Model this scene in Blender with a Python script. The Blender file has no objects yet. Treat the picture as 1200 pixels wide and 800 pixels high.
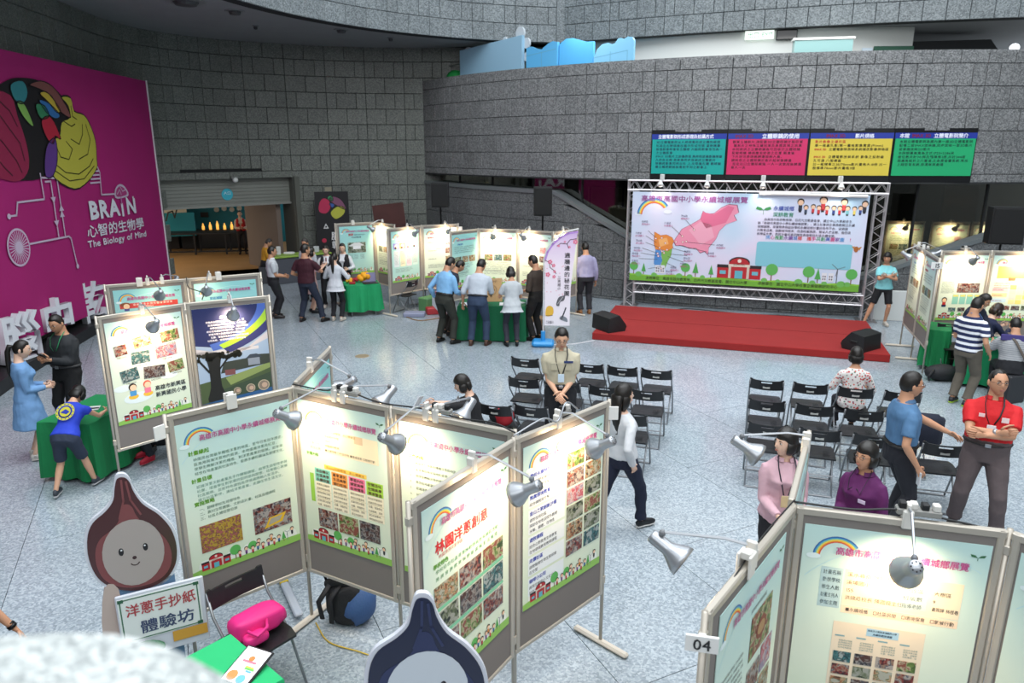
import bpy, bmesh, math, random
from math import sin, cos, pi, radians, atan2, hypot, sqrt, exp
from mathutils import Vector, Matrix, noise

random.seed(7)
SC = bpy.context.scene
COL = SC.collection

# ------------------------------------------------------------------ camera
CAM_H = 3.78
cam_data = bpy.data.cameras.new('camera')
cam_data.sensor_width = 36.0
cam_data.lens = 36.0 * 840 / 1200
cam_data.clip_start = 0.05
cam_data.clip_end = 200
cam_data.dof.use_dof = True
cam_data.dof.focus_distance = 6.0
cam_data.dof.aperture_fstop = 3.2
cam = bpy.data.objects.new('camera', cam_data)
cam.location = (0, 0, CAM_H)
cam.rotation_euler = (radians(90 - 14.93), 0, 0)
COL.objects.link(cam)
SC.camera = cam

# ------------------------------------------------------------------ view, world, daylight
SC.view_settings.view_transform = 'Standard'
SC.view_settings.look = 'None'
SC.view_settings.gamma = 1
SC.view_settings.use_curve_mapping = False
SC.view_settings.exposure = 0.07
SC.cycles.use_denoising = True
SC.cycles.max_bounces = 6
SC.cycles.diffuse_bounces = 4
SC.cycles.glossy_bounces = 3
SC.cycles.transparent_max_bounces = 8
SC.cycles.sample_clamp_indirect = 4

world = bpy.data.worlds.new('overcast_sky')
SC.world = world
world.use_nodes = True
wn = world.node_tree
wn.nodes.clear()
w_out = wn.nodes.new('ShaderNodeOutputWorld')
w_bg = wn.nodes.new('ShaderNodeBackground')
w_bg.inputs['Color'].default_value = (0.88, 0.94, 1.0, 1)
w_bg.inputs['Strength'].default_value = 1.35
wn.links.new(w_bg.outputs[0], w_out.inputs[0])

def area_light(name, loc, rot, sx, sy, power, color):
    d = bpy.data.lights.new(name, 'AREA')
    d.shape = 'RECTANGLE'; d.size = sx; d.size_y = sy
    d.energy = power; d.color = color
    o = bpy.data.objects.new(name, d)
    o.location = loc; o.rotation_euler = rot
    COL.objects.link(o)
    return o

# daylight falling through the glazed roof of the atrium, high above the hall
SKY = area_light('skylight', (2.0, 5.0, 15.5), (0, 0, 0), 17, 15, 2750, (0.93, 0.97, 1.0))

# unseen fill added behind the camera to brighten walls, posters and faces
FRONT_FILL = area_light('front_fill_light', (1.0, -6.0, 9.0), (radians(82), 0, 0), 22, 6, 1100, (0.96, 0.98, 1.0))

# ------------------------------------------------------------------ colours and materials
def rgb(h):
    h = h.lstrip('#')
    v = [int(h[i:i + 2], 16) / 255 for i in (0, 2, 4)]
    return tuple(x / 12.92 if x <= 0.04045 else ((x + 0.055) / 1.055) ** 2.4 for x in v)

MATS = {}
def mat(name, color, rough=0.6, metal=0.0, var=0.0, scale=8.0, bump=0.0, bscale=60.0, emit=0.0, spec=0.5, coords='Object'):
    if name in MATS:
        return MATS[name]
    m = bpy.data.materials.new(name)
    m.use_nodes = True
    nt = m.node_tree
    b = nt.nodes['Principled BSDF']
    c = rgb(color) if isinstance(color, str) else color
    b.inputs['Base Color'].default_value = (*c, 1)
    b.inputs['Roughness'].default_value = rough
    b.inputs['Metallic'].default_value = metal
    b.inputs['Specular IOR Level'].default_value = spec
    if emit:
        b.inputs['Emission Color'].default_value = (*c, 1)
        b.inputs['Emission Strength'].default_value = emit
    tc = nt.nodes.new('ShaderNodeTexCoord')
    if var:
        n = nt.nodes.new('ShaderNodeTexNoise')
        n.inputs['Scale'].default_value = scale
        n.inputs['Detail'].default_value = 3
        nt.links.new(tc.outputs[coords], n.inputs['Vector'])
        r = nt.nodes.new('ShaderNodeMapRange')
        r.inputs['From Min'].default_value = 0.25; r.inputs['From Max'].default_value = 0.75
        r.inputs['To Min'].default_value = 1 - var; r.inputs['To Max'].default_value = 1 + var
        nt.links.new(n.outputs['Fac'], r.inputs['Value'])
        h = nt.nodes.new('ShaderNodeHueSaturation')
        h.inputs['Color'].default_value = (*c, 1)
        nt.links.new(r.outputs['Result'], h.inputs['Value'])
        nt.links.new(h.outputs['Color'], b.inputs['Base Color'])
    if bump:
        n2 = nt.nodes.new('ShaderNodeTexNoise')
        n2.inputs['Scale'].default_value = bscale
        nt.links.new(tc.outputs[coords], n2.inputs['Vector'])
        bp = nt.nodes.new('ShaderNodeBump')
        bp.inputs['Strength'].default_value = bump
        bp.inputs['Distance'].default_value = 0.01
        nt.links.new(n2.outputs['Fac'], bp.inputs['Height'])
        nt.links.new(bp.outputs['Normal'], b.inputs['Normal'])
    MATS[name] = m
    return m

def ramp_node(nt, stops, interp='LINEAR'):
    r = nt.nodes.new('ShaderNodeValToRGB')
    r.color_ramp.interpolation = interp
    el = r.color_ramp.elements
    while len(el) > 1:
        el.remove(el[-1])
    el[0].position = stops[0][0]; el[0].color = (*rgb(stops[0][1]), 1)
    for p, c in stops[1:]:
        e = el.new(p); e.color = (*rgb(c), 1)
    return r

def granite(name, dark, mid, light, rough, scale, tint=0.10, coords='Object', spec=0.5):
    """speckled granite; each slab gets its own slight tone from the object's random value"""
    m = bpy.data.materials.new(name); m.use_nodes = True
    nt = m.node_tree; b = nt.nodes['Principled BSDF']
    tc = nt.nodes.new('ShaderNodeTexCoord')
    geo = nt.nodes.new('ShaderNodeNewGeometry')
    vo = nt.nodes.new('ShaderNodeTexVoronoi')
    vo.inputs['Scale'].default_value = scale
    nt.links.new(geo.outputs['Position'], vo.inputs['Vector'])
    sep = nt.nodes.new('ShaderNodeSeparateColor')
    nt.links.new(vo.outputs['Color'], sep.inputs['Color'])
    r = ramp_node(nt, [(0.0, dark), (0.5, mid), (1.0, light)])
    nt.links.new(sep.outputs['Red'], r.inputs['Fac'])
    oi = nt.nodes.new('ShaderNodeObjectInfo')
    at = nt.nodes.new('ShaderNodeAttribute'); at.attribute_name = 'tone'
    ad = nt.nodes.new('ShaderNodeMath'); ad.operation = 'ADD'
    nt.links.new(oi.outputs['Random'], ad.inputs[0]); nt.links.new(at.outputs['Fac'], ad.inputs[1])
    fr = nt.nodes.new('ShaderNodeMath'); fr.operation = 'FRACT'
    nt.links.new(ad.outputs[0], fr.inputs[0])
    mr = nt.nodes.new('ShaderNodeMapRange')
    mr.inputs['To Min'].default_value = 1 - tint; mr.inputs['To Max'].default_value = 1 + tint
    nt.links.new(fr.outputs[0], mr.inputs['Value'])
    n = nt.nodes.new('ShaderNodeTexNoise'); n.inputs['Scale'].default_value = 0.9
    nt.links.new(geo.outputs['Position'], n.inputs['Vector'])
    mr2 = nt.nodes.new('ShaderNodeMapRange')
    mr2.inputs['From Min'].default_value = 0.3; mr2.inputs['From Max'].default_value = 0.7
    mr2.inputs['To Min'].default_value = 0.92; mr2.inputs['To Max'].default_value = 1.06
    nt.links.new(n.outputs['Fac'], mr2.inputs['Value'])
    mu = nt.nodes.new('ShaderNodeMath'); mu.operation = 'MULTIPLY'
    nt.links.new(mr.outputs[0], mu.inputs[0]); nt.links.new(mr2.outputs[0], mu.inputs[1])
    h = nt.nodes.new('ShaderNodeHueSaturation')
    nt.links.new(r.outputs['Color'], h.inputs['Color']); nt.links.new(mu.outputs[0], h.inputs['Value'])
    nt.links.new(h.outputs['Color'], b.inputs['Base Color'])
    b.inputs['Roughness'].default_value = rough
    b.inputs['Specular IOR Level'].default_value = spec
    MATS[name] = m
    return m

WALL_L = granite('granite_wall', '#555957', '#6d726b', '#868a83', 0.42, 55, 0.09)
WALL_R = granite('granite_parapet', '#595b5c', '#7a7c7d', '#999a9a', 0.32, 45, 0.08)
WALL_LOW = granite('granite_lower_wall', '#4e5051', '#67696a', '#818384', 0.35, 45, 0.08)
BAND = granite('granite_upper_band', '#5c6366', '#7d8588', '#9aa1a3', 0.35, 40, 0.08)
FLOOR_M = granite('terrazzo_floor', '#848f97', '#9ba6ae', '#b2bcc3', 0.16, 60, 0.03, spec=0.6)
CAP_M = granite('granite_cap', '#7d8382', '#9ea4a3', '#c6cac8', 0.5, 220, 0.0)
JOINT = mat('dark_joint', '#26292b', 0.9)
FJOINT = mat('floor_joint', '#5a636a', 0.8)

# ------------------------------------------------------------------ mesh builder
class MB:
    def __init__(s):
        s.v = []; s.f = []; s.m = []
    def add(s, vs, fs, mi=0, M=None):
        k = len(s.v)
        if M is not None:
            vs = [tuple(M @ Vector(p)) for p in vs]
        s.v += [tuple(p) for p in vs]
        s.f += [tuple(i + k for i in f) for f in fs]
        s.m += [mi] * len(fs)
        return s
    def box(s, c, d, mi=0, M=None):
        x, y, z = c; a, b, h = d[0] / 2, d[1] / 2, d[2] / 2
        vs = [(x + i * a, y + j * b, z + k * h) for i in (-1, 1) for j in (-1, 1) for k in (-1, 1)]
        fs = [(0, 1, 3, 2), (4, 6, 7, 5), (0, 4, 5, 1), (2, 3, 7, 6), (0, 2, 6, 4), (1, 5, 7, 3)]
        return s.add(vs, fs, mi, M)
    def rbox(s, c, d, r=0.005, mi=0, M=None):
        """box with chamfered edges"""
        bm = bmesh.new()
        bmesh.ops.create_cube(bm, size=1)
        for v in bm.verts:
            v.co = Vector((v.co.x * d[0], v.co.y * d[1], v.co.z * d[2]))
        bmesh.ops.bevel(bm, geom=bm.edges[:], offset=r, segments=1, affect='EDGES')
        vs = [tuple(v.co + Vector(c)) for v in bm.verts]
        fs = [tuple(v.index for v in f.verts) for f in bm.faces]
        bm.verts.index_update()
        fs = [tuple(v.index for v in f.verts) for f in bm.faces]
        bm.free()
        return s.add(vs, fs, mi, M)
    def tube(s, pts, rad, n=8, mi=0, M=None, caps=True, flat=None):
        """swept tube; rad a number or a list (number or (rx, ry)); flat = fixed x axis hint"""
        P = [Vector(p) for p in pts]
        if not isinstance(rad, (list, tuple)):
            rad = [rad] * len(P)
        vs = []; fs = []
        prev = None
        for i, p in enumerate(P):
            t = (P[min(i + 1, len(P) - 1)] - P[max(i - 1, 0)])
            if t.length < 1e-9: t = Vector((0, 0, 1))
            t.normalize()
            if flat is not None:
                u = Vector(flat)
            elif prev is None:
                u = Vector((1, 0, 0)) if abs(t.x) < 0.8 else Vector((0, 1, 0))
            else:
                u = prev
            u = (u - t * u.dot(t))
            if u.length < 1e-6: u = Vector((0, 1, 0)) - t * t.y
            u.normalize(); w = t.cross(u); prev = u
            r = rad[i]; rx, ry = (r if isinstance(r, tuple) else (r, r))
            for k in range(n):
                a = 2 * pi * k / n
                vs.append(p + u * (rx * cos(a)) + w * (ry * sin(a)))
        for i in range(len(P) - 1):
            for k in range(n):
                a = i * n + k; b = i * n + (k + 1) % n
                fs.append((a, b, b + n, a + n))
        if caps:
            fs.append(tuple(reversed(range(n))))
            fs.append(tuple(range((len(P) - 1) * n, len(P) * n)))
        return s.add(vs, fs, mi, M)
    def lathe(s, prof, n=16, mi=0, M=None):
        """profile (r, z) turned about z"""
        vs = []; fs = []
        for r, z in prof:
            for k in range(n):
                a = 2 * pi * k / n
                vs.append((r * cos(a), r * sin(a), z))
        for i in range(len(prof) - 1):
            for k in range(n):
                a = i * n + k; b = i * n + (k + 1) % n
                fs.append((a, b, b + n, a + n))
        return s.add(vs, fs, mi, M)
    def prism(s, poly, y0, y1, mi=0, M=None):
        """outline in xz pushed along y"""
        n = len(poly)
        vs = [(x, y0, z) for x, z in poly] + [(x, y1, z) for x, z in poly]
        fs = [tuple(range(n)), tuple(reversed(range(n, 2 * n)))]
        fs += [(i, i + n, (i + 1) % n + n, (i + 1) % n) for i in range(n)]
        return s.add(vs, fs, mi, M)
    def ball(s, c, r, n=10, m=7, mi=0, M=None):
        rx, ry, rz = r if isinstance(r, tuple) else (r, r, r)
        vs = [(c[0], c[1], c[2] - rz)]
        for i in range(1, m):
            a = -pi / 2 + pi * i / m
            for k in range(n):
                b = 2 * pi * k / n
                vs.append((c[0] + rx * cos(a) * cos(b), c[1] + ry * cos(a) * sin(b), c[2] + rz * sin(a)))
        vs.append((c[0], c[1], c[2] + rz))
        fs = [(0, 1 + (k + 1) % n, 1 + k) for k in range(n)]
        for i in range(m - 2):
            for k in range(n):
                a = 1 + i * n + k; b = 1 + i * n + (k + 1) % n
                fs.append((a, b, b + n, a + n))
        t = len(vs) - 1; o = 1 + (m - 2) * n
        fs += [(o + k, o + (k + 1) % n, t) for k in range(n)]
        return s.add(vs, fs, mi, M)
    def mesh(s, name, mats, smooth=False):
        me = bpy.data.meshes.new(name)
        me.from_pydata([tuple(p) for p in s.v], [], s.f)
        if not isinstance(mats, (list, tuple)): mats = [mats]
        for m in mats: me.materials.append(m)
        me.polygons.foreach_set('material_index', s.m)
        if smooth:
            me.polygons.foreach_set('use_smooth', [True] * len(s.f))
        me.validate()
        me.update()
        return me
    def build(s, name, mats, parent=None, loc=(0, 0, 0), rot=(0, 0, 0), smooth=False):
        return place(name, s.mesh(name, mats, smooth), parent, loc, rot)

def place(name, me, parent=None, loc=(0, 0, 0), rot=(0, 0, 0)):
    o = bpy.data.objects.new(name, me)
    o.location = loc; o.rotation_euler = rot
    o.parent = parent
    COL.objects.link(o)
    return o

def tag(o, label, cat, group=None, kind=None):
    if label: o['label'] = label
    if cat: o['category'] = cat
    if group: o['group'] = group
    if kind: o['kind'] = kind
    return o

def thing(name, label, cat, loc=(0, 0, 0), rz=0, group=None):
    o = bpy.data.objects.new(name, None)
    o.empty_display_size = 0.1
    o.location = loc; o.rotation_euler = (0, 0, rz)
    COL.objects.link(o)
    return tag(o, label, cat, group)

def structure(o):
    o['kind'] = 'structure'
    return o

def kids(o): return list(o.children)
def copy_tree(o, parent=None):
    c = o.copy(); COL.objects.link(c)
    if parent is not None: c.parent = parent
    for ch in kids(o): copy_tree(ch, c)
    return c

def catmull(P, step=0.3):
    """even points along a smooth curve through P (xy)"""
    P = [Vector(p) for p in P]
    Q = [2 * P[0] - P[1]] + P + [2 * P[-1] - P[-2]]
    out = []
    for i in range(1, len(Q) - 2):
        a, b, c, d = Q[i - 1:i + 3]
        for k in range(60):
            t = k / 60
            out.append(0.5 * ((2 * b) + (c - a) * t + (2 * a - 5 * b + 4 * c - d) * t * t + (3 * b - a - 3 * c + d) * t ** 3))
    out.append(P[-1])
    return out

class Path:
    """arc-length lookup of a plan curve"""
    def __init__(s, P):
        s.P = P; s.S = [0.0]
        for a, b in zip(P, P[1:]): s.S.append(s.S[-1] + (b - a).length)
        s.L = s.S[-1]
    def at(s, d):
        d = max(0, min(s.L, d))
        lo, hi = 0, len(s.S) - 1
        while hi - lo > 1:
            m = (lo + hi) // 2
            if s.S[m] <= d: lo = m
            else: hi = m
        t = (d - s.S[lo]) / max(1e-9, s.S[hi] - s.S[lo])
        return s.P[lo].lerp(s.P[hi], t)
    def near(s, x, y):
        best = min(range(len(s.P)), key=lambda i: (s.P[i].x - x) ** 2 + (s.P[i].y - y) ** 2)
        return s.S[best]

def arc(cx, cy, r, a0, a1, n=80):
    return [Vector((cx + r * cos(radians(a0 + (a1 - a0) * i / n)), cy + r * sin(radians(a0 + (a1 - a0) * i / n)))) for i in range(n + 1)]

SLAB_MESH = {}
def slab_mesh(w, h, m):
    k = (round(w, 2), round(h, 2), m.name)
    if k not in SLAB_MESH:
        b = MB(); g = 0.012; d = 0.05; c = 0.008
        W, H = w / 2 - g / 2, h / 2 - g / 2
        vs = [(-W, 0, -H), (W, 0, -H), (W, 0, H), (-W, 0, H),
              (-W, -d + c, -H), (W, -d + c, -H), (W, -d + c, H), (-W, -d + c, H),
              (-W + c, -d, -H + c), (W - c, -d, -H + c), (W - c, -d, H - c), (-W + c, -d, H - c)]
        fs = [(8, 9, 10, 11)]
        for i in range(4):
            j = (i + 1) % 4
            fs += [(i, j, j + 4, i + 4), (i + 4, j + 4, j + 8, i + 8)]
        b.add(vs, fs)
        SLAB_MESH[k] = b.mesh('stone_slab', m)
    return SLAB_MESH[k]

def slab_wall(root, path, rows, module, pat, m, flip=1, skip=None, limit=300, s0=0.0, s1=None, phase=0.0, backing=True):
    """rows: list of (z_low, z_high, pattern index); slabs follow the plan curve, face on the side n = left*flip"""
    s1 = path.L if s1 is None else s1
    cand = []
    for z0, z1, pi_ in rows:
        k0 = int(math.floor((s0 - phase) / module)) - 1
        s = phase + k0 * module
        while s < s1:
            for w in pat[pi_]:
                w_ = w * module
                a, b = s, s + w_
                s += w_
                if b <= s0 + 0.03 or a >= s1 - 0.03: continue
                a = max(a, s0); b = min(b, s1)
                p, q = path.at(a), path.at(b)
                mid = (p + q) / 2; zc = (z0 + z1) / 2
                if skip and skip(mid.x, mid.y, zc, (a + b) / 2): continue
                dist = sqrt(mid.x ** 2 + mid.y ** 2 + (zc - CAM_H) ** 2)
                cand.append((dist / sqrt((q - p).length), p, q, z0, z1))
    cand.sort(key=lambda c: c[0])
    rest = MB(); tones = []
    for i, (d, p, q, z0, z1) in enumerate(cand):
        w = (q - p).length; mid = (p + q) / 2
        a = atan2(q.y - p.y, q.x - p.x) + (pi if flip < 0 else 0)
        me = slab_mesh(w, z1 - z0, m)
        jit = random.uniform(-0.0015, 0.0015)
        if i < limit:
            o = place('stone_slab', me, root, (mid.x - sin(a) * jit, mid.y + cos(a) * jit, (z0 + z1) / 2), (0, 0, a))
        else:
            M = Matrix.Translation((mid.x, mid.y, (z0 + z1) / 2)) @ Matrix.Rotation(a, 4, 'Z')
            k = len(rest.f)
            rest.add([tuple(v.co) for v in me.vertices], [tuple(pp.vertices) for pp in me.polygons], 0, M)
            tones += [random.random()] * (len(rest.f) - k)
    if rest.f:
        me = rest.mesh('stone_facing', m)
        at = me.attributes.new('tone', 'FLOAT', 'FACE')
        at.data.foreach_set('value', tones)
        o = place('stone_facing', me, root); o['kind'] = 'stuff'

def curved_panel(path, s0, s1, z0, z1, off=0.0, th=0.3, n=None, flip=1):
    """solid wall following the plan curve, front face shifted by off towards the viewer side"""
    n = n or max(2, int((s1 - s0) / 0.3))
    b = MB(); vs = []; fs = []
    for i in range(n + 1):
        s = s0 + (s1 - s0) * i / n
        p = path.at(s); t = path.at(min(path.L, s + .05)) - path.at(max(0, s - .05)); t.normalize()
        nn = Vector((t.y, -t.x)) * flip
        f = p + nn * off; g = p - nn * th
        vs += [(f.x, f.y, z0), (f.x, f.y, z1), (g.x, g.y, z1), (g.x, g.y, z0)]
    for i in range(n):
        a = 4 * i
        for k in range(4):
            j = (k + 1) % 4
            fs.append((a + k, a + j, a + 4 + j, a + 4 + k))
    fs += [(0, 3, 2, 1), (4 * n, 4 * n + 1, 4 * n + 2, 4 * n + 3)]
    return b.add(vs, fs)

def flat_ring(pathA, pathB, z, th=0.2, n=60):
    """horizontal slab between two plan curves"""
    b = MB(); vs = []; fs = []
    for i in range(n + 1):
        p = pathA.at(pathA.L * i / n); q = pathB.at(pathB.L * i / n)
        vs += [(p.x, p.y, z), (q.x, q.y, z), (q.x, q.y, z + th), (p.x, p.y, z + th)]
    for i in range(n):
        a = 4 * i
        for k in range(4):
            j = (k + 1) % 4
            fs.append((a + k, a + j, a + 4 + j, a + 4 + k))
    return b.add(vs, fs)

# ------------------------------------------------------------------ lettering and flat print
GLY = {}
def glyph(ch):
    if ch not in GLY:
        c = bpy.data.curves.new('t', 'FONT'); c.body = ch; c.resolution_u = 2 if ord(ch) < 256 else 1
        o = bpy.data.objects.new('t', c)
        me = o.to_mesh()
        vs = [(v.co.x, v.co.y) for v in me.vertices]; fs = [tuple(p.vertices) for p in me.polygons]
        o.to_mesh_clear(); bpy.data.objects.remove(o); bpy.data.curves.remove(c)
        wide = ord(ch) > 0x2E80 or not vs
        adv = 1.0 if ord(ch) > 0x2E80 else ((max(v[0] for v in vs) + 0.06) if vs else 0.32)
        GLY[ch] = (vs, fs, adv)
    return GLY[ch]

def text_width(s, size, sp=1.0):
    return sum(glyph(c)[2] for c in s) * size * sp

class Print:
    """flat print in the local x/z plane; every layer sits a hair in front of the last (towards -y)"""
    def __init__(s, step=0.0007):
        s.b = MB(); s.mats = []; s.step = step; s.clip = None
    def mi(s, m):
        if isinstance(m, str): m = mat('ink_' + m.lstrip('#'), m, 0.55)
        if m not in s.mats: s.mats.append(m)
        return s.mats.index(m)
    def poly(s, pts, m, layer=1):
        y = -layer * s.step
        if s.clip:
            for ax, lim, sg in ((0, s.clip[0], 1), (0, s.clip[2], -1), (1, s.clip[1], 1), (1, s.clip[3], -1)):
                out = []
                for i in range(len(pts)):
                    p, q = pts[i - 1], pts[i]; dp = (p[ax] - lim) * sg; dq = (q[ax] - lim) * sg
                    if (dp >= 0) != (dq >= 0):
                        k = dp / (dp - dq); out.append((p[0] + (q[0] - p[0]) * k, p[1] + (q[1] - p[1]) * k))
                    if dq >= 0: out.append(q)
                pts = out
                if len(pts) < 3: return
        s.b.add([(x, y, z) for x, z in pts], [tuple(range(len(pts)))], s.mi(m))
    def rect(s, x0, z0, x1, z1, m, layer=1):
        s.poly([(x0, z0), (x1, z0), (x1, z1), (x0, z1)], m, layer)
    def disc(s, x, z, r, m, layer=1, n=14, rz=None, a0=0, a1=360):
        rz = rz or r
        s.poly([(x + r * cos(radians(a0 + (a1 - a0) * i / n)), z + rz * sin(radians(a0 + (a1 - a0) * i / n))) for i in range(n + (0 if a1 - a0 == 360 else 1))], m, layer)
    def band(s, x, z, r0, r1, a0, a1, m, layer=1, n=14, sq=1.0):
        for i in range(n):
            a = radians(a0 + (a1 - a0) * i / n); b = radians(a0 + (a1 - a0) * (i + 1) / n)
            s.poly([(x + r0 * cos(a), z + sq * r0 * sin(a)), (x + r1 * cos(a), z + sq * r1 * sin(a)),
                    (x + r1 * cos(b), z + sq * r1 * sin(b)), (x + r0 * cos(b), z + sq * r0 * sin(b))], m, layer)
    def line(s, pts, w, m, layer=1):
        for (x0, z0), (x1, z1) in zip(pts, pts[1:]):
            L = hypot(x1 - x0, z1 - z0) or 1e-6
            nx, nz = -(z1 - z0) / L * w / 2, (x1 - x0) / L * w / 2
            ex, ez = (x1 - x0) / L * w / 2, (z1 - z0) / L * w / 2
            s.poly([(x0 - ex + nx, z0 - ez + nz), (x0 - ex - nx, z0 - ez - nz), (x1 + ex - nx, z1 + ez - nz), (x1 + ex + nx, z1 + ez + nz)], m, layer)
    def blob(s, pts, m, layer=1, k=3):
        s.poly([(p.x, p.y) for p in smooth_loop(pts, k)], m, layer)
    def text(s, t, x, z, size, m, layer=2, align='l', sp=1.0, width=None, bold=0.0, slope=0.0, vertical=False, sy=1.0, stretch=False):
        if width: 
            w0 = text_width(t, size, 1.0)
            sp = width / w0
        if align == 'c': x -= text_width(t, size, sp) / 2
        if align == 'r': x -= text_width(t, size, sp)
        y = -layer * s.step; mi = s.mi(m)
        cx = x; cz = z
        for ch in t:
            vs, fs, adv = glyph(ch)
            kx = size * sp if stretch else size * (min(sp, 1.12 if ord(ch) > 0x2E80 else 1.35))
            offs = [(0, 0)] + ([(bold * size, 0), (0, bold * size)] if bold else [])
            for n_, (ox, oz) in enumerate(offs):
                s.b.add([(cx + vx * kx + ox, y - n_ * 0.0001, cz + vz * size * sy + oz + slope * (cx - x)) for vx, vz in vs], fs, mi)
            if vertical: cz -= size * 1.12 * sp
            else: cx += adv * size * sp
    def build(s, name, parent, loc=(0, 0, 0), rot=(0, 0, 0)):
        return s.b.build(name, s.mats, parent, loc, rot)
    def mesh(s, name): return s.b.mesh(name, s.mats)

def smooth_loop(pts, k=3):
    P = [Vector(p) for p in pts]; n = len(P); out = []
    for i in range(n):
        a, b, c, d = P[i - 1], P[i], P[(i + 1) % n], P[(i + 2) % n]
        for j in range(k):
            t = j / k
            out.append(0.5 * ((2 * b) + (c - a) * t + (2 * a - 5 * b + 4 * c - d) * t * t + (3 * b - a - 3 * c + d) * t ** 3))
    return out

# ================================================================== the building
# ---- floor
def build_floor():
    under = MB().box((0.5, 12, -0.08), (34, 50, 0.10)).build('floor', FJOINT)
    structure(under)
    a = radians(-64.5)
    u = Vector((cos(a), sin(a))); v = Vector((-sin(a), cos(a)))
    W, L = 1.42, 2.84
    me = MB().box((0, 0, 0), (L - 0.006, W - 0.006, 0.03)).mesh('floor_slab', FLOOR_M)
    for i in range(-16, 17):
        for j in range(-16, 17):
            c = Vector((0.3, 10.4)) + u * (i * L + (j % 2) * L / 2) + v * (j * W)
            if -13 < c.x < 13.5 and 1.0 < c.y < 25.0:
                if abs(c.x) > 0.80 * c.y + 2.8: continue
                if (c.x < -9.5 and c.y > 21): continue
                place('floor_slab', me, under, (c.x, c.y, -0.015), (0, 0, a))
build_floor()

# ---- left wall: concave granite wall with the banner and the doorway
LEFT = Path(catmull([(-6.3, -3), (-6.9, 3), (-8.0, 8.2), (-8.75, 11.0), (-9.2, 13.5), (-9.55, 16.0), (-9.85, 18.3), (-9.69, 20.11),
                     (-8.60, 21.75), (-6.84, 22.85), (-5.25, 23.45), (-3.66, 23.72), (-2.1, 23.72), (0.4, 23.6), (2.5, 23.4)]))
sA, sB = LEFT.near(-9.69, 20.11), LEFT.near(-6.84, 22.85)
s_end = LEFT.near(2.5, 23.4)
root = MB()
wl = curved_panel(LEFT, 0, sA, 0, 7.2, 0, 0.4)
for part in (curved_panel(LEFT, sA, sB, 2.97, 7.2, 0, 0.4), curved_panel(LEFT, sB, s_end, 0, 7.2, 0, 0.4)):
    wl.add(part.v, part.f)
wall_left = structure(wl.build('wall_left', JOINT))
rowsL = []
z = 6.885; k = 0
while z > -0.3:
    rowsL.append((max(z - 0.465, 0.0), z, k % 2)); z -= 0.465; k += 1
rowsL = [r for r in rowsL if r[1] - r[0] > 0.05]
rowsL.insert(0, (6.885, 7.05, 0))
def skipL(x, y, z, s):
    if sA - 0.02 < s < sB + 0.02 and z < 2.97: return True
    if y < 19.6 and s < sA and 0.55 < z < 5.0: return True     # behind the banner
    if y < 13.2: return True
    if x > -2.0 and z < 5.2: return True
    return False
slab_wall(wall_left, LEFT, rowsL, 1.2, {0: (0.5, 0.5), 1: (0.25, 0.5, 0.25)}, WALL_L, skip=skipL, phase=sB % 1.2)

# ---- parapet of the first-floor gallery: convex granite drum
CX, CY, CR = 10.26, 31.70, 15.27
RIGHT = Path(arc(CX, CY, CR, 196, 300, 200))
def sR(x, y): return RIGHT.near(x, y)
s_sign0, s_sign1 = sR(3.45, 18.03), sR(10.27, 16.43)
MOD = (s_sign1 - s_sign0) / 4
wr = curved_panel(RIGHT, 0, RIGHT.L, 3.10, 5.80, 0, 0.4)
wall_right = structure(wr.build('wall_right', JOINT))
rowsR = [(5.585, 5.82, 0), (5.12, 5.585, 1), (4.655, 5.12, 0), (4.19, 4.655, 1), (3.725, 4.19, 0), (3.26, 3.725, 1), (3.08, 3.26, 0)]
PAT3 = {0: (1 / 3, 1 / 3, 1 / 3), 1: (1 / 6, 1 / 3, 1 / 3, 1 / 6)}
slab_wall(wall_right, RIGHT, rowsR, MOD, PAT3, WALL_R, phase=s_sign0,
          skip=lambda x, y, z, s: (s_sign0 < s < s_sign1 and z < 4.25))
structure(curved_panel(RIGHT, 0, RIGHT.L, 5.80, 5.86, 0.05, 0.45).build('trim_1', WALL_R))
structure(curved_panel(RIGHT, 0, RIGHT.L, 3.05, 3.09, 0.04, 3.5).build('trim_2', mat('soffit_dark', '#2b2d2e', 0.7)))

# ---- lower granite wall under the drum: two stair parapets that dip towards the middle
def low_top(s):
    pts = [(0, 2.86), (sR(1.14, 19.46), 2.70), (sR(2.85, 18.35), 1.75), (sR(4.6, 17.52), 0.72), (sR(7.6, 16.66), 0.72),
           (sR(8.48, 16.53), 1.00), (sR(10.42, 16.43), 1.70), (sR(11.68, 16.50), 2.14), (sR(13.6, 16.85), 2.8), (RIGHT.L, 2.86)]
    for (a, za), (b, zb) in zip(pts, pts[1:]):
        if s <= b: return za + (zb - za) * (s - a) / (b - a)
    return 2.86
def low_panel(off, th, zoff, zfix=None):
    b = MB(); n = 120; vs = []; fs = []
    for i in range(n + 1):
        s = RIGHT.L * i / n
        p = RIGHT.at(s); t = RIGHT.at(min(RIGHT.L, s + .05)) - RIGHT.at(max(0, s - .05)); t.normalize()
        nn = Vector((t.y, -t.x)); f = p + nn * off; g = p - nn * th
        z1 = low_top(s) + zoff; z0 = 0 if zfix is None else z1 - zfix
        vs += [(f.x, f.y, z0), (f.x, f.y, z1), (g.x, g.y, z1), (g.x, g.y, z0)]
    for i in range(n):
        a = 4 * i
        for k in range(4):
            j = (k + 1) % 4
            fs.append((a + k, a + j, a + 4 + j, a + 4 + k))
    return b.add(vs, fs)
wall_back = structure(low_panel(0.0, 0.25, 0).build('wall_back', JOINT))
structure(low_panel(0.08, 0.30, 0.05, 0.10).build('trim_3', mat('stair_rail', '#8b9294', 0.35, 0.5)))
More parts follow.
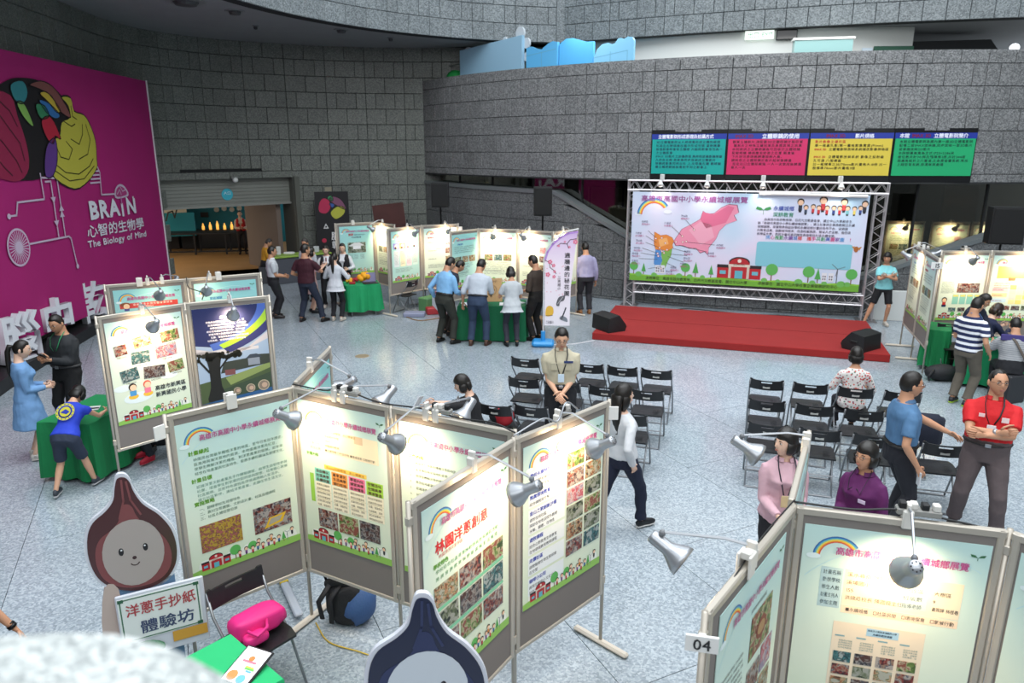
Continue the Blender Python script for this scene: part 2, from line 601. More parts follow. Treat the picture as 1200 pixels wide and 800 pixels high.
def low_slabs():
    n = 0; z1 = 2.86; k = 0; rest = MB()
    while z1 > 0.02:
        z0 = max(0.0, z1 - 0.465)
        kk = int(-s_sign0 / MOD) - 1; s = s_sign0 + kk * MOD
        while s < RIGHT.L - 2:
            for w in PAT3[(k + 1) % 2]:
                a, b = s, s + w * MOD; s = b
                if a < 3.0 or b > RIGHT.L: continue
                ta, tb = low_top(a) - 0.05, low_top(b) - 0.05
                if max(ta, tb) < z0 + 0.02: continue
                p, q = RIGHT.at(a), RIGHT.at(b); L = (q - p).length; mid = (p + q) / 2
                ang = atan2(q.y - p.y, q.x - p.x)
                if min(ta, tb) >= z1 - 0.01:
                    me = slab_mesh(L, z1 - z0, WALL_LOW)
                else:
                    g = 0.004; za = max(z0 + 0.01, min(z1, ta)) - (z0 + z1) / 2; zb = max(z0 + 0.01, min(z1, tb)) - (z0 + z1) / 2
                    zl = z0 - (z0 + z1) / 2
                    me = MB().prism([(-L / 2 + g, zl + g), (L / 2 - g, zl + g), (L / 2 - g, zb - g), (-L / 2 + g, za - g)], -0.05, 0).mesh('stone_slab', WALL_LOW)
                place('stone_slab', me, wall_back, (mid.x, mid.y, (z0 + z1) / 2), (0, 0, ang))
        z1 -= 0.465; k += 1
low_slabs()

# ---- dark glazing above the lower wall and the dim foyer behind it
gm = bpy.data.materials.new('foyer_glass'); gm.use_nodes = True
nt = gm.node_tree; nt.nodes.clear()
o_ = nt.nodes.new('ShaderNodeOutputMaterial'); mx = nt.nodes.new('ShaderNodeMixShader')
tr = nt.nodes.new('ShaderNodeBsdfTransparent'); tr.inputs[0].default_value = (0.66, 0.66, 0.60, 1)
gl = nt.nodes.new('ShaderNodeBsdfGlossy'); gl.inputs['Roughness'].default_value = 0.03; gl.inputs['Color'].default_value = (0.9, 0.9, 0.85, 1)
lw = nt.nodes.new('ShaderNodeLayerWeight'); lw.inputs[0].default_value = 0.5
fr = nt.nodes.new('ShaderNodeMapRange'); fr.inputs['From Min'].default_value = 0.1; fr.inputs['To Min'].default_value = 0.09; fr.inputs['To Max'].default_value = 0.6
nt.links.new(lw.outputs['Facing'], fr.inputs['Value']); nt.links.new(fr.outputs[0], mx.inputs[0]); nt.links.new(tr.outputs[0], mx.inputs[1]); nt.links.new(gl.outputs[0], mx.inputs[2])
nt.links.new(mx.outputs[0], o_.inputs[0])
MATS['foyer_glass'] = gm
GL = Path(arc(CX, CY, CR - 0.35, 199, 297, 200))
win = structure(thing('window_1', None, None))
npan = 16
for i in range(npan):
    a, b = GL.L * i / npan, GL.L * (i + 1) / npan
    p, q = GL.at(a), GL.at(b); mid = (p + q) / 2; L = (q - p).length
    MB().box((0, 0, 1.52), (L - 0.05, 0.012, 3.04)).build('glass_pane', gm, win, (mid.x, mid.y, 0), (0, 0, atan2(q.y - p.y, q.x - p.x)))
    MB().box((0, 0, 1.52), (0.05, 0.06, 3.04)).build('mullion', mat('mullion_dark', '#1c1e1f', 0.5), win, (p.x, p.y, 0), (0, 0, atan2(q.y - p.y, q.x - p.x)))
FOY = Path(arc(CX, CY, CR - 4.0, 195, 300, 100))
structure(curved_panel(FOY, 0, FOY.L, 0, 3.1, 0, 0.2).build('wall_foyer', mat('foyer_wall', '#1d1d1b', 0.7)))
FO2 = Path(arc(CX, CY, CR - 2.3, 195, 300, 100))
for n_, (x0, y0, x1, y1, z0, z1, c) in enumerate([(0.3, 22.6, 2.85, 20.3, 2.2, 3.0, '#1e0a10'), (1.9, 21.2, 3.6, 20.0, 0.9, 2.75, '#6a6a52'), (11.2, 18.8, 12.1, 18.9, 1.9, 2.9, '#5a452e'),
                                                (-2.6, 26, -0.2, 22.9, 2.55, 2.95, '#4a443e')]):
    sa, sb = FO2.near(x0, y0), FO2.near(x1, y1)
    tag(curved_panel(FO2, sa, sb, z0, z1, 0, 0.05, n=6).build('foyer_screen', mat('foyer_panel_' + c[1:], c, 0.6)),
        ['dark maroon panel in the foyer behind the glass, above the left stair rail', 'pale olive panel behind the glass beside the left stair rail',
         'brown panel behind the glass near the right loudspeaker', 'greyish strip panel behind the slot under the parapet'][n_], 'panel')

# ---- gallery floor, white gallery wall, its sign, windows and soffit
GAL = Path(arc(CX, CY, CR - 0.3, 196, 300, 100)); GAL2 = Path(arc(CX, CY, 8.0, 196, 300, 100))
structure(flat_ring(GAL, GAL2, 4.6, 0.1).build('floor_gallery', mat('gallery_floor', '#8e8f8c', 0.5)))
WH = Path(arc(CX, CY, 12.0, 205, 270, 80))
structure(curved_panel(WH, 0, WH.L, 4.7, 6.82, 0, 0.15).build('wall_gallery', mat('white_wall', '#d9dcd9', 0.7)))
WD = Path(arc(CX, CY, 9.0, 262, 350, 60))
structure(curved_panel(WD, 0, WD.L, 4.7, 6.82, 0, 0.15).build('wall_gallery_far', mat('grey_wall', '#5a5f62', 0.7)))
def on_arc(r, deg): return (CX + r * cos(radians(deg)), CY + r * sin(radians(deg)))
def arc_thing(nm, label, cat, r, deg, z):
    x, y = on_arc(r, deg)
    return thing(nm, label, cat, (x, y, z), radians(deg - 270))
t = arc_thing('exit_sign', 'lit white exit sign with green marks high on the gallery wall', 'sign', 12.04, 251.8, 6.60)
MB().rbox((0, -0.05, 0.11), (0.72, 0.08, 0.24), 0.01).build('sign_box', mat('lit_sign', '#f3fff6', 0.4, emit=0.9), t)
P = Print(); P.text('出口', -0.30, 0.04, 0.15, '#2fae6a', 2); P.text('EXIT', 0.06, 0.05, 0.13, '#2fae6a', 2); P.build('lettering', t, (0, -0.092, 0))
t = arc_thing('monitor', 'small black screen beside the lit exit sign on the gallery wall', 'screen', 12.04, 255.0, 6.56)
MB().rbox((0, -0.05, 0.14), (0.52, 0.06, 0.30), 0.01).build('screen_case', mat('black_plastic', '#101112', 0.4), t)
MB().box((0, -0.083, 0.14), (0.47, 0.006, 0.25)).build('screen_face', mat('screen_off', '#07080a', 0.15), t)
t = arc_thing('glass_case', 'pale glass display case showing above the parapet before the white wall', 'display case', 12.9, 258.5, 4.7)
MB().box((0, 0, 0.85), (1.35, 0.35, 1.70)).build('cabinet_body', mat('case_glass', '#7fa6a6', 0.25), t)
MB().box((0, 0, 1.73), (1.42, 0.40, 0.05)).build('cabinet_top', mat('white_plastic', '#dfe2df', 0.4), t)
t = arc_thing('notice_board', 'dark green notice board low on the gallery wall near its right end', 'board', 12.05, 267.6, 4.95)
MB().rbox((0, -0.03, 0.70), (1.0, 0.04, 1.40), 0.01).build('board_face', mat('dark_green', '#2f5a48', 0.6), t)
MB().box((-0.66, -0.03, 0.68), (0.26, 0.03, 1.36)).build('side_sheet', mat('pale_sheet', '#c8d6e2', 0.6), t)
t = arc_thing('ceiling_beam', 'dark angular beam under the gallery ceiling at the right', 'beam', 11.0, 277, 6.15)
MB().prism([(-2.4, 0.1), (1.6, 0.1), (1.2, 0.5), (-2.4, 0.35)], -0.3, 0.3).build('beam_body', mat('beam_dark', '#2b2d30', 0.7), t)

area_light('gallery_fill_light', (5.2, 18.9, 6.75), (0, 0, radians(-12)), 8, 1.0, 95, (1.0, 0.98, 0.94))  # unseen fill added to brighten the white gallery wall and the cut-outs

# ---- soffit and the upper granite band
BL = Path(arc(2.42, 14.04, 8.45, 205, 97.2, 90)); BRt = Path(arc(20.18, 54.86, 37.45, 239.9, 266, 70))
band = BL.P + BRt.P[1:]
BAND_P = Path(band)
SOF = mat('soffit_paint', '#8b8f92', 0.75, var=0.04, scale=1.5)
cb = flat_ring(Path(BL.P), Path([p for p in LEFT.P if p.y > 8]), 6.83, 0.1, 60)
r2 = flat_ring(Path(BRt.P + [Vector((26, 17))]), Path(arc(CX, CY, 6.5, 200, 350, 60)), 6.83, 0.1, 60); cb.add(r2.v, r2.f)
r3 = MB().add([(1.36, 22.4, 6.83), (-2, 23.6, 6.83), (2, 40, 6.83), (8, 30, 6.83), (4.4, 27.0, 6.83)], [(0, 4, 3, 2, 1)]); cb.add(r3.v, r3.f)
structure(cb.build('ceiling', SOF))
ub = curved_panel(Path(BL.P), 0, BL.L, 6.80, 11, 0, 0.3); u2 = curved_panel(BRt, 0, BRt.L, 6.80, 11, 0, 0.3); ub.add(u2.v, u2.f)
wall_upper = structure(ub.build('wall_upper', JOINT))
structure(MB().box((0, 0, 0), (.22, .22, 4.2)).build('trim_6', BAND, None, (1.38, 22.42, 8.9), (0, 0, .2)))
rowsU = [(6.80 + 0.47 * i, 6.80 + 0.47 * (i + 1), i % 2) for i in range(5)]
slab_wall(wall_upper, Path(BL.P), rowsU, 1.30, {0: (0.5, 0.5), 1: (0.25, 0.5, 0.25)}, BAND, skip=lambda x, y, z, s: y < 12 or z > 8.9, limit=150, phase=BL.L % 1.30)
slab_wall(wall_upper, BRt, rowsU, 1.55, PAT3, BAND, skip=lambda x, y, z, s: z > 8.9 or x > 15, limit=150, phase=0)
for i, (x, y, r) in enumerate([(-6.27, 17.58, .22), (-4.46, 20.2, .20), (-6.9, 16.5, .42), (-3.4, 21.6, .10), (-6.5, 19.6, .08)]):
    t = thing('ceiling_vent' if r > .15 else 'ceiling_spotlight', ['round louvred air diffuser in the soffit near the pink banner', 'round air diffuser in the soffit over the doorway',
              'largest round plate in the soffit at the top edge', 'small round fitting in the soffit close to the far corner', 'small pale bulb in the soffit between the diffusers'][i],
              'vent' if r > .15 else 'ceiling light', (x, y, 6.83))
    MB().lathe([(0.0, -0.02), (r * .95, -0.02), (r, 0), (r * .9, 0.01)], 20).build('outer_ring', mat('vent_grey', '#7d8082', 0.5), t)
    MB().lathe([(0.0, -0.10), (r * .5, -0.09), (r * .62, -0.03), (r * .4, -0.02)], 16).build('centre_cone', mat('vent_dark', '#4c4e50', 0.5), t)

# ---- the rest of the atrium outside the view keeps the daylight in
structure(MB().box((0.5, -6.5, 6.5), (30, 0.4, 13)).build('wall_front', mat('far_granite', '#6b6e6f', 0.6)))
structure(MB().box((15.6, 5, 6.5), (0.4, 26, 13)).build('wall_side', mat('far_granite', '#6b6e6f', 0.6)))

# ---- plinth along the left wall
PL = Path([p for p in LEFT.P if 5 < p.y < 18.6])
structure(curved_panel(PL, 0, PL.L, 0.0, 0.22, 0.55, 0.0).build('trim_4', mat('black_plinth', '#1b1c1e', 0.5)))

# ================================================================== exhibition room behind the doorway
pA = Vector((-9.69, 20.11)); pB = Vector((-6.84, 22.85))
du = (pB - pA).normalized(); dv = Vector((-du.y, du.x))
DOOR_A = atan2(du.y, du.x); DW = (pB - pA).length
def dr(u, v, z=0): p = pA + du * u + dv * v; return (p.x, p.y, z)
room = structure(thing('room_doorway', None, None, dr(0, 0), DOOR_A))
STEEL = mat('shutter_grey', '#8a8d86', 0.5, 0.2, var=0.05, scale=2)
def rp(nm, c, d, m): return structure(MB().box(c, d).build(nm, m, room))
rp('floor_room', (-4, 6.2, -0.03), (24, 13, 0.06), mat('brown_floor', '#9a7548', 0.5, var=0.12, scale=1.3))
structure(MB().box((0, 0, 1.7), (16, 0.2, 3.4)).build('wall_room_back', mat('teal_wall', '#1c7f92', 0.6), None, (-12.2, 30.4, 0), (0, 0, radians(12))))
rp('ceiling_room', (-4, 6.2, 3.2), (20, 12, 0.1), mat('room_dark', '#1d1f20', 0.8))
rp('wall_room_side', (DW - 0.35, 1.55, 1.6), (0.15, 2.3, 3.2), mat('taupe_wall', '#77695f', 0.7))
rp('wall_room_left', (-7.5, 6, 1.6), (0.15, 12, 3.2), mat('teal_wall', '#1c7f92', 0.6))
jm = mat('jamb_granite', '#63665f', 0.5)
for k in range(4): structure(MB().rbox((DW * (k + .5) / 4, -.02, 3.07), (DW / 4 - .012, .06, .19), .006).build('trim_%d' % (7 + k), WALL_L, None, dr(0, 0), (0, 0, DOOR_A)))
rp('door_jamb', (-0.08, 0.3, 1.5), (0.16, 0.9, 3.0), jm)
rp('door_jamb', (DW + 0.08, 0.3, 1.5), (0.16, 0.9, 3.0), jm)
d1 = structure(MB().box((DW / 2, 0.28, 2.58), (DW, 0.10, 0.80)).build('door_1', STEEL, None, dr(0, 0), (0, 0, DOOR_A)))
for k in range(8):
    MB().rbox((DW / 2, 0.222, 2.23 + k * 0.1), (DW - .04, 0.02, 0.094), 0.006).build('shutter_slat', STEEL, d1)
MB().box((DW / 2, 0.2, 2.19), (DW, 0.08, 0.06)).build('bottom_bar', mat('steel_bar', '#a3a59e', 0.4, 0.5), d1)
t = thing('round_sticker', 'round cyan entrance sticker on the grey roller shutter', 'sign', dr(1.95, 0.20, 2.52), DOOR_A)
MB().lathe([(0.0, 0.0), (0.17, 0.0), (0.17, 0.01)], 24, 0, Matrix.Rotation(pi / 2, 4, 'X')).build('disc', mat('cyan_sticker', '#3fb4c8', 0.5), t)
P = Print(); P.text('入口', -0.11, 0.0, 0.11, '#eefcff', 16); P.build('lettering', t, (0, -0.004, 0))
t = thing('dome_camera', 'small white security camera above the roller shutter', 'camera', dr(2.1, -0.12, 2.99), DOOR_A)
MB().ball((0, 0, -0.05), 0.08, 10, 7).build('dome', mat('white_plastic', '#dfe2df', 0.4), t, smooth=True)
MB().rbox((-0.02, 0.02, 0.01), (0.2, 0.1, 0.05), 0.01).build('bracket', mat('grey_plastic', '#7c7e7c', 0.5), t)

area_light('exhibit_ceiling_light', dr(-1.0, 5.0, 3.1), (0, 0, 0), 6, 5, 190, (1.0, 0.82, 0.6))
BLK = mat('black_frame', '#15151a', 0.5)
def world_dr(px): return px
# long black display table with lamps
t = thing('display_table', 'long black display table across the exhibition room beyond the doorway', 'table', (-11.0, 27.3, 0), radians(10))
MB().rbox((0, 0, 0.78), (4.2, 0.9, 0.06), 0.01).build('table_top', BLK, t)
for sx in (-2.0, -0.9, 0.2, 1.3, 2.0):
    for sy in (-0.4, 0.4):
        MB().box((sx, sy, 0.38), (0.06, 0.06, 0.76)).build('leg', BLK, t)
MB().box((0, -0.4, 0.12), (4.0, 0.05, 0.05)).build('lower_rail', BLK, t)
t = thing('display_cabinet', 'dark display cabinet carrying a row of glowing bottles in the exhibition room', 'cabinet', (-11.3, 28.9, 0), radians(8))
MB().rbox((0, 0, 0.36), (3.6, 0.6, 0.72), 0.02).build('cabinet_body', BLK, t)
MB().rbox((-2.45, 0, 0.95), (1.1, 0.5, 1.9), 0.02).build('side_case', mat('case_brown', '#241c1c', 0.5), t)
for i in range(3):
    for j in range(3):
        MB().rbox((-2.78 + 0.34 * i, -0.27, 0.75 + 0.40 * j), (0.24, 0.04, 0.28), 0.01).build('lit_picture', mat('print_pale', '#c9b9ae', 0.6), t)
for i in range(9):
    b = MB().lathe([(0, 0), (0.05, 0), (0.055, 0.12 + 0.03 * (i % 3)), (0.02, 0.2 + 0.04 * (i % 3)), (0.02, 0.24 + 0.04 * (i % 3)), (0, 0.25 + 0.04 * (i % 3))], 10)
    o = b.build('lamp_bottle', mat('amber_glow', '#f0b050', 0.4, emit=1.2), None, (-12.3 + 0.27 * i, 28.76 + 0.038 * i, 0.725), smooth=True)
    tag(o, 'glowing amber bottle on the dark exhibit cabinet, %s in the row' % ('leftmost', 'second from left', 'third from left', 'fourth from left', 'middle one', 'fourth from right', 'third from right', 'second from right', 'rightmost')[i], 'lamp', 'glowing bottles on the exhibit cabinet')
t = thing('wall_display', 'round white dials in a row on the teal exhibit wall', 'exhibit', (-11.1, 30.45, 1.30), radians(12))
for i in range(8):
    MB().lathe([(0, 0), (0.10, 0), (0.10, 0.04)], 14, 0, Matrix.Rotation(pi / 2, 4, 'X')).build('dial', mat('print_white', '#d8d8d0', 0.6), t, (-1.2 + 0.30 * i, -0.02, 0.1 + 0.04 * (i % 2)))
MB().box((-1.7, -0.02, -0.1), (0.3, 0.03, 0.2)).build('caption_plate', BLK, t)
t = thing('display_easel', 'teal exhibit desk with a sloped white picture board at the doorway left', 'exhibit', (-13.1, 27.9, 0), radians(25))
MB().rbox((0, 0, 1.0), (1.6, 0.2, 0.9), 0.02).build('desk_body', mat('teal_desk', '#2796aa', 0.5), t)
MB().box((0, -0.14, 1.45), (1.1, 0.03, 0.9), 0, Matrix.Rotation(radians(-18), 4, 'X')).build('picture_board', mat('cream_board', '#e4d8c2', 0.6), t)
P = Print(); P.line([(-.2, -.2), (-.1, .1), (.05, .15), (.1, -.1), (.2, .2)], .05, '#1a1a1a', 1); P.build('line_drawing', t, (0, -.62, 1.42), (radians(-18), 0, 0))
for sx in (-.7, .7): MB().box((sx, 0, .28), (.06, .15, .56)).build('leg', BLK, t)

# reception counter by the doorway
t = thing('counter', 'grey counter with a lime green top inside the doorway', 'counter', (-6.35, 21.3, 0), radians(38))
MB().rbox((0, 0, 0.38), (1.7, 0.55, 0.76), 0.02).build('counter_body', mat('counter_grey', '#4a4d55', 0.6), t)
MB().rbox((0, 0, 0.785), (1.8, 0.65, 0.05), 0.01).build('counter_top', mat('lime_top', '#8fae4a', 0.5), t)
for i, (x, y, w, h, c, l) in enumerate([(-6.85, 21.0, .12, .25, '#d8dadb', 'white bottle standing on the lime counter'), (-6.6, 21.2, .3, .06, '#e8e8e8', 'flat white box on the lime counter'),
                                     (-6.2, 21.5, .22, .14, '#5a4a66', 'purple grey bundle on the lime counter'), (-5.9, 21.6, .16, .18, '#c9cdd0', 'pale cup at the right end of the lime counter')]):
    tag(MB().rbox((0, 0, h / 2), (w, w * .6, h), 0.015).build(['bottle', 'box', 'bundle', 'cup'][i], mat('item_' + c[1:], c, .5), None, (x, y, 0.81)), l, ['bottle', 'box', 'bag', 'cup'][i])

# ================================================================== pink banner and white letters
bA = Vector((-9.0, 11.5)); bB = Vector((-9.62, 19.7))
du2 = (bB - bA).normalized(); BA = atan2(du2.y, du2.x)
t = thing('banner', 'huge magenta banner with a coloured brain drawing hanging on the left wall', 'banner', (bA.x + 0.25, bA.y, 0), BA)
BW = 7.90
cloth = MB(); n = 60; vs = []; fs = []
for i in range(n + 1):
    x = -2.0 + (BW + 2.0) * i / n
    wv = 0.012 * sin(x * 3.1) + 0.006 * sin(x * 8.3)
    vs += [(x, wv * 1.0, 0.42 - 0.012 * x), (x, wv * 0.6, 2.2), (x, 0, 5.48)]
for i in range(n):
    for k in range(2):
        a = i * 3 + k
        fs.append((a, a + 3, a + 4, a + 1))
cloth.add(vs, fs)
MAG = mat('magenta_cloth', '#a3156a', 0.75, var=0.05, scale=0.8)
cloth.build('banner_cloth', MAG, t, smooth=True)
for x in (-2.0, BW): MB().tube([(x, -0.01, 0.35), (x, -0.01, 5.5)], 0.022, 6).build('edge_cord', mat('white_cord', '#dcd8dc', 0.6), t)
P = Print(0.003)
o0 = 8
INK = '#141014'
P.blob([(1.2, 3.4), (1.3, 4.6), (1.8, 4.95), (2.3, 5.05), (2.9, 5.05), (3.5, 4.9), (3.85, 4.55), (3.75, 4.2), (3.2, 4.1), (3.0, 3.6), (2.5, 3.3), (1.9, 3.25)], INK, o0)
yel = [(3.60, 4.80), (3.94, 4.80), (4.0, 4.55), (4.38, 4.49), (4.59, 4.29), (4.72, 3.98), (4.66, 3.60), (4.60, 3.40), (4.14, 3.15), (3.56, 3.02), (2.9, 3.25), (2.70, 3.58), (3.0, 3.95), (3.3, 4.05), (3.45, 4.31), (3.8, 4.42), (3.80, 4.66)]
P.blob([(x + (x - 3.8) * .03, z + (z - 3.8) * .035) for x, z in yel], INK, o0 + 1)
P.blob(yel, '#b9b441', o0 + 2)
for pts in ([(3.0, 3.5), (3.3, 3.35), (3.8, 3.3), (4.3, 3.45), (4.5, 3.6)], [(3.1, 3.85), (3.2, 3.65), (3.5, 3.6), (3.7, 3.8), (3.5, 3.95)], [(3.7, 4.0), (4.0, 3.9), (4.2, 4.1), (4.25, 4.3)],
            [(3.5, 4.35), (3.8, 4.25), (3.95, 4.3)], [(2.9, 3.4), (3.4, 3.18), (4.0, 3.2), (4.5, 3.45)], [(3.9, 3.6), (4.3, 3.7), (4.5, 4.0), (4.4, 4.3)], [(3.9, 4.65), (3.9, 4.45), (4.05, 4.4)]):
    P.line(pts, 0.022, '#3d3b12', o0 + 3)
pk = [(0.6, 3.5), (0.6, 4.5), (1.2, 4.75), (1.85, 4.72), (1.97, 4.36), (2.1, 3.89), (2.05, 3.47), (1.7, 3.25), (1.2, 3.3)]
P.blob(pk, '#8e1f45', o0 + 2)
for pts in ([(1.3, 4.5), (1.6, 4.2), (1.9, 3.9), (1.95, 3.6)], [(1.0, 4.2), (1.4, 3.9), (1.7, 3.6), (1.8, 3.4)], [(1.0, 3.8), (1.3, 3.5), (1.5, 3.35)], [(1.5, 4.6), (1.75, 4.45), (1.9, 4.2)]):
    P.line(pts, 0.025, '#3a0c1c', o0 + 3)
for pts, c in (([(1.9, 4.9), (2.3, 5.0), (2.4, 4.8), (2.2, 4.6), (1.95, 4.65)], '#2f7f86'), ([(2.0, 4.6), (2.2, 4.62), (2.35, 4.4), (2.4, 4.2), (2.15, 4.35)], '#7fae54'),
               ([(2.5, 4.95), (2.9, 5.05), (3.3, 4.98), (3.6, 4.75), (3.8, 4.5), (3.75, 4.42), (3.4, 4.55), (3.2, 4.8), (2.8, 4.9)], '#7c4a45'),
               ([(2.8, 4.82), (3.05, 4.86), (3.3, 4.7), (3.45, 4.55), (3.3, 4.5), (3.05, 4.68)], '#c0a83a'), ([(2.75, 4.7), (3.1, 4.65), (3.4, 4.45), (3.2, 4.38), (2.9, 4.5)], '#2d6aa5'),
               ([(2.62, 4.62), (2.9, 4.6), (3.0, 4.42), (2.75, 4.35), (2.62, 4.45)], '#2f7d55'), ([(2.7, 4.3), (2.95, 4.42), (3.15, 4.32), (3.3, 4.0), (3.1, 4.05), (3.0, 3.9), (2.8, 4.0)], '#b02038'),
               ([(2.8, 3.9), (3.1, 4.0), (3.05, 3.6), (2.8, 3.3), (2.55, 3.3), (2.6, 3.6)], '#5c3684')):
    P.blob(pts, c, o0 + 4)
    q = smooth_loop(pts, 3); P.line([(a.x, a.y) for a in q] + [(q[0].x, q[0].y)], 0.018, INK, o0 + 5)
LN = '#c9b6cc'
for pts in ([(2.39, 3.35), (2.39, 2.88), (1.52, 2.88), (1.43, 2.66), (1.2, 2.66)], [(2.52, 3.2), (2.71, 3.2), (2.68, 2.12)], [(2.95, 3.28), (2.92, 2.12)], [(2.39, 3.28), (2.95, 3.25)],
            [(1.6, 2.12), (3.05, 2.10), (3.12, 2.05), (3.2, 1.47)], [(4.2, 3.42), (4.66, 3.42), (4.73, 3.30), (4.66, 2.83), (5.32, 2.81)], [(4.3, 3.34), (4.68, 3.34)], [(4.4, 3.26), (4.68, 3.26)], [(4.3, 3.18), (4.68, 3.18)], [(4.25, 3.10), (4.68, 3.10)]):
    P.line(pts, 0.035, LN, o0 + 1)
for x, z, s_ in ((2.70, 2.9, -1), (2.68, 2.45, -1), (2.93, 2.62, 1), (2.92, 2.5, 1)):
    P.poly([(x - .09, z), (x + .09, z), (x, z + .12 * s_)][::-s_], LN, o0 + 2)
for x, z in ((3.2, 1.47), (1.2, 2.66)): P.disc(x, z, 0.05, LN, o0 + 2)
P.disc(1.33, 2.10, 0.34, LN, o0 + 1, 30); P.disc(1.33, 2.10, 0.30, MAG, o0 + 2, 30); P.disc(1.33, 2.10, 0.11, LN, o0 + 3, 16)
for i in range(28):
    a = 2 * pi * i / 28; P.line([(1.33 + .11 * cos(a), 2.1 + .11 * sin(a)), (1.33 + .28 * cos(a), 2.1 + .28 * sin(a))], 0.018, LN, o0 + 3)
P.blob([(5.3, 2.72), (5.35, 2.92), (5.6, 3.02), (5.85, 2.95), (6.0, 2.75), (5.7, 2.70)], LN, o0 + 1); P.blob([(5.36, 2.75), (5.4, 2.9), (5.6, 2.97), (5.8, 2.91), (5.92, 2.78), (5.7, 2.74)], '#a83a78', o0 + 2)
for pts in ([(5.4, 2.8), (5.55, 2.9), (5.6, 2.78)], [(5.6, 2.95), (5.7, 2.85), (5.85, 2.88)]): P.line(pts, .02, LN, o0 + 3)
P.text('BRA', 3.98, 2.33, 0.52, '#dfe0ea', o0 + 2, bold=0.09, width=1.46, slope=-0.02, stretch=True)
P.rect(5.52, 2.28, 5.62, 2.58, '#dfe0ea', o0 + 2); P.line([(5.57, 2.58), (5.57, 2.70)], 0.05, '#b86aa6', o0 + 2)
P.text('N', 5.76, 2.30, 0.52, '#dfe0ea', o0 + 2, bold=0.09, width=.52, stretch=True)
P.text('心智的生物學', 3.78, 1.99, 0.29, '#dfe0ea', o0 + 2, width=2.85, bold=0.03, slope=-0.03, stretch=True)
P.text('The Biology of Mind', 3.74, 1.77, 0.20, '#dfe0ea', o0 + 2, width=2.95, slope=-0.03, bold=0.04, stretch=True)
P.build('printed_drawing', t)

# big white characters standing on the plinth
def big_char(ch, x, y, z, size, rz, label):
    c = bpy.data.curves.new('c', 'FONT'); c.body = ch; c.size = size; c.extrude = 0.06; c.offset = 0.018 * size; c.resolution_u = 2
    o = bpy.data.objects.new('c', c); me = bpy.data.meshes.new_from_object(o); bpy.data.objects.remove(o)
    me.materials.clear(); me.materials.append(mat('white_foam', '#d5d8de', 0.5))
    lo = min(v.co.y for v in me.vertices)
    for v in me.vertices: v.co = Vector((v.co.x, -v.co.z, v.co.y - lo))
    q = place('standing_character', me, None, (x, y, z), (0, 0, rz))
    return tag(q, label, 'letter', 'white characters under the banner')
big_char('腦', -8.62, 11.62, 0.22, .88, radians(82), 'big white standing character brain, leftmost below the magenta banner')
big_char('中', -8.86, 13.10, 0.22, .86, radians(83), 'big white standing character with a tall middle stroke, behind the man in black')
big_char('乾', -9.08, 14.60, 0.22, .90, radians(84), 'big white standing character right of the man in black, half behind a board')

# black roll-up banner beside the doorway
t = thing('standing_banner', 'tall black banner with a coloured brain beside the doorway', 'banner', (-6.07, 22.45, 0), radians(20))
MB().box((0.5, 0.0, 1.27), (1.02, 0.03, 2.55)).build('banner_sheet', mat('black_banner', '#131217', 0.5), t)
MB().box((0.42, 0.02, 2.62), (0.2, 0.06, 0.12)).build('top_clip', mat('tan_clip', '#8b8672', 0.5), t)
P = Print(0.0015)
for pts, c in (([(.10, 1.95), (.12, 2.2), (.25, 2.35), (.42, 2.28), (.45, 2.05), (.30, 1.88)], '#b5244f'), ([(.45, 1.85), (.6, 1.7), (.85, 1.85), (.88, 2.05), (.7, 2.1), (.5, 1.98)], '#b4b640'),
               ([(.42, 2.3), (.55, 2.4), (.78, 2.3), (.92, 2.05), (.85, 2.0), (.6, 2.15)], '#7c4a66'), ([(.38, 2.38), (.5, 2.42), (.55, 2.3), (.45, 2.25)], '#3c8d5a'), ([(.42, 2.2), (.5, 2.05), (.58, 2.15)], '#34569c')):
    P.blob(pts, c, 12)
    q = smooth_loop(pts, 3); P.line([(a.x, a.y) for a in q] + [(q[0].x, q[0].y)], 0.012, '#0c0c0c', 13)
P.poly([(.2, 1.42), (.36, 1.42), (.28, 1.58)], '#d8d8d8', 12); P.poly([(.24, 1.45), (.32, 1.45), (.28, 1.53)], '#131217', 13)
P.disc(.2, 1.05, .07, '#b52447', 12)
P.text('腦中', .42, 1.08, .27, '#e8e8e8', 12, bold=.02, width=.5); P.text('乾坤', .42, .80, .27, '#e8e8e8', 12, bold=.02, width=.5)
P.build('printed_drawing', t)

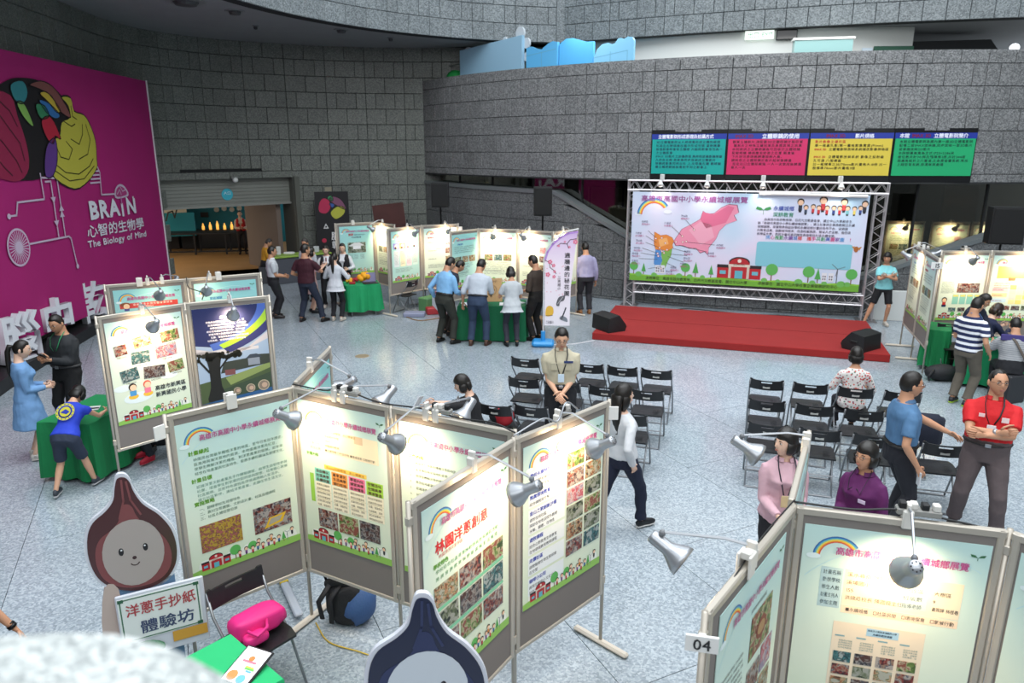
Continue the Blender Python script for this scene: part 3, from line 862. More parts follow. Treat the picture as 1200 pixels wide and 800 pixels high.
# ================================================================== theatre signs on the parapet
SIGN_TXT = [
    ('#14a39a', [('立體電影院形成原理及拍攝方式', .55, '#e8ecff')], ['3D立體電影院以人眼視覺形成立體的原理', '利用左右眼視差在腦中形成空間 當眼睛看', '兩個影像時會有立體感 大腦將影像合而為一', '之立體影像', 'IMAX 3D影片之拍攝原理 是用兩部攝影機模擬', '人的左右眼 將影像同步放映成立體影片', '眼鏡將影像同時左右 上,左眼看左圖 觀眾戴', '著立體眼鏡就能看到不同之影像上']),
    ('#cf2a63', [('IMAX 3D', .55, '#8c1f3a'), ('立體眼鏡的使用', 1.0, '#e8ecff')], ['觀賞立體影片,須配戴3D立體眼鏡才能欣賞', ' 電影片之特殊立體效果及身歷其境之效果', '本院提供之立體眼鏡為可回收式立體眼鏡', '配戴眼鏡 請調整至舒適之位置 觀賞後', '下片即可將眼鏡歸還服務人員。', '請將您之立體眼鏡於影片結束後歸還', ' 並在出口立體眼鏡箱 一人一次使用後歸還', '專人一次']),
    ('#dcc64a', [('IMAX 3D', .55, '#8c1f3a'), ('影片規格', 1.0, '#e8ecff')], ['影片影像之標示區', '單一格齒孔影/單一畫格影像寬度(P/mm)', 'IMAX 3D 立體電影院放映系統播放影像規格區', '', 'IMAX 3D 立體電影放映系統 影像之投射齒', '孔可達 八個標齒', '比一般標準之35/70mm影片畫格大10倍 比一', '般標準70mm影片畫格3倍']),
    ('#25ac70', [('本館 ', .2, '#e8ecff'), ('IMAX 3D', .6, '#8c1f3a'), ('立體電影院簡介', 1.2, '#e8ecff')], ['本館立體電影院為國內第一座3D立體電影院', '配備二部IMAX放映機,同步放映一面3D影片', '或單機放映2D影片', '本院銀幕高寬為立式1723×2286米', '座位數共計341席及殘障席3席,共計344席', '超廣角設計之六聲道,之身歷音響系統,再加', '上超低音系統,很清晰與劇場'])]
names = ['turquoise', 'crimson', 'yellow', 'green']
for i in range(4):
    a, b = s_sign0 + i * MOD, s_sign0 + (i + 1) * MOD
    p, q = RIGHT.at(a), RIGHT.at(b); L = (q - p).length; ang = atan2(q.y - p.y, q.x - p.x)
    t = thing('cinema_sign', names[i] + ' cinema information panel in the row on the granite parapet', 'sign', (p.x + sin(ang) * .06, p.y - cos(ang) * .06, 3.10), ang, 'cinema information panels')
    MB().box((L / 2, 0.02, 0.57), (L, 0.06, 1.16)).build('black_backing', mat('sign_black', '#111215', 0.35), t)
    MB().box((L / 2, -0.02, 0.53), (L - 0.05, 0.02, 0.80)).build('colour_sheet', mat('sign_' + names[i], SIGN_TXT[i][0], 0.4), t)
    MB().box((L / 2, -0.02, 0.99), (L - 0.02, 0.02, 0.125)).build('title_strip', mat('sign_blue', '#263a9c', 0.4), t)
    P = Print(0.001)
    if i == 0: P.text('立體電影院形成原理及拍攝方式', .16, .952, .10, '#eef0ff', 2, width=1.3, bold=.05)
    if i == 1: P.text('IMAX 3D', .16, .955, .10, '#7b1d4c', 2, bold=.08); P.text('立體眼鏡的使用', .75, .945, .115, '#eef0ff', 2, bold=.05)
    if i == 2: P.text('IMAX 3D', .34, .955, .10, '#7b1d4c', 2, bold=.08); P.text('影片規格', .95, .95, .10, '#eef0ff', 2, bold=.05)
    if i == 3: P.text('本館', .10, .95, .105, '#eef0ff', 2, bold=.05); P.text('IMAX 3D', .36, .955, .10, '#7b1d4c', 2, bold=.08); P.text('立體電影院簡介', .83, .95, .105, '#eef0ff', 2, bold=.05)
    for k, ln in enumerate(SIGN_TXT[i][1 + 1]):
        col = ['#0d3f55', '#5a1030', '#3b3410', '#0f4a3c'][i]
        z = .84 - k * .082
        x = .12
        if ln.startswith('IMAX 3D') and i == 2:
            P.text('IMAX 3D', x, z, .062, '#c02a2a', 2, bold=.06); x += text_width('IMAX 3D', .062) + .03; ln = ln[7:]
        elif k == 0 and i == 2: col = '#c02a2a'
        if ln: P.text(ln, x, z, .066, col, 2, bold=.03, width=min(text_width(ln, .066) * 1.25, L - .2 - (x - .12)))
    P.build('lettering', t, (0, -0.031, 0))

# ================================================================== pale blue cut-out panels on the gallery
def cutout(label, d0, d1, r, zb, prof, col, extra=None, cat='panel'):
    x0, y0 = on_arc(r, d0); x1, y1 = on_arc(r, d1)
    L = hypot(x1 - x0, y1 - y0); a = atan2(y1 - y0, x1 - x0)
    t = thing('blue_cutout_panel', label, cat, (x0, y0, 4.7), a)
    MB().prism([(x * L, z - 4.7) for x, z in prof], -0.10, 0.0).build('panel_face', mat('cut_' + col[1:], col, 0.5), t)
    if extra: extra(t, L)
    return t
def seam(xs, z0, z1, top=None):
    def f(t, L):
        P = Print()
        for x in xs: P.line([(x * L, z0 - 4.7), (x * L, z1 - 4.7)], 0.015, '#6aa9c9', 1)
        if top: P.line([(top[0] * L, top[2] - 4.7), (top[1] * L, top[3] - 4.7)], 0.015, '#6aa9c9', 1)
        P.build('panel_seams', t, (0, -0.101, 0))
    return f
def white_bumps(t, L):
    for x, z, r in ((.09, 6.62, .13), (.26, 6.66, .07), (.70, 6.78, .07), (.93, 6.88, .17), (1.02, 6.6, .14), (1.03, 6.25, .12)):
        MB().lathe([(0, 0), (r, 0), (r, .06), (0, .06)], 16, 0, Matrix.Rotation(pi / 2, 4, 'X')).build('white_bump', mat('white_foam2', '#cfd8de', 0.6), t, (x * L, 0.06, z - 4.7))
cutout('large pale blue panel at the left end of the gallery, white bumps along its edge', 216.4, 227.2, 14.6, 4.7, [(0, 4.75), (1, 4.75), (1, 6.80), (0, 6.66)], '#9cc6df', white_bumps)
cutout('bright blue wavy-topped panel second from the left on the gallery', 227.8, 231.9, 14.6, 4.7, [(0, 4.75), (1, 4.75), (1, 6.52), (.85, 6.55), (.7, 6.5), (.5, 6.38), (.3, 6.42), (.15, 6.48), (0, 6.45)], '#5fb4e6', seam([.5], 5, 6.3, (0, .95, 6.25, 6.35)))
cutout('brightest blue panel with a gently curved top, third on the gallery', 232.0, 236.0, 14.55, 4.7, [(0, 4.75), (1, 4.75), (1, 6.46), (.8, 6.46), (.6, 6.52), (.4, 6.58), (.2, 6.58), (.05, 6.5), (0, 6.45)], '#58b2ea')
cutout('cloud-shaped pale blue panel with a doored frame, right of the gallery group', 236.2, 240.4, 14.6, 4.7,
       [(0, 4.75), (1, 4.75), (1, 6.40), (.95, 6.47), (.85, 6.49), (.75, 6.44), (.68, 6.47), (.6, 6.46), (.53, 6.36), (.45, 6.34), (.35, 6.38), (.2, 6.36), (.08, 6.25), (0, 6.08)], '#86c6e8', seam([.42, .85], 5, 6.17, (.0, .85, 6.05, 6.17)))
t = arc_thing('folded_flag', 'dark green folded flag standing behind the large pale blue panel', 'flag', 14.2, 222.3, 4.7)
MB().lathe([(.0, 1.0), (.22, 1.1), (.19, 1.5), (.10, 1.85), (.03, 2.02), (0, 2.05)], 10).build('flag_cloth', mat('flag_green', '#1d5a3c', 0.7), t)
MB().tube([(0, 0, 0), (0, 0, 2.08)], 0.02, 6).build('pole', mat('pole_metal', '#9aa0a0', 0.4, .6), t)
MB().rbox((0, -.17, 1.7), (.12, .03, .14), .005).build('badge', mat('flag_badge', '#b8a888', 0.6), t)
t = arc_thing('metal_railing', 'thin pale metal rail at the dark left end of the gallery', 'railing', 14.6, 211.6, 4.7)
MB().tube([(-.1, 0, 0), (-.1, 0, 1.6), (1.3, 0.0, 1.6)], 0.02, 6).build('rail_tube', mat('pole_metal', '#9aa0a0', 0.4, .6), t)
tag(MB().rbox((0, 0, .35), (.35, .3, 1.5), .04).build('dark_case', BLK, None, (*on_arc(14.45, 209.8), 5.05)), 'small dark case on the gallery left of the green cloth', 'case')
bb = MB().ball((0, 0, 0), (.30, .2, .26), 12, 8)
tag(bb.build('green_cloth_bundle', mat('bright_green', '#1f9a48', .7), None, (*on_arc(14.6, 214.8), 5.90), smooth=True), 'crumpled bright green cloth on the gallery beside the pale blue panel', 'cloth')
MB().lathe([(.0, 0), (.2, .0), (.2, .4), (0, .42)], 8)
t = arc_thing('cloth_stand', 'dark crate under the green cloth on the gallery', 'crate', 14.6, 214.8, 4.7)
MB().rbox((0, 0, .49), (.4, .3, .97), .01).build('crate_body', BLK, t)
tag(MB().ball((0, 0, 0), (.10, .10, .09), 12, 8).build('dome_lamp', mat('lamp_white', '#f2f6fa', .3, emit=1.0), None, (*on_arc(15.1, 272.3), 5.92), smooth=True), 'small bright dome lamp on the parapet top at the right', 'lamp')

# ================================================================== stage
ST = Vector((1.66, 14.35)); SA = radians(-17.5)
RED = mat('red_carpet', '#92201f', 0.95, var=0.06, scale=3, bump=.15, bscale=150)
t = thing('stage', 'low red-carpeted stage in front of the big backdrop', 'stage', (ST.x, ST.y, 0), SA)
MB().rbox((2.78, 1.40, 0.075), (5.56, 2.84, 0.15), 0.012).build('carpet', RED, t)
MB().box((2.78, 1.38, 0.153), (5.5, 0.012, 0.004)).build('carpet_seam', mat('carpet_seam', '#801c1c', .95), t)

# ---- box truss
TA = Vector((2.83, 17.78)); TB = Vector((8.24, 16.00)); TL = (TB - TA).length; TR = atan2((TB - TA).y, (TB - TA).x)
ALU = mat('truss_aluminium', '#c6c2c4', 0.35, 0.55)
def truss(L, w=0.26, vertical=False):
    b = MB(); r = 0.019; h = w / 2 - r
    for y in (-h, h):
        for z in (-h, h): b.tube([(0, y, z), (L, y, z)], r, 6)
    n = max(2, round(L / 0.30)); st = L / n
    for i in range(n):
        x0, x1 = i * st, (i + 1) * st; xm = (x0 + x1) / 2
        for y in (-h, h):
            b.tube([(x0, y, -h), (xm, y, h), (x1, y, -h)], 0.009, 4, caps=False)
        for z in (-h, h):
            b.tube([(x0, -h, z), (xm, h, z), (x1, -h, z)], 0.009, 4, caps=False)
    for x in (0.01, L - 0.01):
        for y in (-h, h): b.tube([(x, y, -h), (x, y, h)], 0.014, 5)
        for z in (-h, h): b.tube([(x, -h, z), (x, h, z)], 0.014, 5)
    return b
t = thing('truss_frame', 'aluminium lattice truss frame holding the stage backdrop', 'truss', (TA.x, TA.y, 0), TR)
truss(TL + .0).build('top_beam', ALU, t, (0, 0, 2.97))
truss(TL - .5).build('bottom_beam', ALU, t, (0.25, 0, 0.48))
for x in (0.13, TL - 0.13):
    truss(2.84).build('post', ALU, t, (x, 0, 0.0), (0, -pi / 2, 0))
    MB().rbox((x, 0, 0.012), (0.42, 0.42, 0.024), 0.004).build('base_plate', mat('plate_steel', '#8c8a8c', .4, .6), t)
TRUSS = t

# ---- stage backdrop with its print
BWd, BH = 5.18, 2.14
t = thing('stage_backdrop', 'large printed backdrop with a pink map and cartoon school, hung in the truss', 'backdrop', (TA.x + cos(TR) * .14 + sin(TR) * .17, TA.y + sin(TR) * .14 - cos(TR) * .17, 0.68), TR)
skym = bpy.data.materials.new('backdrop_print'); skym.use_nodes = True
nt = skym.node_tree; b_ = nt.nodes['Principled BSDF']
tc = nt.nodes.new('ShaderNodeTexCoord'); no = nt.nodes.new('ShaderNodeTexNoise'); no.inputs['Scale'].default_value = 0.55
no.inputs['Detail'].default_value = 2
nt.links.new(tc.outputs['Object'], no.inputs['Vector'])
rr = ramp_node(nt, [(0.3, '#a9cfe6'), (0.48, '#cdd9ee'), (0.62, '#dcd6ec'), (0.8, '#bfd6ea')])
nt.links.new(no.outputs['Fac'], rr.inputs['Fac']); nt.links.new(rr.outputs['Color'], b_.inputs['Base Color']); b_.inputs['Roughness'].default_value = .55
MB().box((BWd / 2, 0.01, BH / 2), (BWd, 0.02, BH)).build('backdrop_sheet', skym, t)

def rainbow(P, x, z, r, lay=2, sq=1.0, full=False):
    cols = ['#2d5f9e', '#3f8fc8', '#8cc69a', '#f0d24a', '#ee9a3a', '#d6533c']
    n = len(cols); w = r * .30 / n
    for i, c in enumerate(cols):
        P.band(x, z, r - (i + 1) * w, r - i * w, 35 if not full else 28, 178, c, lay, 12, sq)
def school(P, x, z, w, lay=4):
    """little red cartoon school, w wide"""
    h = w * .38; R_ = '#b3262e'; D = '#2a2024'
    P.rect(x, z, x + w, z + h * .72, R_, lay); P.rect(x - .01 * w, z + h * .66, x + w * 1.01, z + h * .86, D, lay + 1)
    P.rect(x + w * .26, z, x + w * .74, z + h * 1.05, R_, lay + 2); P.disc(x + w * .5, z + h * 1.02, w * .24, D, lay + 2, 16, rz=w * .135, a0=0, a1=180)
    P.disc(x + w * .5, z + h * 1.0, w * .21, R_, lay + 3, 16, rz=w * .11, a0=0, a1=180)
    P.rect(x + w * .25, z + h * .74, x + w * .75, z + h * .90, '#d9cdbf', lay + 4)
    for a in (.26, .68): P.rect(x + w * a, z, x + w * (a + .06), z + h * .74, '#cdbfb2', lay + 4)
    P.rect(x + w * .41, z, x + w * .59, z + h * .5, '#5fb0c0', lay + 4)
    for a in (.06, .80): P.rect(x + w * a, z + h * .25, x + w * (a + .14), z + h * .48, '#6ab4c4', lay + 4)
    P.disc(x + w * .5, z + h * 1.12, w * .045, '#e8dcd0', lay + 5, 10)
def tree(P, x, z, h, lay=3, cone=False):
    P.rect(x - h * .03, z, x + h * .03, z + h * .5, '#7d5a3a', lay)
    if cone: P.poly([(x - h * .2, z + h * .25), (x + h * .2, z + h * .25), (x, z + h)], '#4fa551', lay + 1)
    else: P.disc(x, z + h * .65, h * .34, '#5cb157', lay + 1, 14)
def child(P, x, z, h, lay=5, shirt='#b3343a', hair='#1d1a1c'):
    P.rect(x - h * .14, z, x + h * .14, z + h * .45, shirt, lay); P.rect(x - h * .1, z - h * .12, x + h * .1, z + h * .06, '#2b2a33', lay)
    P.disc(x, z + h * .72, h * .27, hair, lay + 1, 12); P.disc(x, z + h * .65, h * .215, '#f0c8a8', lay + 2, 12)

P = Print(0.0012)
gl_ = [(0, 0), (BWd, 0), (BWd, .17)] + [(BWd - i * BWd / 20, .165 + .02 * sin(i * 1.3)) for i in range(1, 20)] + [(0, .17)]
P.poly(gl_, '#8cc63f', 2); P.poly([(x, z * .8 if z > .05 else z) for x, z in gl_], '#6fae3a', 3)
P.text('高雄市高國中小學永續城鄉展覽', .20, 1.93, .155, '#96508f', 7, width=2.45, bold=.03)
rainbow(P, .52, 1.60, .40, 3, 1.0)
P.disc(.85, 1.68, .10, '#e4e9f4', 3, rz=.05); P.disc(.14, 1.62, .08, '#dfe8f4', 3, rz=.04)
def tr_(l): return [(x - .14, z - .68) for x, z in l]
PK = tr_([(1.17, 1.67), (1.35, 1.97), (1.55, 2.08), (1.75, 2.21), (1.80, 2.40), (1.9, 2.33), (2.05, 2.35), (2.2, 2.48), (2.36, 2.56), (2.55, 2.55), (2.60, 2.38), (2.5, 2.32), (2.57, 2.2), (2.34, 2.11), (2.2, 1.95), (2.14, 1.77), (1.99, 1.56), (1.98, 1.39), (1.9, 1.46), (1.8, 1.42), (1.7, 1.53), (1.55, 1.52), (1.4, 1.58), (1.23, 1.57)])
OR = tr_([(.70, 1.88), (.85, 1.80), (.99, 1.82), (1.12, 1.76), (1.17, 1.68), (1.14, 1.58), (1.16, 1.52), (1.04, 1.42), (.88, 1.46), (.75, 1.45), (.70, 1.6)])
GR = tr_([(1.0, 1.44), (1.14, 1.49), (1.12, 1.32), (1.06, 1.2), (.99, 1.0), (.93, .92), (.88, 1.05), (.92, 1.2), (.88, 1.38)])
BLp = tr_([(.75, 1.46), (.9, 1.42), (.88, 1.3), (.92, 1.2), (.88, 1.1), (.92, .95), (.85, .92), (.78, 1.02), (.72, 1.12), (.73, 1.3)])
for pts, c in ((PK, '#e692ac'), (OR, '#e08a3c'), (GR, '#79b356'), (BLp, '#4f8fd0')):
    cx = sum(p[0] for p in pts) / len(pts); cz = sum(p[1] for p in pts) / len(pts)
    P.poly([(x + (x - cx) * .02, z + (z - cz) * .025) for x, z in pts], '#7a4658', 3); P.poly(pts, c, 4)
P.poly(tr_([(1.75, 2.21), (1.80, 2.38), (2.05, 2.33), (2.36, 2.54), (2.5, 2.5), (2.34, 2.15), (1.9, 2.0)]), '#dc6f92', 5)
P.poly(tr_([(1.5, 1.95), (1.75, 2.15), (2.0, 2.1), (2.1, 1.8), (1.8, 1.6)]), '#eaa6bc', 5)
P.poly(tr_([(.8, 1.7), (1.0, 1.75), (1.05, 1.6), (.85, 1.52)]), '#edb06a', 5)
for x, z in ((1.36, 1.80), (1.22, 1.66), (1.38, 1.66), (1.46, 1.68), (1.62, 1.96), (.74, 1.72), (.88, 1.74), (.97, 1.62), (.84, 1.5), (.82, 1.3), (.9, 1.42), (1.02, 1.46), (.95, 1.38), (.9, 1.0), (.8, 1.36)):
    x -= .14; z -= .68
    P.disc(x, z, .028, '#b2505a', 6, 8); P.disc(x, z, .018, '#f6efe6', 7, 8)
for (x0, z0, x1, z1) in ((1.36, 1.80, 1.10, 2.02), (1.62, 1.98, 1.42, 2.18), (.74, 1.74, .55, 1.9), (.76, 1.62, .5, 1.78), (.84, 1.5, .5, 1.62), (.82, 1.36, .42, 1.48), (.82, 1.3, .4, 1.36), (.8, 1.22, .36, 1.22), (1.5, 1.66, 2.12, 1.62), (1.3, 1.58, 1.95, 1.45), (1.15, 1.5, 1.5, 1.42), (1.1, 1.36, 1.5, 1.34), (1.05, 1.3, 1.42, 1.18), (1.0, 1.15, 1.22, 1.06), (.9, 1.05, .6, .98)):
    P.line([(x0 - .14, z0 - .68), (x1 - .14, z1 - .68)], .008, '#3d3036', 6)
lab = [('甲仙區', '寶隆國小', 1.30, 2.26), ('六龜區', '新發國小', .92, 2.08), ('茄萣區', '茄萣國中', .38, 2.10), ('永安區', '永安國小', .24, 1.82), ('岡山區', '岡山國小', .26, 1.64), ('梓官區', '梓官國小', .22, 1.46), ('楠梓區', '楠梓國小', .18, 1.32), ('左營區', '新莊國小', .18, 1.14),
       ('桃源區', '桃源國中', 2.16, 1.60), ('茂林區', '多納國小', 1.97, 1.40), ('美濃區', '美濃國中', 1.42, 1.42), ('旗山區', '旗山國中', 1.42, 1.26), ('大樹區', '溪埔國小', 1.34, 1.12), ('林園區', '林園國小', 1.12, 1.02), ('鳳山區', '文山國小', 1.02, .92)]
for a, c, x, z in lab:
    P.text(a, x - .14, z - .68, .052, '#4b3f6b', 7); P.text(c, x - .14, z - .745, .052, '#b0467e', 7)
school(P, 2.08, .17, .98, 8)
P.text('SCHOOL', 2.44, .485, .05, '#5a2a20', 14, width=.26, bold=.06)
for x, h, c in ((.10, .30, 0), (.34, .28, 1), (1.34, .32, 0), (1.58, .36, 1), (1.94, .30, 1), (3.30, .40, 0), (4.10, .38, 0), (4.30, .34, 1), (5.0, .36, 0)): tree(P, x, .16, h, 4, bool(c))
for x, r in ((.22, .08), (.6, .07), (1.2, .08), (1.45, .07), (1.75, .06), (3.15, .07), (3.45, .05), (3.9, .09), (4.2, .07), (4.45, .06), (4.8, .09), (4.93, .07)): P.disc(x, .16, r, '#6fb85a', 4, 12, rz=r * .8)
for x in (.62, .74, 4.38, 4.52): P.rect(x, .2, x + .11, .40, '#dfe2e8', 5); [P.rect(x + .02 + .045 * i, .24 + .06 * j, x + .045 + .045 * i, .275 + .06 * j, '#4a4450', 6) for i in range(2) for j in range(2)]
P.line([(4.70, .18), (4.70, .50)], .018, '#5d5f66', 5)
for a in (20, 140, 260): P.line([(4.70, .5), (4.70 + .16 * cos(radians(a)), .5 + .16 * sin(radians(a)))], .012, '#5d5f66', 6)
P.text('主辦單位：高雄市政府教育局、日月光文教基金會、國立中山大學', .40, .045, .085, '#3a4a20', 6, width=2.38, bold=.02)
P.text('承辦單位：國立中山大學社會企業發展研究中心', 3.02, .055, .085, '#3a4a20', 6, width=1.72, bold=.02)
for s_ in (-1, 1): P.poly([(3.00, 1.78), (3.00 + s_ * .05, 1.83), (3.00 + s_ * .14, 1.86), (3.00 + s_ * .17, 1.80), (3.00 + s_ * .08, 1.77)][::s_], '#3d8a4e', 4)
P.line([(3.0, 1.78), (3.0, 1.68)], .01, '#3d8a4e', 4)
P.text('永續城鄉', 3.21, 1.78, .112, '#4457a8', 4, bold=.03); P.text('深耕教育', 3.21, 1.64, .112, '#3f8f74', 4, bold=.03)
for i, (x, z, h, c) in enumerate([(3.78, 1.78, .28, '#2b3344'), (3.90, 1.72, .2, '#3d4d63'), (4.05, 1.74, .2, '#c83c40'), (4.17, 1.72, .2, '#c83c40'), (4.25, 1.80, .32, '#c83c40'), (4.34, 1.72, .2, '#c83c40'), (4.48, 1.72, .2, '#3a4b8c'), (4.60, 1.72, .2, '#c83c40'), (4.68, 1.80, .28, '#d84a4a'), (4.76, 1.72, .2, '#7cc0c4'), (4.90, 1.72, .19, '#e8d36a'), (5.02, 1.74, .19, '#3a4b8c'), (5.10, 1.78, .26, '#32333b')]):
    if x < BWd - .05: child(P, x, z, h, 4, c)
para = ['　　由高雄市政府教育局、日月光文教基金會、國立中山大學聯合主', '辦「高雄市高國中小學永續城鄉展覽」，建立社會與企業推動關注永續', '城鄉議題，並實際參與設計學校永續城鄉計畫的合作平台，以期提', '升教育品質、鼓勵城市經濟、改造校園風貌，使以人才返鄉，進而提', '昇學童大學，再將計畫成果回饋至高雄學校社區永續發展。']
for i, ln in enumerate(para): P.text(ln, 2.90, 1.545 - i * .083, .066, '#4e4a5e', 4, width=min(2.08, text_width(ln, .066)), bold=.015)
cols = ['#5b9bd5', '#c94f86', '#4fa06a', '#4fa06a', '#7c5aa6', '#7c5aa6', '#4a7fc0', '#d05a5a', '#fff', '#d05a5a', '#c9418a', '#3aa070', '#3aa070', '#4a62b8', '#c94f86', '#7c5aa6', '#5b9bd5', '#5b9bd5', '#fff', '#c9418a']
for i, ch in enumerate('同心推動永續城鄉　攜手共創美麗家園　！'):
    if ch != '　': P.text(ch, 3.10 + i * .098, 1.125, .098, cols[i % len(cols)] if cols[i % len(cols)] != '#fff' else '#c9418a', 4, bold=.03)
rb = []
for cx, cz, a0 in ((4.90, 1.00, 0), (2.98, 1.00, 90), (2.98, .55, 180), (4.90, .55, 270)):
    rb += [(cx + .06 * cos(radians(a0 + 15 * k)), cz + .06 * sin(radians(a0 + 15 * k))) for k in range(7)]
P.poly(rb, '#7fc4d4', 4)
P.blob([(4.98, .98), (5.03, 1.03), (5.08, .98), (5.05, .90), (5.0, .91)], '#a8642c', 5); P.poly([(5.05, .99), (5.14, 1.03), (5.10, .94)], '#c08848', 5); P.poly([(4.93, 1.02), (5.0, 1.03), (4.98, .97)], '#c08848', 5)
P.build('backdrop_print', t, (0, -0.001, 0))
# ties that hold the sheet to the truss
for i in range(13):
    MB().tube([(BWd * i / 12, 0.02, BH), (BWd * i / 12, 0.08, BH + .13)], .006, 4).build('tie', mat('white_cord', '#dcd8dc', .6), t)

# ---- lamps on the truss
def tp(u, v=0, z=0): return (TA.x + cos(TR) * u - sin(TR) * v, TA.y + sin(TR) * u + cos(TR) * v, z)
for i, u in enumerate((.80, 1.86, 3.08, 4.70)):
    t = thing('flood_lamp', ['leftmost', 'second from left', 'third from left', 'rightmost'][i] + ' small white flood lamp clamped on top of the stage truss', 'lamp', tp(u, -.02, 3.10), TR, 'flood lamps on the truss')
    MB().rbox((0, 0, .06), (.10, .10, .14), .01).build('clamp', mat('white_plastic', '#dfe2df', .4), t)
    MB().tube([(0, 0, .1), (0, -.18, .12), (0, -.28, .02), (0, -.30, -.08)], .012, 6).build('arm', ALU, t)
    MB().lathe([(.02, .08), (.04, .05), (.075, -.05), (.07, -.05), (.0, .02)], 14, 0, Matrix.Rotation(radians(-25), 4, 'X')).build('reflector', mat('white_plastic', '#dfe2df', .4), t, (0, -.31, -.08))
    d = bpy.data.lights.new('flood', 'SPOT'); d.energy = 18; d.color = (1, .9, .78); d.spot_size = radians(100); d.spot_blend = .8; d.shadow_soft_size = .04
    o = bpy.data.objects.new('flood_light', d); COL.objects.link(o); o.location = tp(u, -.40, 3.0); o.rotation_euler = (radians(28), 0, TR)
t = thing('fluorescent_tube', 'long white tube lamp under the right part of the top truss beam', 'lamp', tp(3.02, -.22, 2.83), TR)
MB().tube([(0, 0, 0), (2.25, 0, -.02)], .035, 8).build('tube_housing', mat('tube_white', '#eeeeea', .35), t)
for x in (.05, 1.1, 2.2): MB().tube([(x, 0, .02), (x, .12, .10)], .008, 5).build('bracket', ALU, t)

# ---- loudspeakers
GRILL = mat('speaker_grille', '#0e0f10', 0.75, bump=.4, bscale=300)
CAB = mat('speaker_cabinet', '#17181a', 0.55)
def speaker_on_stand(x, y, z, w, h, rz, label, stand_label):
    t = thing('loudspeaker', label, 'loudspeaker', (x, y, z), rz)
    MB().prism([(-w / 2, 0), (w / 2, 0), (w / 2, h), (-w / 2, h)], -.02, .30).build('cabinet', CAB, t)
    MB().rbox((0, -.03, h / 2), (w * .92, .03, h * .94), .01).build('grille', GRILL, t)
    MB().rbox((0, .31, h * .8), (.16, .03, .04), .008).build('handle', mat('black_plastic', '#101112', .4), t)
    s = thing('speaker_stand', stand_label, 'stand', (x, y + .12, 0), rz)
    MB().tube([(0, 0, .25), (0, 0, z)], .022, 8).build('pole', mat('black_pole', '#131416', .4, .4), s)
    for k in range(3):
        a = k * 2 * pi / 3 + .4
        MB().tube([(0, 0, .75), (.5 * cos(a), .5 * sin(a), .02)], .014, 6).build('leg', mat('black_pole', '#131416', .4, .4), s)
speaker_on_stand(-1.80, 18.2, 2.40, .42, .60, 0, 'black loudspeaker on a pole left of centre, under the slot window', 'black pole stand of the left loudspeaker, behind the boards')
speaker_on_stand(.72, 16.9, 2.30, .42, .66, 0, 'black loudspeaker on a pole beside the stair rail, above the cherry-blossom flag', 'black pole stand of the middle loudspeaker, behind the flag')
speaker_on_stand(9.75, 14.2, 1.98, .60, .72, radians(-15), 'large black loudspeaker cut by the right edge of the picture', 'black pole stand of the right loudspeaker')
def monitor_wedge(x, y, z, rz, label):
    t = thing('stage_monitor', label, 'loudspeaker', (x, y, z), rz)
    pr = [(-.22, 0), (.20, 0), (.24, .10), (.04, .34), (-.20, .30)]
    b = MB(); vs = [(-.30, a, b2) for a, b2 in pr] + [(.30, a, b2) for a, b2 in pr]; n = 5
    b.add(vs, [tuple(reversed(range(n))), tuple(range(n, 2 * n))] + [(i, (i + 1) % n, (i + 1) % n + n, i + n) for i in range(n)])
    b.build('cabinet', CAB, t)
    M = Matrix.Translation((0, .145, .225)) @ Matrix.Rotation(radians(-50), 4, 'X')
    MB().rbox((0, 0, .008), (.54, .28, .016), .005, 0, M).build('grille', GRILL, t)
    MB().rbox((-.305, -.02, .17), (.02, .14, .06), .01).build('handle', mat('handle_pit', '#050505', .6), t)
monitor_wedge(2.03, 14.62, .152, radians(-62), 'black wedge stage monitor at the left front corner of the red stage')
monitor_wedge(6.62, 13.12, .152, radians(35), 'black wedge stage monitor at the right front corner of the red stage')

# dark red easel by the far corner
t = thing('easel_board', 'dark reddish brown board leaning in the far corner left of the loudspeaker', 'board', (-3.6, 22.4, 0), radians(10))
MB().box((0, 0, 1.75), (.95, .06, .9), 0, Matrix.Rotation(radians(-6), 4, 'Y')).build('board_face', mat('dark_rust', '#4a2420', .5, var=.2, scale=3), t)
for x in (-.35, .35): MB().box((x, .06, .85), (.05, .05, 1.7)).build('leg', BLK, t)
MB().prism([(.4, 1.55), (1.5, .95), (1.9, .6), (.3, .6)], .05, .25).build('dark_slope', mat('dark_cover', '#1a1a1d', .7), t)
tag(MB().rbox((0, 0, .35), (1.4, .05, .7), .01).build('white_board_panel', mat('white_plastic', '#dfe2df', .4), None, (8.95, 16.0, 0), (0, 0, radians(-10))), 'white board standing on the floor behind the person in turquoise', 'board')

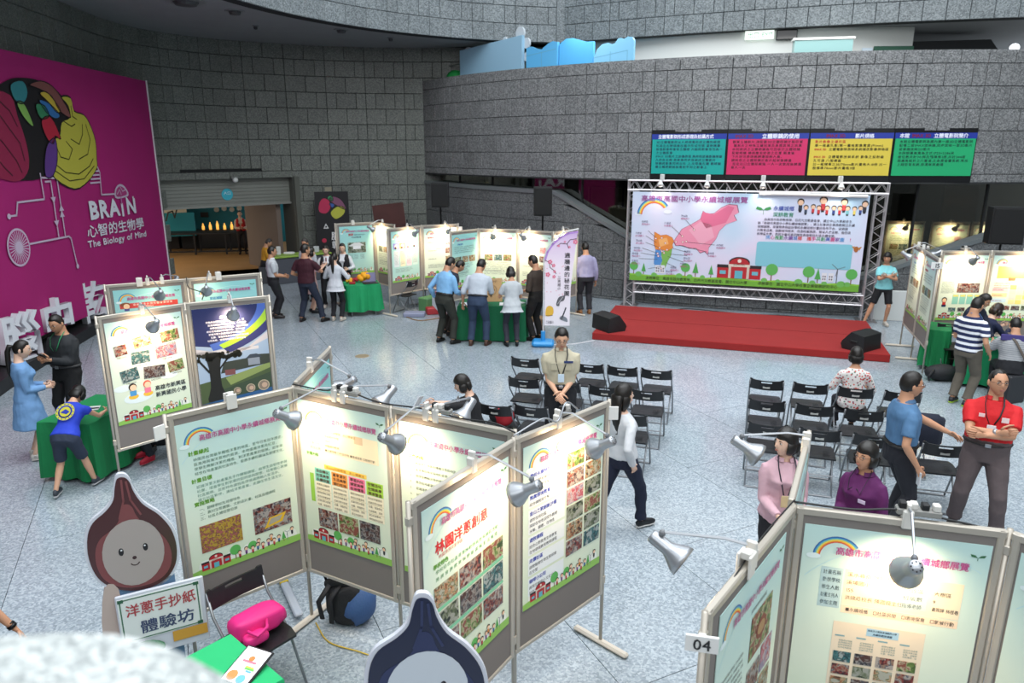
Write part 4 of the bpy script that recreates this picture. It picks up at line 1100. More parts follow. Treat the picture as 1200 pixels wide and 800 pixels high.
# ================================================================== exhibition boards
FRAME = mat('board_frame', '#b9b2a6', 0.35, 0.35)
FELT = mat('grey_felt', '#7c7672', 0.9, bump=.1, bscale=400)
PW, PH = 0.84, 1.19
def paper_mat(name, top, mid, low):
    m = bpy.data.materials.new(name); m.use_nodes = True
    nt = m.node_tree; b = nt.nodes['Principled BSDF']
    tc = nt.nodes.new('ShaderNodeTexCoord'); sp = nt.nodes.new('ShaderNodeSeparateXYZ')
    no = nt.nodes.new('ShaderNodeTexNoise'); no.inputs['Scale'].default_value = 1.3
    nt.links.new(tc.outputs['Object'], sp.inputs[0]); nt.links.new(tc.outputs['Object'], no.inputs['Vector'])
    ad = nt.nodes.new('ShaderNodeMath'); ad.operation = 'MULTIPLY_ADD'
    ad.inputs[1].default_value = .55
    nt.links.new(no.outputs['Fac'], ad.inputs[0])
    sc = nt.nodes.new('ShaderNodeMath'); sc.operation = 'MULTIPLY'; sc.inputs[1].default_value = .6
    nt.links.new(sp.outputs['Z'], sc.inputs[0]); nt.links.new(sc.outputs[0], ad.inputs[2])
    r = ramp_node(nt, [(0.15, low), (.55, mid), (.95, top)])
    nt.links.new(ad.outputs[0], r.inputs['Fac']); nt.links.new(r.outputs['Color'], b.inputs['Base Color'])
    b.inputs['Roughness'].default_value = .55
    MATS[name] = m; return m
PAPER = paper_mat('poster_paper', '#bcdcd8', '#dde9d6', '#d6e5c8')
PAPER_B = paper_mat('poster_paper_teal', '#8ccacb', '#b3dcd6', '#bfe0cf')

def photo_mat(i, cols, scale):
    m = bpy.data.materials.new('photo_print_' + 'abcdefghijkl'[i]); m.use_nodes = True
    nt = m.node_tree; b = nt.nodes['Principled BSDF']; b.inputs['Roughness'].default_value = .5
    tc = nt.nodes.new('ShaderNodeTexCoord'); oi = nt.nodes.new('ShaderNodeObjectInfo')
    ad = nt.nodes.new('ShaderNodeVectorMath'); ad.operation = 'ADD'
    mu = nt.nodes.new('ShaderNodeMath'); mu.operation = 'MULTIPLY'; mu.inputs[1].default_value = 37
    nt.links.new(oi.outputs['Random'], mu.inputs[0]); nt.links.new(tc.outputs['Object'], ad.inputs[0]); nt.links.new(mu.outputs[0], ad.inputs[1])
    v = nt.nodes.new('ShaderNodeTexVoronoi'); v.inputs['Scale'].default_value = scale * .8
    n = nt.nodes.new('ShaderNodeTexNoise'); n.inputs['Scale'].default_value = scale * .45; n.inputs['Detail'].default_value = 5; n.inputs['Distortion'].default_value = 1.2
    nt.links.new(ad.outputs[0], v.inputs['Vector']); nt.links.new(ad.outputs[0], n.inputs['Vector'])
    s = nt.nodes.new('ShaderNodeSeparateColor'); nt.links.new(v.outputs['Color'], s.inputs[0])
    mx = nt.nodes.new('ShaderNodeMath'); mx.operation = 'MULTIPLY_ADD'; mx.inputs[1].default_value = .28
    nt.links.new(s.outputs[0], mx.inputs[0])
    hs = nt.nodes.new('ShaderNodeMath'); hs.operation = 'MULTIPLY'; hs.inputs[1].default_value = .80
    nt.links.new(n.outputs['Fac'], hs.inputs[0]); nt.links.new(hs.outputs[0], mx.inputs[2])
    dk = lambda c: '#%02x%02x%02x' % tuple(int(int(c[q:q + 2], 16) * .80) for q in (1, 3, 5))
    k = len(cols); r = ramp_node(nt, [(.34 + .36 * j / k, dk(c)) for j, c in enumerate(cols)], 'LINEAR')
    nt.links.new(mx.outputs[0], r.inputs['Fac']); nt.links.new(r.outputs['Color'], b.inputs['Base Color'])
    return m
PHOTO = [photo_mat(i, c, s) for i, (c, s) in enumerate([
    (['#2b2a2e', '#5b2a2c', '#a5433f', '#b99a80', '#3c4f6b', '#c8c0b8'], 52),      # people in red
    (['#22262a', '#3b4a3a', '#6f7f5c', '#9aa38e', '#b9bfb4'], 48),                 # garden
    (['#c99a25', '#d9b440', '#e2c14c', '#b5822a', '#7a4f52', '#c96f6a'], 85),      # yellow leaves
    (['#1f3b45', '#2f6b72', '#57959a', '#2a2c30', '#b8c8c8'], 52),                 # classroom blue
    (['#28241f', '#8a5a3a', '#c98a5a', '#e2c6a0', '#6a7a4a', '#cfd0c0'], 48),      # warm indoor
    (['#1c1d20', '#3a3a40', '#77777c', '#b8b4b0', '#5a3a34'], 50),                 # dark group
    (['#3a4f2e', '#5b7a3c', '#8fae5e', '#d8d0b0', '#a05a4a'], 40),                 # lawn
    (['#d8c8d0', '#e08aa0', '#c84a5a', '#f0e0e0', '#b0a0c0'], 36)])]               # pink things
def photo_mesh(w, h, mi):
    k = ('photo', round(w, 3), round(h, 3), mi)
    if k not in SLAB_MESH:
        SLAB_MESH[k] = MB().box((0, 0, 0), (w, 0.0015, h)).mesh('photo', PHOTO[mi])
    return SLAB_MESH[k]
def photo(poster, x, z, w, h, mi, rot=0.0):
    """x, z = centre on the sheet"""
    return place('photo', photo_mesh(w, h, mi), poster, (x, -0.0045, z), (0, rot, 0))

TITLE = '高雄市高國中小學永續城鄉展覽'
def header_mesh():
    P = Print(0.0008)
    rainbow(P, .165, PH - .165, .115, 1)
    P.disc(.055, PH - .17, .035, '#dfeeee', 3, rz=.016)
    P.text(TITLE, .155, PH - .145, .048, '#b04c86', 8, width=.60, bold=.035)
    for s_ in (-1, 1): P.poly([(.785, PH - .072), (.785 + s_ * .012, PH - .058), (.785 + s_ * .034, PH - .054), (.785 + s_ * .028, PH - .068)][::s_], '#3a6f4a', 2)
    P.line([(.785, PH - .072), (.785, PH - .085)], .003, '#3a6f4a', 2)
    P.band(.5, .5, .62, .624, 60, 140, '#b8dbe0', 1, 16)
    return P.mesh('header_print')
def footer_mesh():
    P = Print(0.0006)
    for x, r in ((.1, .05), (.3, .055), (.42, .06), (.6, .05), (.75, .06)): P.disc(x, .07, r, '#e9efe4', 1, 12)
    P.poly([(0, 0), (PW, 0), (PW, .055), (.7, .06), (.5, .045), (.3, .05), (.12, .06), (0, .045)], '#8fc25a', 2)
    school(P, .07, .035, .21, 3)
    P.text('SCHOOL', .143, .096, .011, '#5a2a20', 10)
    for x, h, c in ((.32, .12, 0), (.45, .10, 0), (.70, .09, 1)): tree(P, x, .04, h, 3, bool(c))
    for i, x in enumerate((.35, .40, .45, .49, .53, .575, .62, .66)): child(P, x, .045 + .012 * (i % 2), .058, 6, ['#b3343a', '#7a4a8a', '#c83c40', '#3f6fa0'][i % 4])
    for i, x in enumerate((.50, .60, .77)): child(P, x, .085, .06, 5, ['#c83c40', '#d08a3a', '#32333b'][i])
    P.line([(.73, .04), (.73, .11)], .004, '#77808a', 5)
    for a in (20, 140, 260): P.line([(.73, .11), (.73 + .025 * cos(radians(a)), .11 + .025 * sin(radians(a)))], .003, '#77808a', 6)
    return P.mesh('footer_print')
HEAD = header_mesh(); FOOT = footer_mesh()

PARA = ['林園是台灣最早種植洋蔥的地區，至今已有百年歷史，', '區漁港與海洋濕地的資源，本地盛產洋蔥及紅豆，', '使學生瞭解洋蔥的種植，對洋蔥產業的發展。近年來', '結合在地產業與社區特色，發展永續校園以及家鄉文化。',
        '認識洋蔥文創產業及手作體驗課程，由學生自發性參與', '社團，增進學生對家鄉的認同感與關懷，培育關心家鄉', '社區服務，並將特色課程及環境議題融入生活中。', '建立社區夥伴，連結洋蔥產業，走讀在地生活文化。',
        '學校結合社區資源推動環境教育課程活動', '推廣食農教育與節能減碳生活實踐', '帶領學生走讀社區認識在地文化與生態', '落實永續發展理念並深耕校園與家鄉']
def lines(P, x, z, n, size, gap, width, col, start=0, lay=2, slope=0):
    for i in range(n):
        s = PARA[(start + i) % len(PARA)]
        P.text(s, x, z - i * gap, size, col, lay, width=min(width, text_width(s, size) * 1.1))
def heading(P, t, x, z, size, col, lay=2): P.text(t, x, z, size, col, lay, bold=.06)
def rows_of(P, x, z, n, gap, size, col, width): lines(P, x, z, n, size, gap, width, col, random.randint(0, 9))

def po_plan(S, P):          # text of goals, two photographs below
    for i, (h, z) in enumerate((('計畫緣起', .945), ('計畫目標', .735), ('實施策略', .555))): 
        heading(P, h, .07, z, .036, '#5f9a2e')
    lines(P, .10, .900, 4, .026, .036, .68, '#44705a', 0)
    lines(P, .10, .690, 4, .026, .034, .68, '#5f9080', 4)
    for i, s in enumerate(('一、翻轉學校及城鄉特色', '二、農村生態體驗、文創品計畫、社區巡禮課程', '三、社區永續經營發展')): P.text(s, .10, .512 - i * .036, .026, '#44705a', 2, width=min(.62, text_width(s, .027)))
    photo(S, .235, .285, .30, .215, 2); photo(S, .63, .285, .30, .215, 0)
    P.poly([(.555, .20), (.70, .22), (.735, .29), (.60, .28)], '#e0b428', 8); P.poly([(.585, .22), (.68, .235), (.705, .275), (.61, .27)], '#a9a490', 9)
def po_table(S, P):         # key data, coloured table, three photographs
    x0 = .09
    P.rect(x0, .80, x0 + .13, 1.0, '#b9c9cc', 1)
    P.rect(x0 + .14, .80, .76, .99, '#efe2c4', 1)
    for i, s in enumerate(('計畫名稱', '參展學校', '學生人數', '計畫主持人', '參加主題')):
        P.text(s, x0 + .012, .965 - i * .038, .024, '#44606a', 3, width=.105)
    for i, s in enumerate(('Young出城鄉情．永心傳樂活', '林園國民中學', '398人', '林園國中校長', '■永續城鄉 □社區民間 ■環境保育 □氣候行動')): P.text(s, x0 + .16, .965 - i * .038, .024, '#a08a40' if i == 0 else '#6a6a5a', 3, width=min(.48, text_width(s, .024)))
    P.rect(.54, .93, .62, .99, '#d8c0a0', 2)
    heading(P, '計畫內容', .06, .755, .030, '#5f9a2e')
    P.rect(.23, .665, .64, .70, '#f0d060', 1); P.text('Young出城鄉情．永心傳樂活', .25, .672, .025, '#b05a20', 3, width=.37)
    cw = .155
    for i, (c, a) in enumerate((('#7fcfc0', ('自由轉化', '社區美學', '永續校園')), ('#f0a050', ('藝享漾化', '生活美學', '領行在地')), ('#f07aa0', ('學習內化', '課室美學', '在地傳承')), ('#a8d850', ('空間活化', '空間美學', '環境營造')))):
        x = .13 + i * (cw + .013)
        P.rect(x, .545, x + cw, .655, c, 1)
        for k, s in enumerate(a): P.text(s, x + .012, .622 - k * .036, .029, '#5a4030', 3, width=.13, bold=.04)
        P.rect(x, .335, x + cw, .540, '#f0ead0', 1)
        for k in range(6): P.text(PARA[(i + k) % 12][:7], x + .01, .512 - k * .034, .020, '#5a5a4a', 3, width=.13)
        for zz in (.40, .47): P.line([(x, zz), (x + cw, zz)], .002, '#b9b48a', 4)
    P.rect(.075, .36, .115, .60, '#9ad050', 1)
    for i in range(3): photo(S, .235 + i * .205, .235, .19, .155, (0, 6, 5)[i])
def po_list(S, P):          # list of works
    heading(P, '工作內容', .07, .93, .034, '#5f9a2e')
    for i in range(12):
        P.text('%d.' % (i + 1), .08, .885 - i * .048, .022, '#55555a', 2); P.text(PARA[i % 12][:14], .13, .885 - i * .048, .024, '#5a5a52', 2)
    for i in range(3): photo(S, .20 + i * .22, .20, .2, .15, (1, 4, 3)[i])
def po_fair(S, P):          # big red heading, six photographs
    heading(P, '林園洋蔥創意', .10, .885, .085, '#c02a30')
    P.text('林園漁港洋蔥學園', .13, .85, .028, '#b05a60', 2)
    heading(P, '學校特色', .08, .80, .034, '#5f9a2e')
    for k, z in enumerate((.765, .72)): P.text(PARA[8 + k] , .10, z, .028, '#4f8f62', 2, width=.62)
    for i in range(3):
        for j in range(3): photo(S, .19 + i * .235, .62 - j * .175, .215, .135, (4, 1, 0, 5, 6, 3, 0, 1, 3)[(i * 2 + j) % 9])
    P.rect(.07, .525, .77, .545, '#7cc4a0', 6); P.rect(.07, .35, .77, .37, '#7cc4a0', 6)
def po_school(S, P):        # text left, twelve photographs right
    P.disc(.36, 1.10, .040, '#3f8f6a', 9, 18, rz=.036); P.disc(.36, 1.10, .031, '#e8f0e0', 10, 18, rz=.027); P.disc(.36, 1.10, .015, '#4fa06a', 11)
    blocks = [('學校永續特色', ('手作家鄉發展情', '編入家鄉的文化')), ('推廣環境教育', ('結合課程與生態',)), ('金山之家創新沙龍', ('遊牧在地社區', '探訪在地老店校外教學', '米樂、讀書、在地性')), ('遊牧課程', ('結合山野教育生命教育', '在地環境教育教學課程')), ('走讀社區', ('遊覽醫療在地生態探索', '在空間')), ('咖啡小公司', ('再現文創中心文化中介', '地在文創空間'))]
    z = .955
    for h, ls in blocks:
        P.rect(.05, z - .04 * len(ls) - .012, .42, z + .045, '#e6eef0', 1)
        P.text(h, .06, z + .005, .034, '#4a58b0', 3, bold=.05)
        for l in ls: z -= .04; P.text(l, .06, z, .028, '#46464e', 3, width=min(.34, text_width(l, .028)))
        z -= .075
    k = 0
    for j in range(6):
        for i in range(2):
            photo(S, .53 + i * .20, .955 - j * .135, .18, .118, (6, 5, 0, 4, 7, 1, 1, 6, 4, 1, 0, 3)[k]); k += 1
def po_form(S, P):          # near right: data form and small sheet of photographs
    P.rect(.10, .735, .205, .965, '#a9c6cc', 1); P.rect(.215, .765, .75, .965, '#ecdcc0', 1); P.rect(.215, .715, .75, .76, '#f0d8bc', 1)
    for i, s in enumerate(('計畫名稱', '參展學校', '學生人數', '計畫主持人', '參加主題')): P.text(s, .11, .928 - i * .044, .028, '#46545a', 3, width=.086)
    for i, s in enumerate(('溪水尋奇 綠野書香', '溪埔國小', '155', '洪嫦莊校長 陳國龍主任')): P.text(s, .225, .928 - i * .044, .028, '#6a5a44', 3, width=min(.27, text_width(s, .028)))
    P.rect(.475, .79, .60, .92, '#b5c8ca', 2)
    for i, (s, r) in enumerate((('行政區', '大樹區'), ('班級數', '9'), ('指導老師', '黃珮婷 林桂春'))): P.text(s, .49, .885 - i * .044, .028, '#46545a', 4, width=.09); P.text(r, .625, .885 - i * .044, .026, '#3c3630', 4, width=min(.12, text_width(r, .026)))
    P.text('■永續城鄉　□社區民間　□環境保育　□氣候行動', .235, .728, .026, '#4a443c', 3, width=.50)
    P.rect(.19, .235, .62, .66, '#e6d8c0', 1); P.rect(.35, .60, .50, .645, '#a4c8dc', 3)
    P.text('高雄市大樹區溪埔國民小學', .355, .628, .012, '#34506a', 4, width=.135, bold=.05); P.text('永續校園架構圖', .38, .608, .013, '#34506a', 4, bold=.05)
    for i in range(4):
        x = .205 + i * .102
        P.rect(x, .575, x + .045, .583, '#7fa8b0', 3)
        for k in range(4): P.text(PARA[(i + k) % 12][:6], x + .02, .548 - k * .014, .011, '#6a8a8a', 3)
        for k in range(3): photo(S, x + .045, .455 - k * .078, .085, .062, (3, 0, 4, 5, 1, 5, 0, 4, 3, 6, 0, 5)[(i * 3 + k) % 12])
def po_side(S, P):          # the sheet of board 04
    P.text('溪畔創意校園課程', .40, .97, .026, '#50565c', 2)
    lines(P, .07, .80, 16, .021, .034, .28, '#3c4448', 0)
    photo(S, .56, .82, .28, .24, 6); P.disc(.56, .82, .07, '#7c3a2c', 9, rz=.06); P.disc(.56, .82, .05, '#a8845a', 10, rz=.035)
    photo(S, .50, .57, .17, .15, 0); photo(S, .68, .60, .15, .16, 7); photo(S, .50, .40, .17, .14, 5); photo(S, .68, .42, .16, .15, 4); photo(S, .56, .24, .3, .13, 1)
def po_kids(S, P):          # far left: seven tilted photographs, two cartoon children
    for (x, z, w, h, m, r) in ((.13, .86, .13, .12, 0, -.1), (.37, .92, .20, .13, 4, -.12), (.68, .93, .21, .13, 6, -.1), (.33, .74, .20, .14, 3, .02), (.62, .76, .24, .14, 7, -.03), (.19, .56, .19, .14, 3, -.14), (.46, .54, .24, .14, 5, .08), (.71, .56, .18, .13, 6, -.12)):
        photo(S, x, z, w, h, m, r)
        P.text('校園生活紀實', x - .05, z - h / 2 - .03, .018, '#5a5a60', 5)
    for x, z, r in ((.35, .64, .12), (.62, .46, .1), (.25, .28, .16), (.1, .42, .1), (.7, .66, .1)): P.disc(x, z, r, '#e4f2f2', 2, 14, rz=r * .4)
    for x, c, hc_ in ((.20, '#4f9ad0', '#1d1a1c'), (.36, '#ef7f9a', '#d9624f')):
        P.disc(x, .30, .055, '#f0c040', 4, rz=.03); P.rect(x - .035, .31, x + .035, .37, c, 5); P.disc(x, .415, .045, hc_, 6); P.disc(x + .005, .405, .036, '#f6cfae', 7)
    P.text('高雄市新興區', .44, .315, .062, '#28343c', 5, width=.36, bold=.04); P.text('新興國民小學', .44, .235, .062, '#28343c', 5, width=.36, bold=.04)
def po_park(S, P):          # blue-violet poster with a park photograph
    P.clip = (0, 0, PW, PH)
    P.rect(0, 0, PW, PH, '#242c5e', 1)
    def arc_band(r0, r1, c, lay): P.band(.02, 1.30, r0, r1, -88, 0, c, lay, 24, .62)
    P.poly([(0, 0), (PW, 0), (PW, .86), (.6, .72), (.3, .68), (0, .74)], '#9fb4cc', 2)
    P.poly([(0, .70), (.3, .62), (.6, .66), (PW, .83), (PW, .74), (.5, .6), (0, .6)], '#c9c4c8', 3)
    P.poly([(0, .26), (PW, .40), (PW, 0), (0, 0)], '#4a5a38', 3); P.poly([(.3, .30), (PW, .43), (PW, .36), (.35, .20)], '#8a9a5a', 4); P.poly([(.2, .14), (PW, .30), (PW, .08), (.2, .02)], '#3c4c38', 4)
    P.poly([(.25, .36), (PW, .42), (PW, .54), (.7, .55), (.6, .52), (.3, .5)], '#3a4038', 4)
    P.rect(.58, .42, .72, .52, '#8e96a2', 5); P.poly([(.55, .51), (.75, .51), (.69, .56), (.61, .56)], '#3c4450', 6); P.rect(.30, .33, .42, .40, '#7a4a4a', 5)
    P.blob([(.08, .02), (.12, .2), (.12, .45), (.10, .62), (.27, .62), (.25, .45), (.25, .2), (.30, .02)], '#1a1a17', 7)
    P.line([(.24, .42), (.34, .54), (.46, .60)], .02, '#1a1a17', 7); P.line([(.12, .4), (.02, .55)], .025, '#1a1a17', 7)
    q = random.Random(3)
    for k in range(46): P.disc(q.random() * .5, .55 + .09 * q.random() * (1 - k / 90), .012 + .02 * q.random(), '#23241c', 7, 7)
    P.poly([(0, 0), (PW, .10), (PW, 0)], '#2b5a8a', 8)
    for x, r in ((.42, .045), (.58, .055), (.74, .07)): P.disc(x, .07 + r, r, '#c8b89a', 9, 18); P.disc(x, .07 + r, r * .86, '#8a7a6a', 10, 18); P.disc(x + .01, .07 + r, r * .5, '#c8a890', 11, 10)
    P.band(-.05, 1.22, .94, 1.02, -60, 0, '#6f86c4', 4, 20, .62); P.band(-.05, 1.22, .80, .94, -75, 0, '#4a68b8', 5, 20, .62)
    P.band(-.30, 1.34, 1.20, 1.30, -62, -5, '#a4cc3a', 6, 20, .58); P.band(-.30, 1.34, 1.30, 1.42, -62, -5, '#35386e', 5, 20, .58)
    P.rect(0, .62, .72, .66, '#d0cdd0', 3)
    P.text('鳳鳴國小', .30, 1.05, .036, '#f2f2fa', 8, bold=.06)
    for i, s in enumerate(PARA[:7]): P.text(s[:16], .14 + .02 * (i % 3), 1.005 - i * .038, .026, '#e8e8f4', 8, width=.44, bold=.03)
def po_hat(S, P):           # far back left: red strip with a hatted child
    P.rect(.06, .93, .78, 1.0, '#c8433c', 2); P.disc(.13, .985, .06, '#8a4a2c', 3, rz=.03); P.disc(.14, .96, .038, '#f0c8a0', 4); P.rect(.11, .90, .17, .93, '#4a4a8a', 4)
    P.text('環境教育永續校園發展成果', .22, .965, .030, '#f6e6d8', 4, width=.5); P.text('認識家鄉關懷海洋', .28, .935, .024, '#f6e6d8', 4)
    lines(P, .08, .86, 8, .026, .045, .66, '#54707a', 3)
def po_generic(k):
    def f(S, P):
        r = random.Random(k)
        heading(P, ['永續校園計畫', '社區共學', '海洋教育', '節能減碳', '食農教育', '走讀家鄉'][k % 6], .09 + .1 * (k % 2), .95, .042, ['#b0405a', '#5f9a2e', '#b0405a', '#3f7fb0'][k % 4])
        if k % 3 == 0:
            lines(P, .09, .90, 4, .026, .042, .64, '#5a6a6a', k); 
            for i in range(3): photo(S, .20 + i * .22, .62, .19, .14, r.randint(0, 6))
            lines(P, .09, .50, 6, .024, .038, .64, '#5a6a6a', k + 3)
        elif k % 3 == 1:
            for i in range(4):
                c = ['#8c8fd0', '#f0c860', '#f080b0', '#80c8b8'][i]
                P.rect(.05 + i * .19, .78, .23 + i * .19, .92, c, 1); P.disc(.14 + i * .19, .84, .05, '#f0e0d0', 2); P.disc(.12 + i * .19, .81, .03, '#4a3a4a', 3)
                P.rect(.06 + i * .19, .36, .22 + i * .19, .74, ['#d8e4e8', '#e8e8c8', '#f0d8e0', '#d0e8e0'][i], 1)
                for q in range(9): P.text(PARA[(q + i) % 12][:7], .07 + i * .19, .70 - q * .035, .019, '#6a6a72', 3)
        else:
            lines(P, .30, .88, 3, .026, .10, .22, '#5a6a6a', k)
            for i in range(3): photo(S, .62, .84 - i * .20, .16, .13, (7, 0, 4)[i]); P.text(PARA[i][:8], .10, .84 - i * .2, .026, '#6a707a', 2)
        lines(P, .09, .30, 3, .022, .034, .64, '#6a7a7a', k + 5)
    return f
def po_house(S, P):
    heading(P, '龍興', .22, .96, .062, '#a8323a'); P.text('永續發展學校城市', .36, .965, .036, '#34445a', 3); P.text('社區共榮計畫', .30, .90, .040, '#34445a', 3, bold=.04)
    photo(S, .42, .66, .46, .26, 1); P.poly([(.2, .70), (.35, .78), (.5, .78), (.62, .70)], '#d8d8dc', 8); P.rect(.32, .62, .52, .70, '#e4e4ea', 8)
    for x in (.22, .34, .5): lines(P, x, .47, 4, .02, .03, .1, '#54646a', 2)
def po_red(S, P):           # right group: table with a red group picture
    P.rect(.14, .72, .78, 1.0, '#eee2d4', 1)
    for i in range(6): P.rect(.16 + .02 * (i % 2), .965 - i * .042, .42 + .05 * (i % 3), .98 - i * .042, ['#d89090', '#c0a8a0', '#d89090', '#9ab8c0'][i % 4], 2); P.rect(.54, .965 - i * .042, .72, .98 - i * .042, '#b8c8d8', 2)
    photo(S, .54, .60, .40, .17, 0); lines(P, .05, .70, 8, .02, .028, .24, '#6a7a80', 3)
    P.disc(.14, .38, .05, '#1d1a1c', 4); P.disc(.14, .37, .038, '#f0c8a0', 5); P.rect(.11, .28, .17, .34, '#c83030', 5); P.rect(.10, .25, .18, .29, '#22305a', 5)
    for i in range(4): P.rect(.28 + i * .13, .30, .39 + i * .13, .48, '#8cc8b8', 2); P.rect(.29 + i * .13, .44, .38 + i * .13, .47, '#e8d870', 3)
    for i in range(3): photo(S, .30 + i * .17, .20, .13, .07, (3, 5, 1)[i])
def po_yel(S, P):
    P.rect(.10, .78, .80, 1.0, '#d8cc6a', 1); P.rect(.30, .74, .42, .80, '#b86a4a', 3)
    lines(P, .08, .68, 3, .022, .04, .3, '#c06a60', 1)
    for j in range(4):
        for i in range(4): P.rect(.36 + i * .115, .58 - j * .09, .465 + i * .115, .66 - j * .09, ['#e8dc80', '#e0e0c0', '#d8d8c8', '#e8e0a0'][(i + j) % 4], 1)
    for i in range(3): P.rect(.06, .54 - i * .1, .32, .61 - i * .1, ['#f0c8c8', '#f0e0a8', '#c8e0e8'][i], 1); P.text(PARA[i][:8], .07, .56 - i * .1, .022, '#a0506a', 2)
    for i in range(4): photo(S, .16 + i * .17, .24, .14, .08, (4, 0, 5, 1)[i])

BOARD_TOP, BOARD_LOW = 2.04, 0.46
def frame_mats(): return FRAME
def board(p0, p1, content, label, group=None, left_foot=False, right_leg=True, right_foot=False, paper=None, sheet=True, left_leg=True, head=True):
    """board seen from its front: p0 the left end, p1 the right end (plan)"""
    a = Vector(p0); b = Vector(p1); L = (b - a).length; rz = atan2((b - a).y, (b - a).x)
    t = thing('display_board', label, 'display board', (a.x, a.y, 0), rz, group)
    H = BOARD_TOP - BOARD_LOW
    MB().rbox((L / 2, 0, BOARD_TOP - .02), (L - .02, .034, .042), .006).build('frame_rail', FRAME, t)
    MB().rbox((L / 2, 0, BOARD_LOW + .018), (L - .02, .034, .034), .006).build('frame_rail', FRAME, t)
    for x in (.034, L - .034): MB().rbox((x, 0, BOARD_LOW + H / 2), (.034, .036, H), .006).build('frame_stile', FRAME, t)
    MB().box((L / 2, .0, BOARD_LOW + H / 2), (L - .09, .018, H - .06)).build('felt_panel', FELT, t)
    legs = ([0.0] if left_leg else []) + ([L] if right_leg else [])
    for x in legs:
        MB().tube([(x, 0, 0.035), (x, 0, BOARD_TOP + .01)], .014, 8).build('post', FRAME, t, smooth=True)
        c = MB(); c.rbox((x, 0, BOARD_LOW + .12), (.034, .034, .07), .005); c.rbox((x, 0, BOARD_TOP - .1), (.034, .034, .05), .005)
        c.build('coupling', FRAME, t)
    for x, f in ((0.0, left_foot), (L, right_foot)):
        if f: MB().rbox((x, 0, .022), (.06, .52, .04), .015).build('foot_bar', mat('foot_cream', '#cbc2b4', .45), t)
    if sheet:
        S = MB().box((PW / 2, 0, PH / 2), (PW, .003, PH)).build('poster', paper or PAPER, t, (L / 2 - PW / 2, -.013, BOARD_TOP - .085 - PH))
        if head: place('header_print', HEAD, S, (0, -.0017, 0))
        if content not in (po_park,): place('footer_print', FOOT, S, (0, -.0017, 0))
        P = Print(0.0005); content(S, P)
        P.build('print', S, (0, -.002, 0))
    return t, L, rz
CLIP = mat('clip_white', '#d4d2cc', .35); SIL = mat('lamp_silver', '#a9adb2', .3, .6); BULB = mat('lamp_bulb', '#ffe0b0', .4, emit=9.0)
LAMP_N = [0]
def lamp(bd, u, label, side=1, reach=.34, dx=0.0, power=30, drop=.10, group=None):
    """clip lamp on the top rail; side 1 = hangs in front of the poster"""
    t0, L, rz = bd
    R3 = Matrix.Translation(t0.location) @ Matrix.Rotation(rz, 4, 'Z')
    o = R3 @ Vector((u, 0, BOARD_TOP))
    t = thing('clip_lamp', label, 'lamp', o, rz + (0 if side > 0 else pi), group)
    MB().rbox((0, 0, 0.0), (.05, .05, .10), .008).rbox((-.0, 0, .06), (.02, .05, .05), .006).build('clamp', CLIP, t)
    hx, hy, hz = dx, -reach, -drop
    MB().tube([(0, 0, .06), (dx * .3, -reach * .3, .07), (hx, hy, hz + .06)], .007, 6).build('arm', SIL, t)
    MB().ball((hx, hy, hz + .055), .017, 8, 6).build('joint', mat('joint_grey', '#6d7074', .4), t)
    # shade axis points down and back to the poster
    ax = Vector((-dx * .35, reach * .95, -.20)).normalized()
    q = Vector((0, 0, -1)).rotation_difference(ax).to_matrix().to_4x4()
    M = Matrix.Translation((hx, hy, hz)) @ q
    sh = MB().lathe([(.0, .062), (.030, .060), (.034, .05), (.034, -.03), (.040, -.045), (.072, -.10), (.076, -.125), (.072, -.124), (.036, -.05), (.0, -.04)], 18, 0, M)
    sh.build('lamp_shade', SIL, t, smooth=True)
    vent = MB()
    for k in range(8): vent.ball((.022 * cos(k * pi / 4), .022 * sin(k * pi / 4), .0605), (.0045, .0045, .0015), 6, 4, 0, M)
    vent.build('vent_holes', mat('vent_black', '#0e0f10', .6), t)
    MB().ball(tuple(M @ Vector((0, 0, -.088))), .022, 10, 6).build('bulb', BULB, t, smooth=True)
    MR = Matrix.Translation(o) @ Matrix.Rotation(rz + (0 if side > 0 else pi), 4, 'Z')
    d = bpy.data.lights.new('clip_lamp_light', 'SPOT'); d.energy = power * 1.75; d.color = (1, .72, .42); d.spot_size = radians(158); d.spot_blend = 1.0; d.shadow_soft_size = .02
    lo = bpy.data.objects.new('clip_lamp_light', d); COL.objects.link(lo)
    lo.location = MR @ (M @ Vector((0, 0, -.118)))
    lo.rotation_mode = 'QUATERNION'; lo.rotation_quaternion = Vector((0, 0, -1)).rotation_difference((MR.to_3x3() @ ax))
    return t
def number_plate(bd, u, txt, label, w=.17, h=.10, rz=0, dz=0, dy=-.03):
    t0, L, r0 = bd
    p = Matrix.Translation(t0.location) @ Matrix.Rotation(r0, 4, 'Z') @ Vector((u, dy, BOARD_TOP - .12 + dz))
    t = thing('number_plate', label, 'sign', p, rz)
    MB().rbox((0, 0, 0), (w, .012, h), .002).build('plate', mat('plate_white', '#e3e3e0', .4), t)
    P = Print(0.001); P.text(txt, 0, -h * .34, h * .92, '#2a2a2c', 2, align='c', bold=.03); P.build('number', t, (0, -.006, 0))
    MB().rbox((0, .012, h * .3), (.03, .014, .03), .003).build('clip', CLIP, t)
    return t

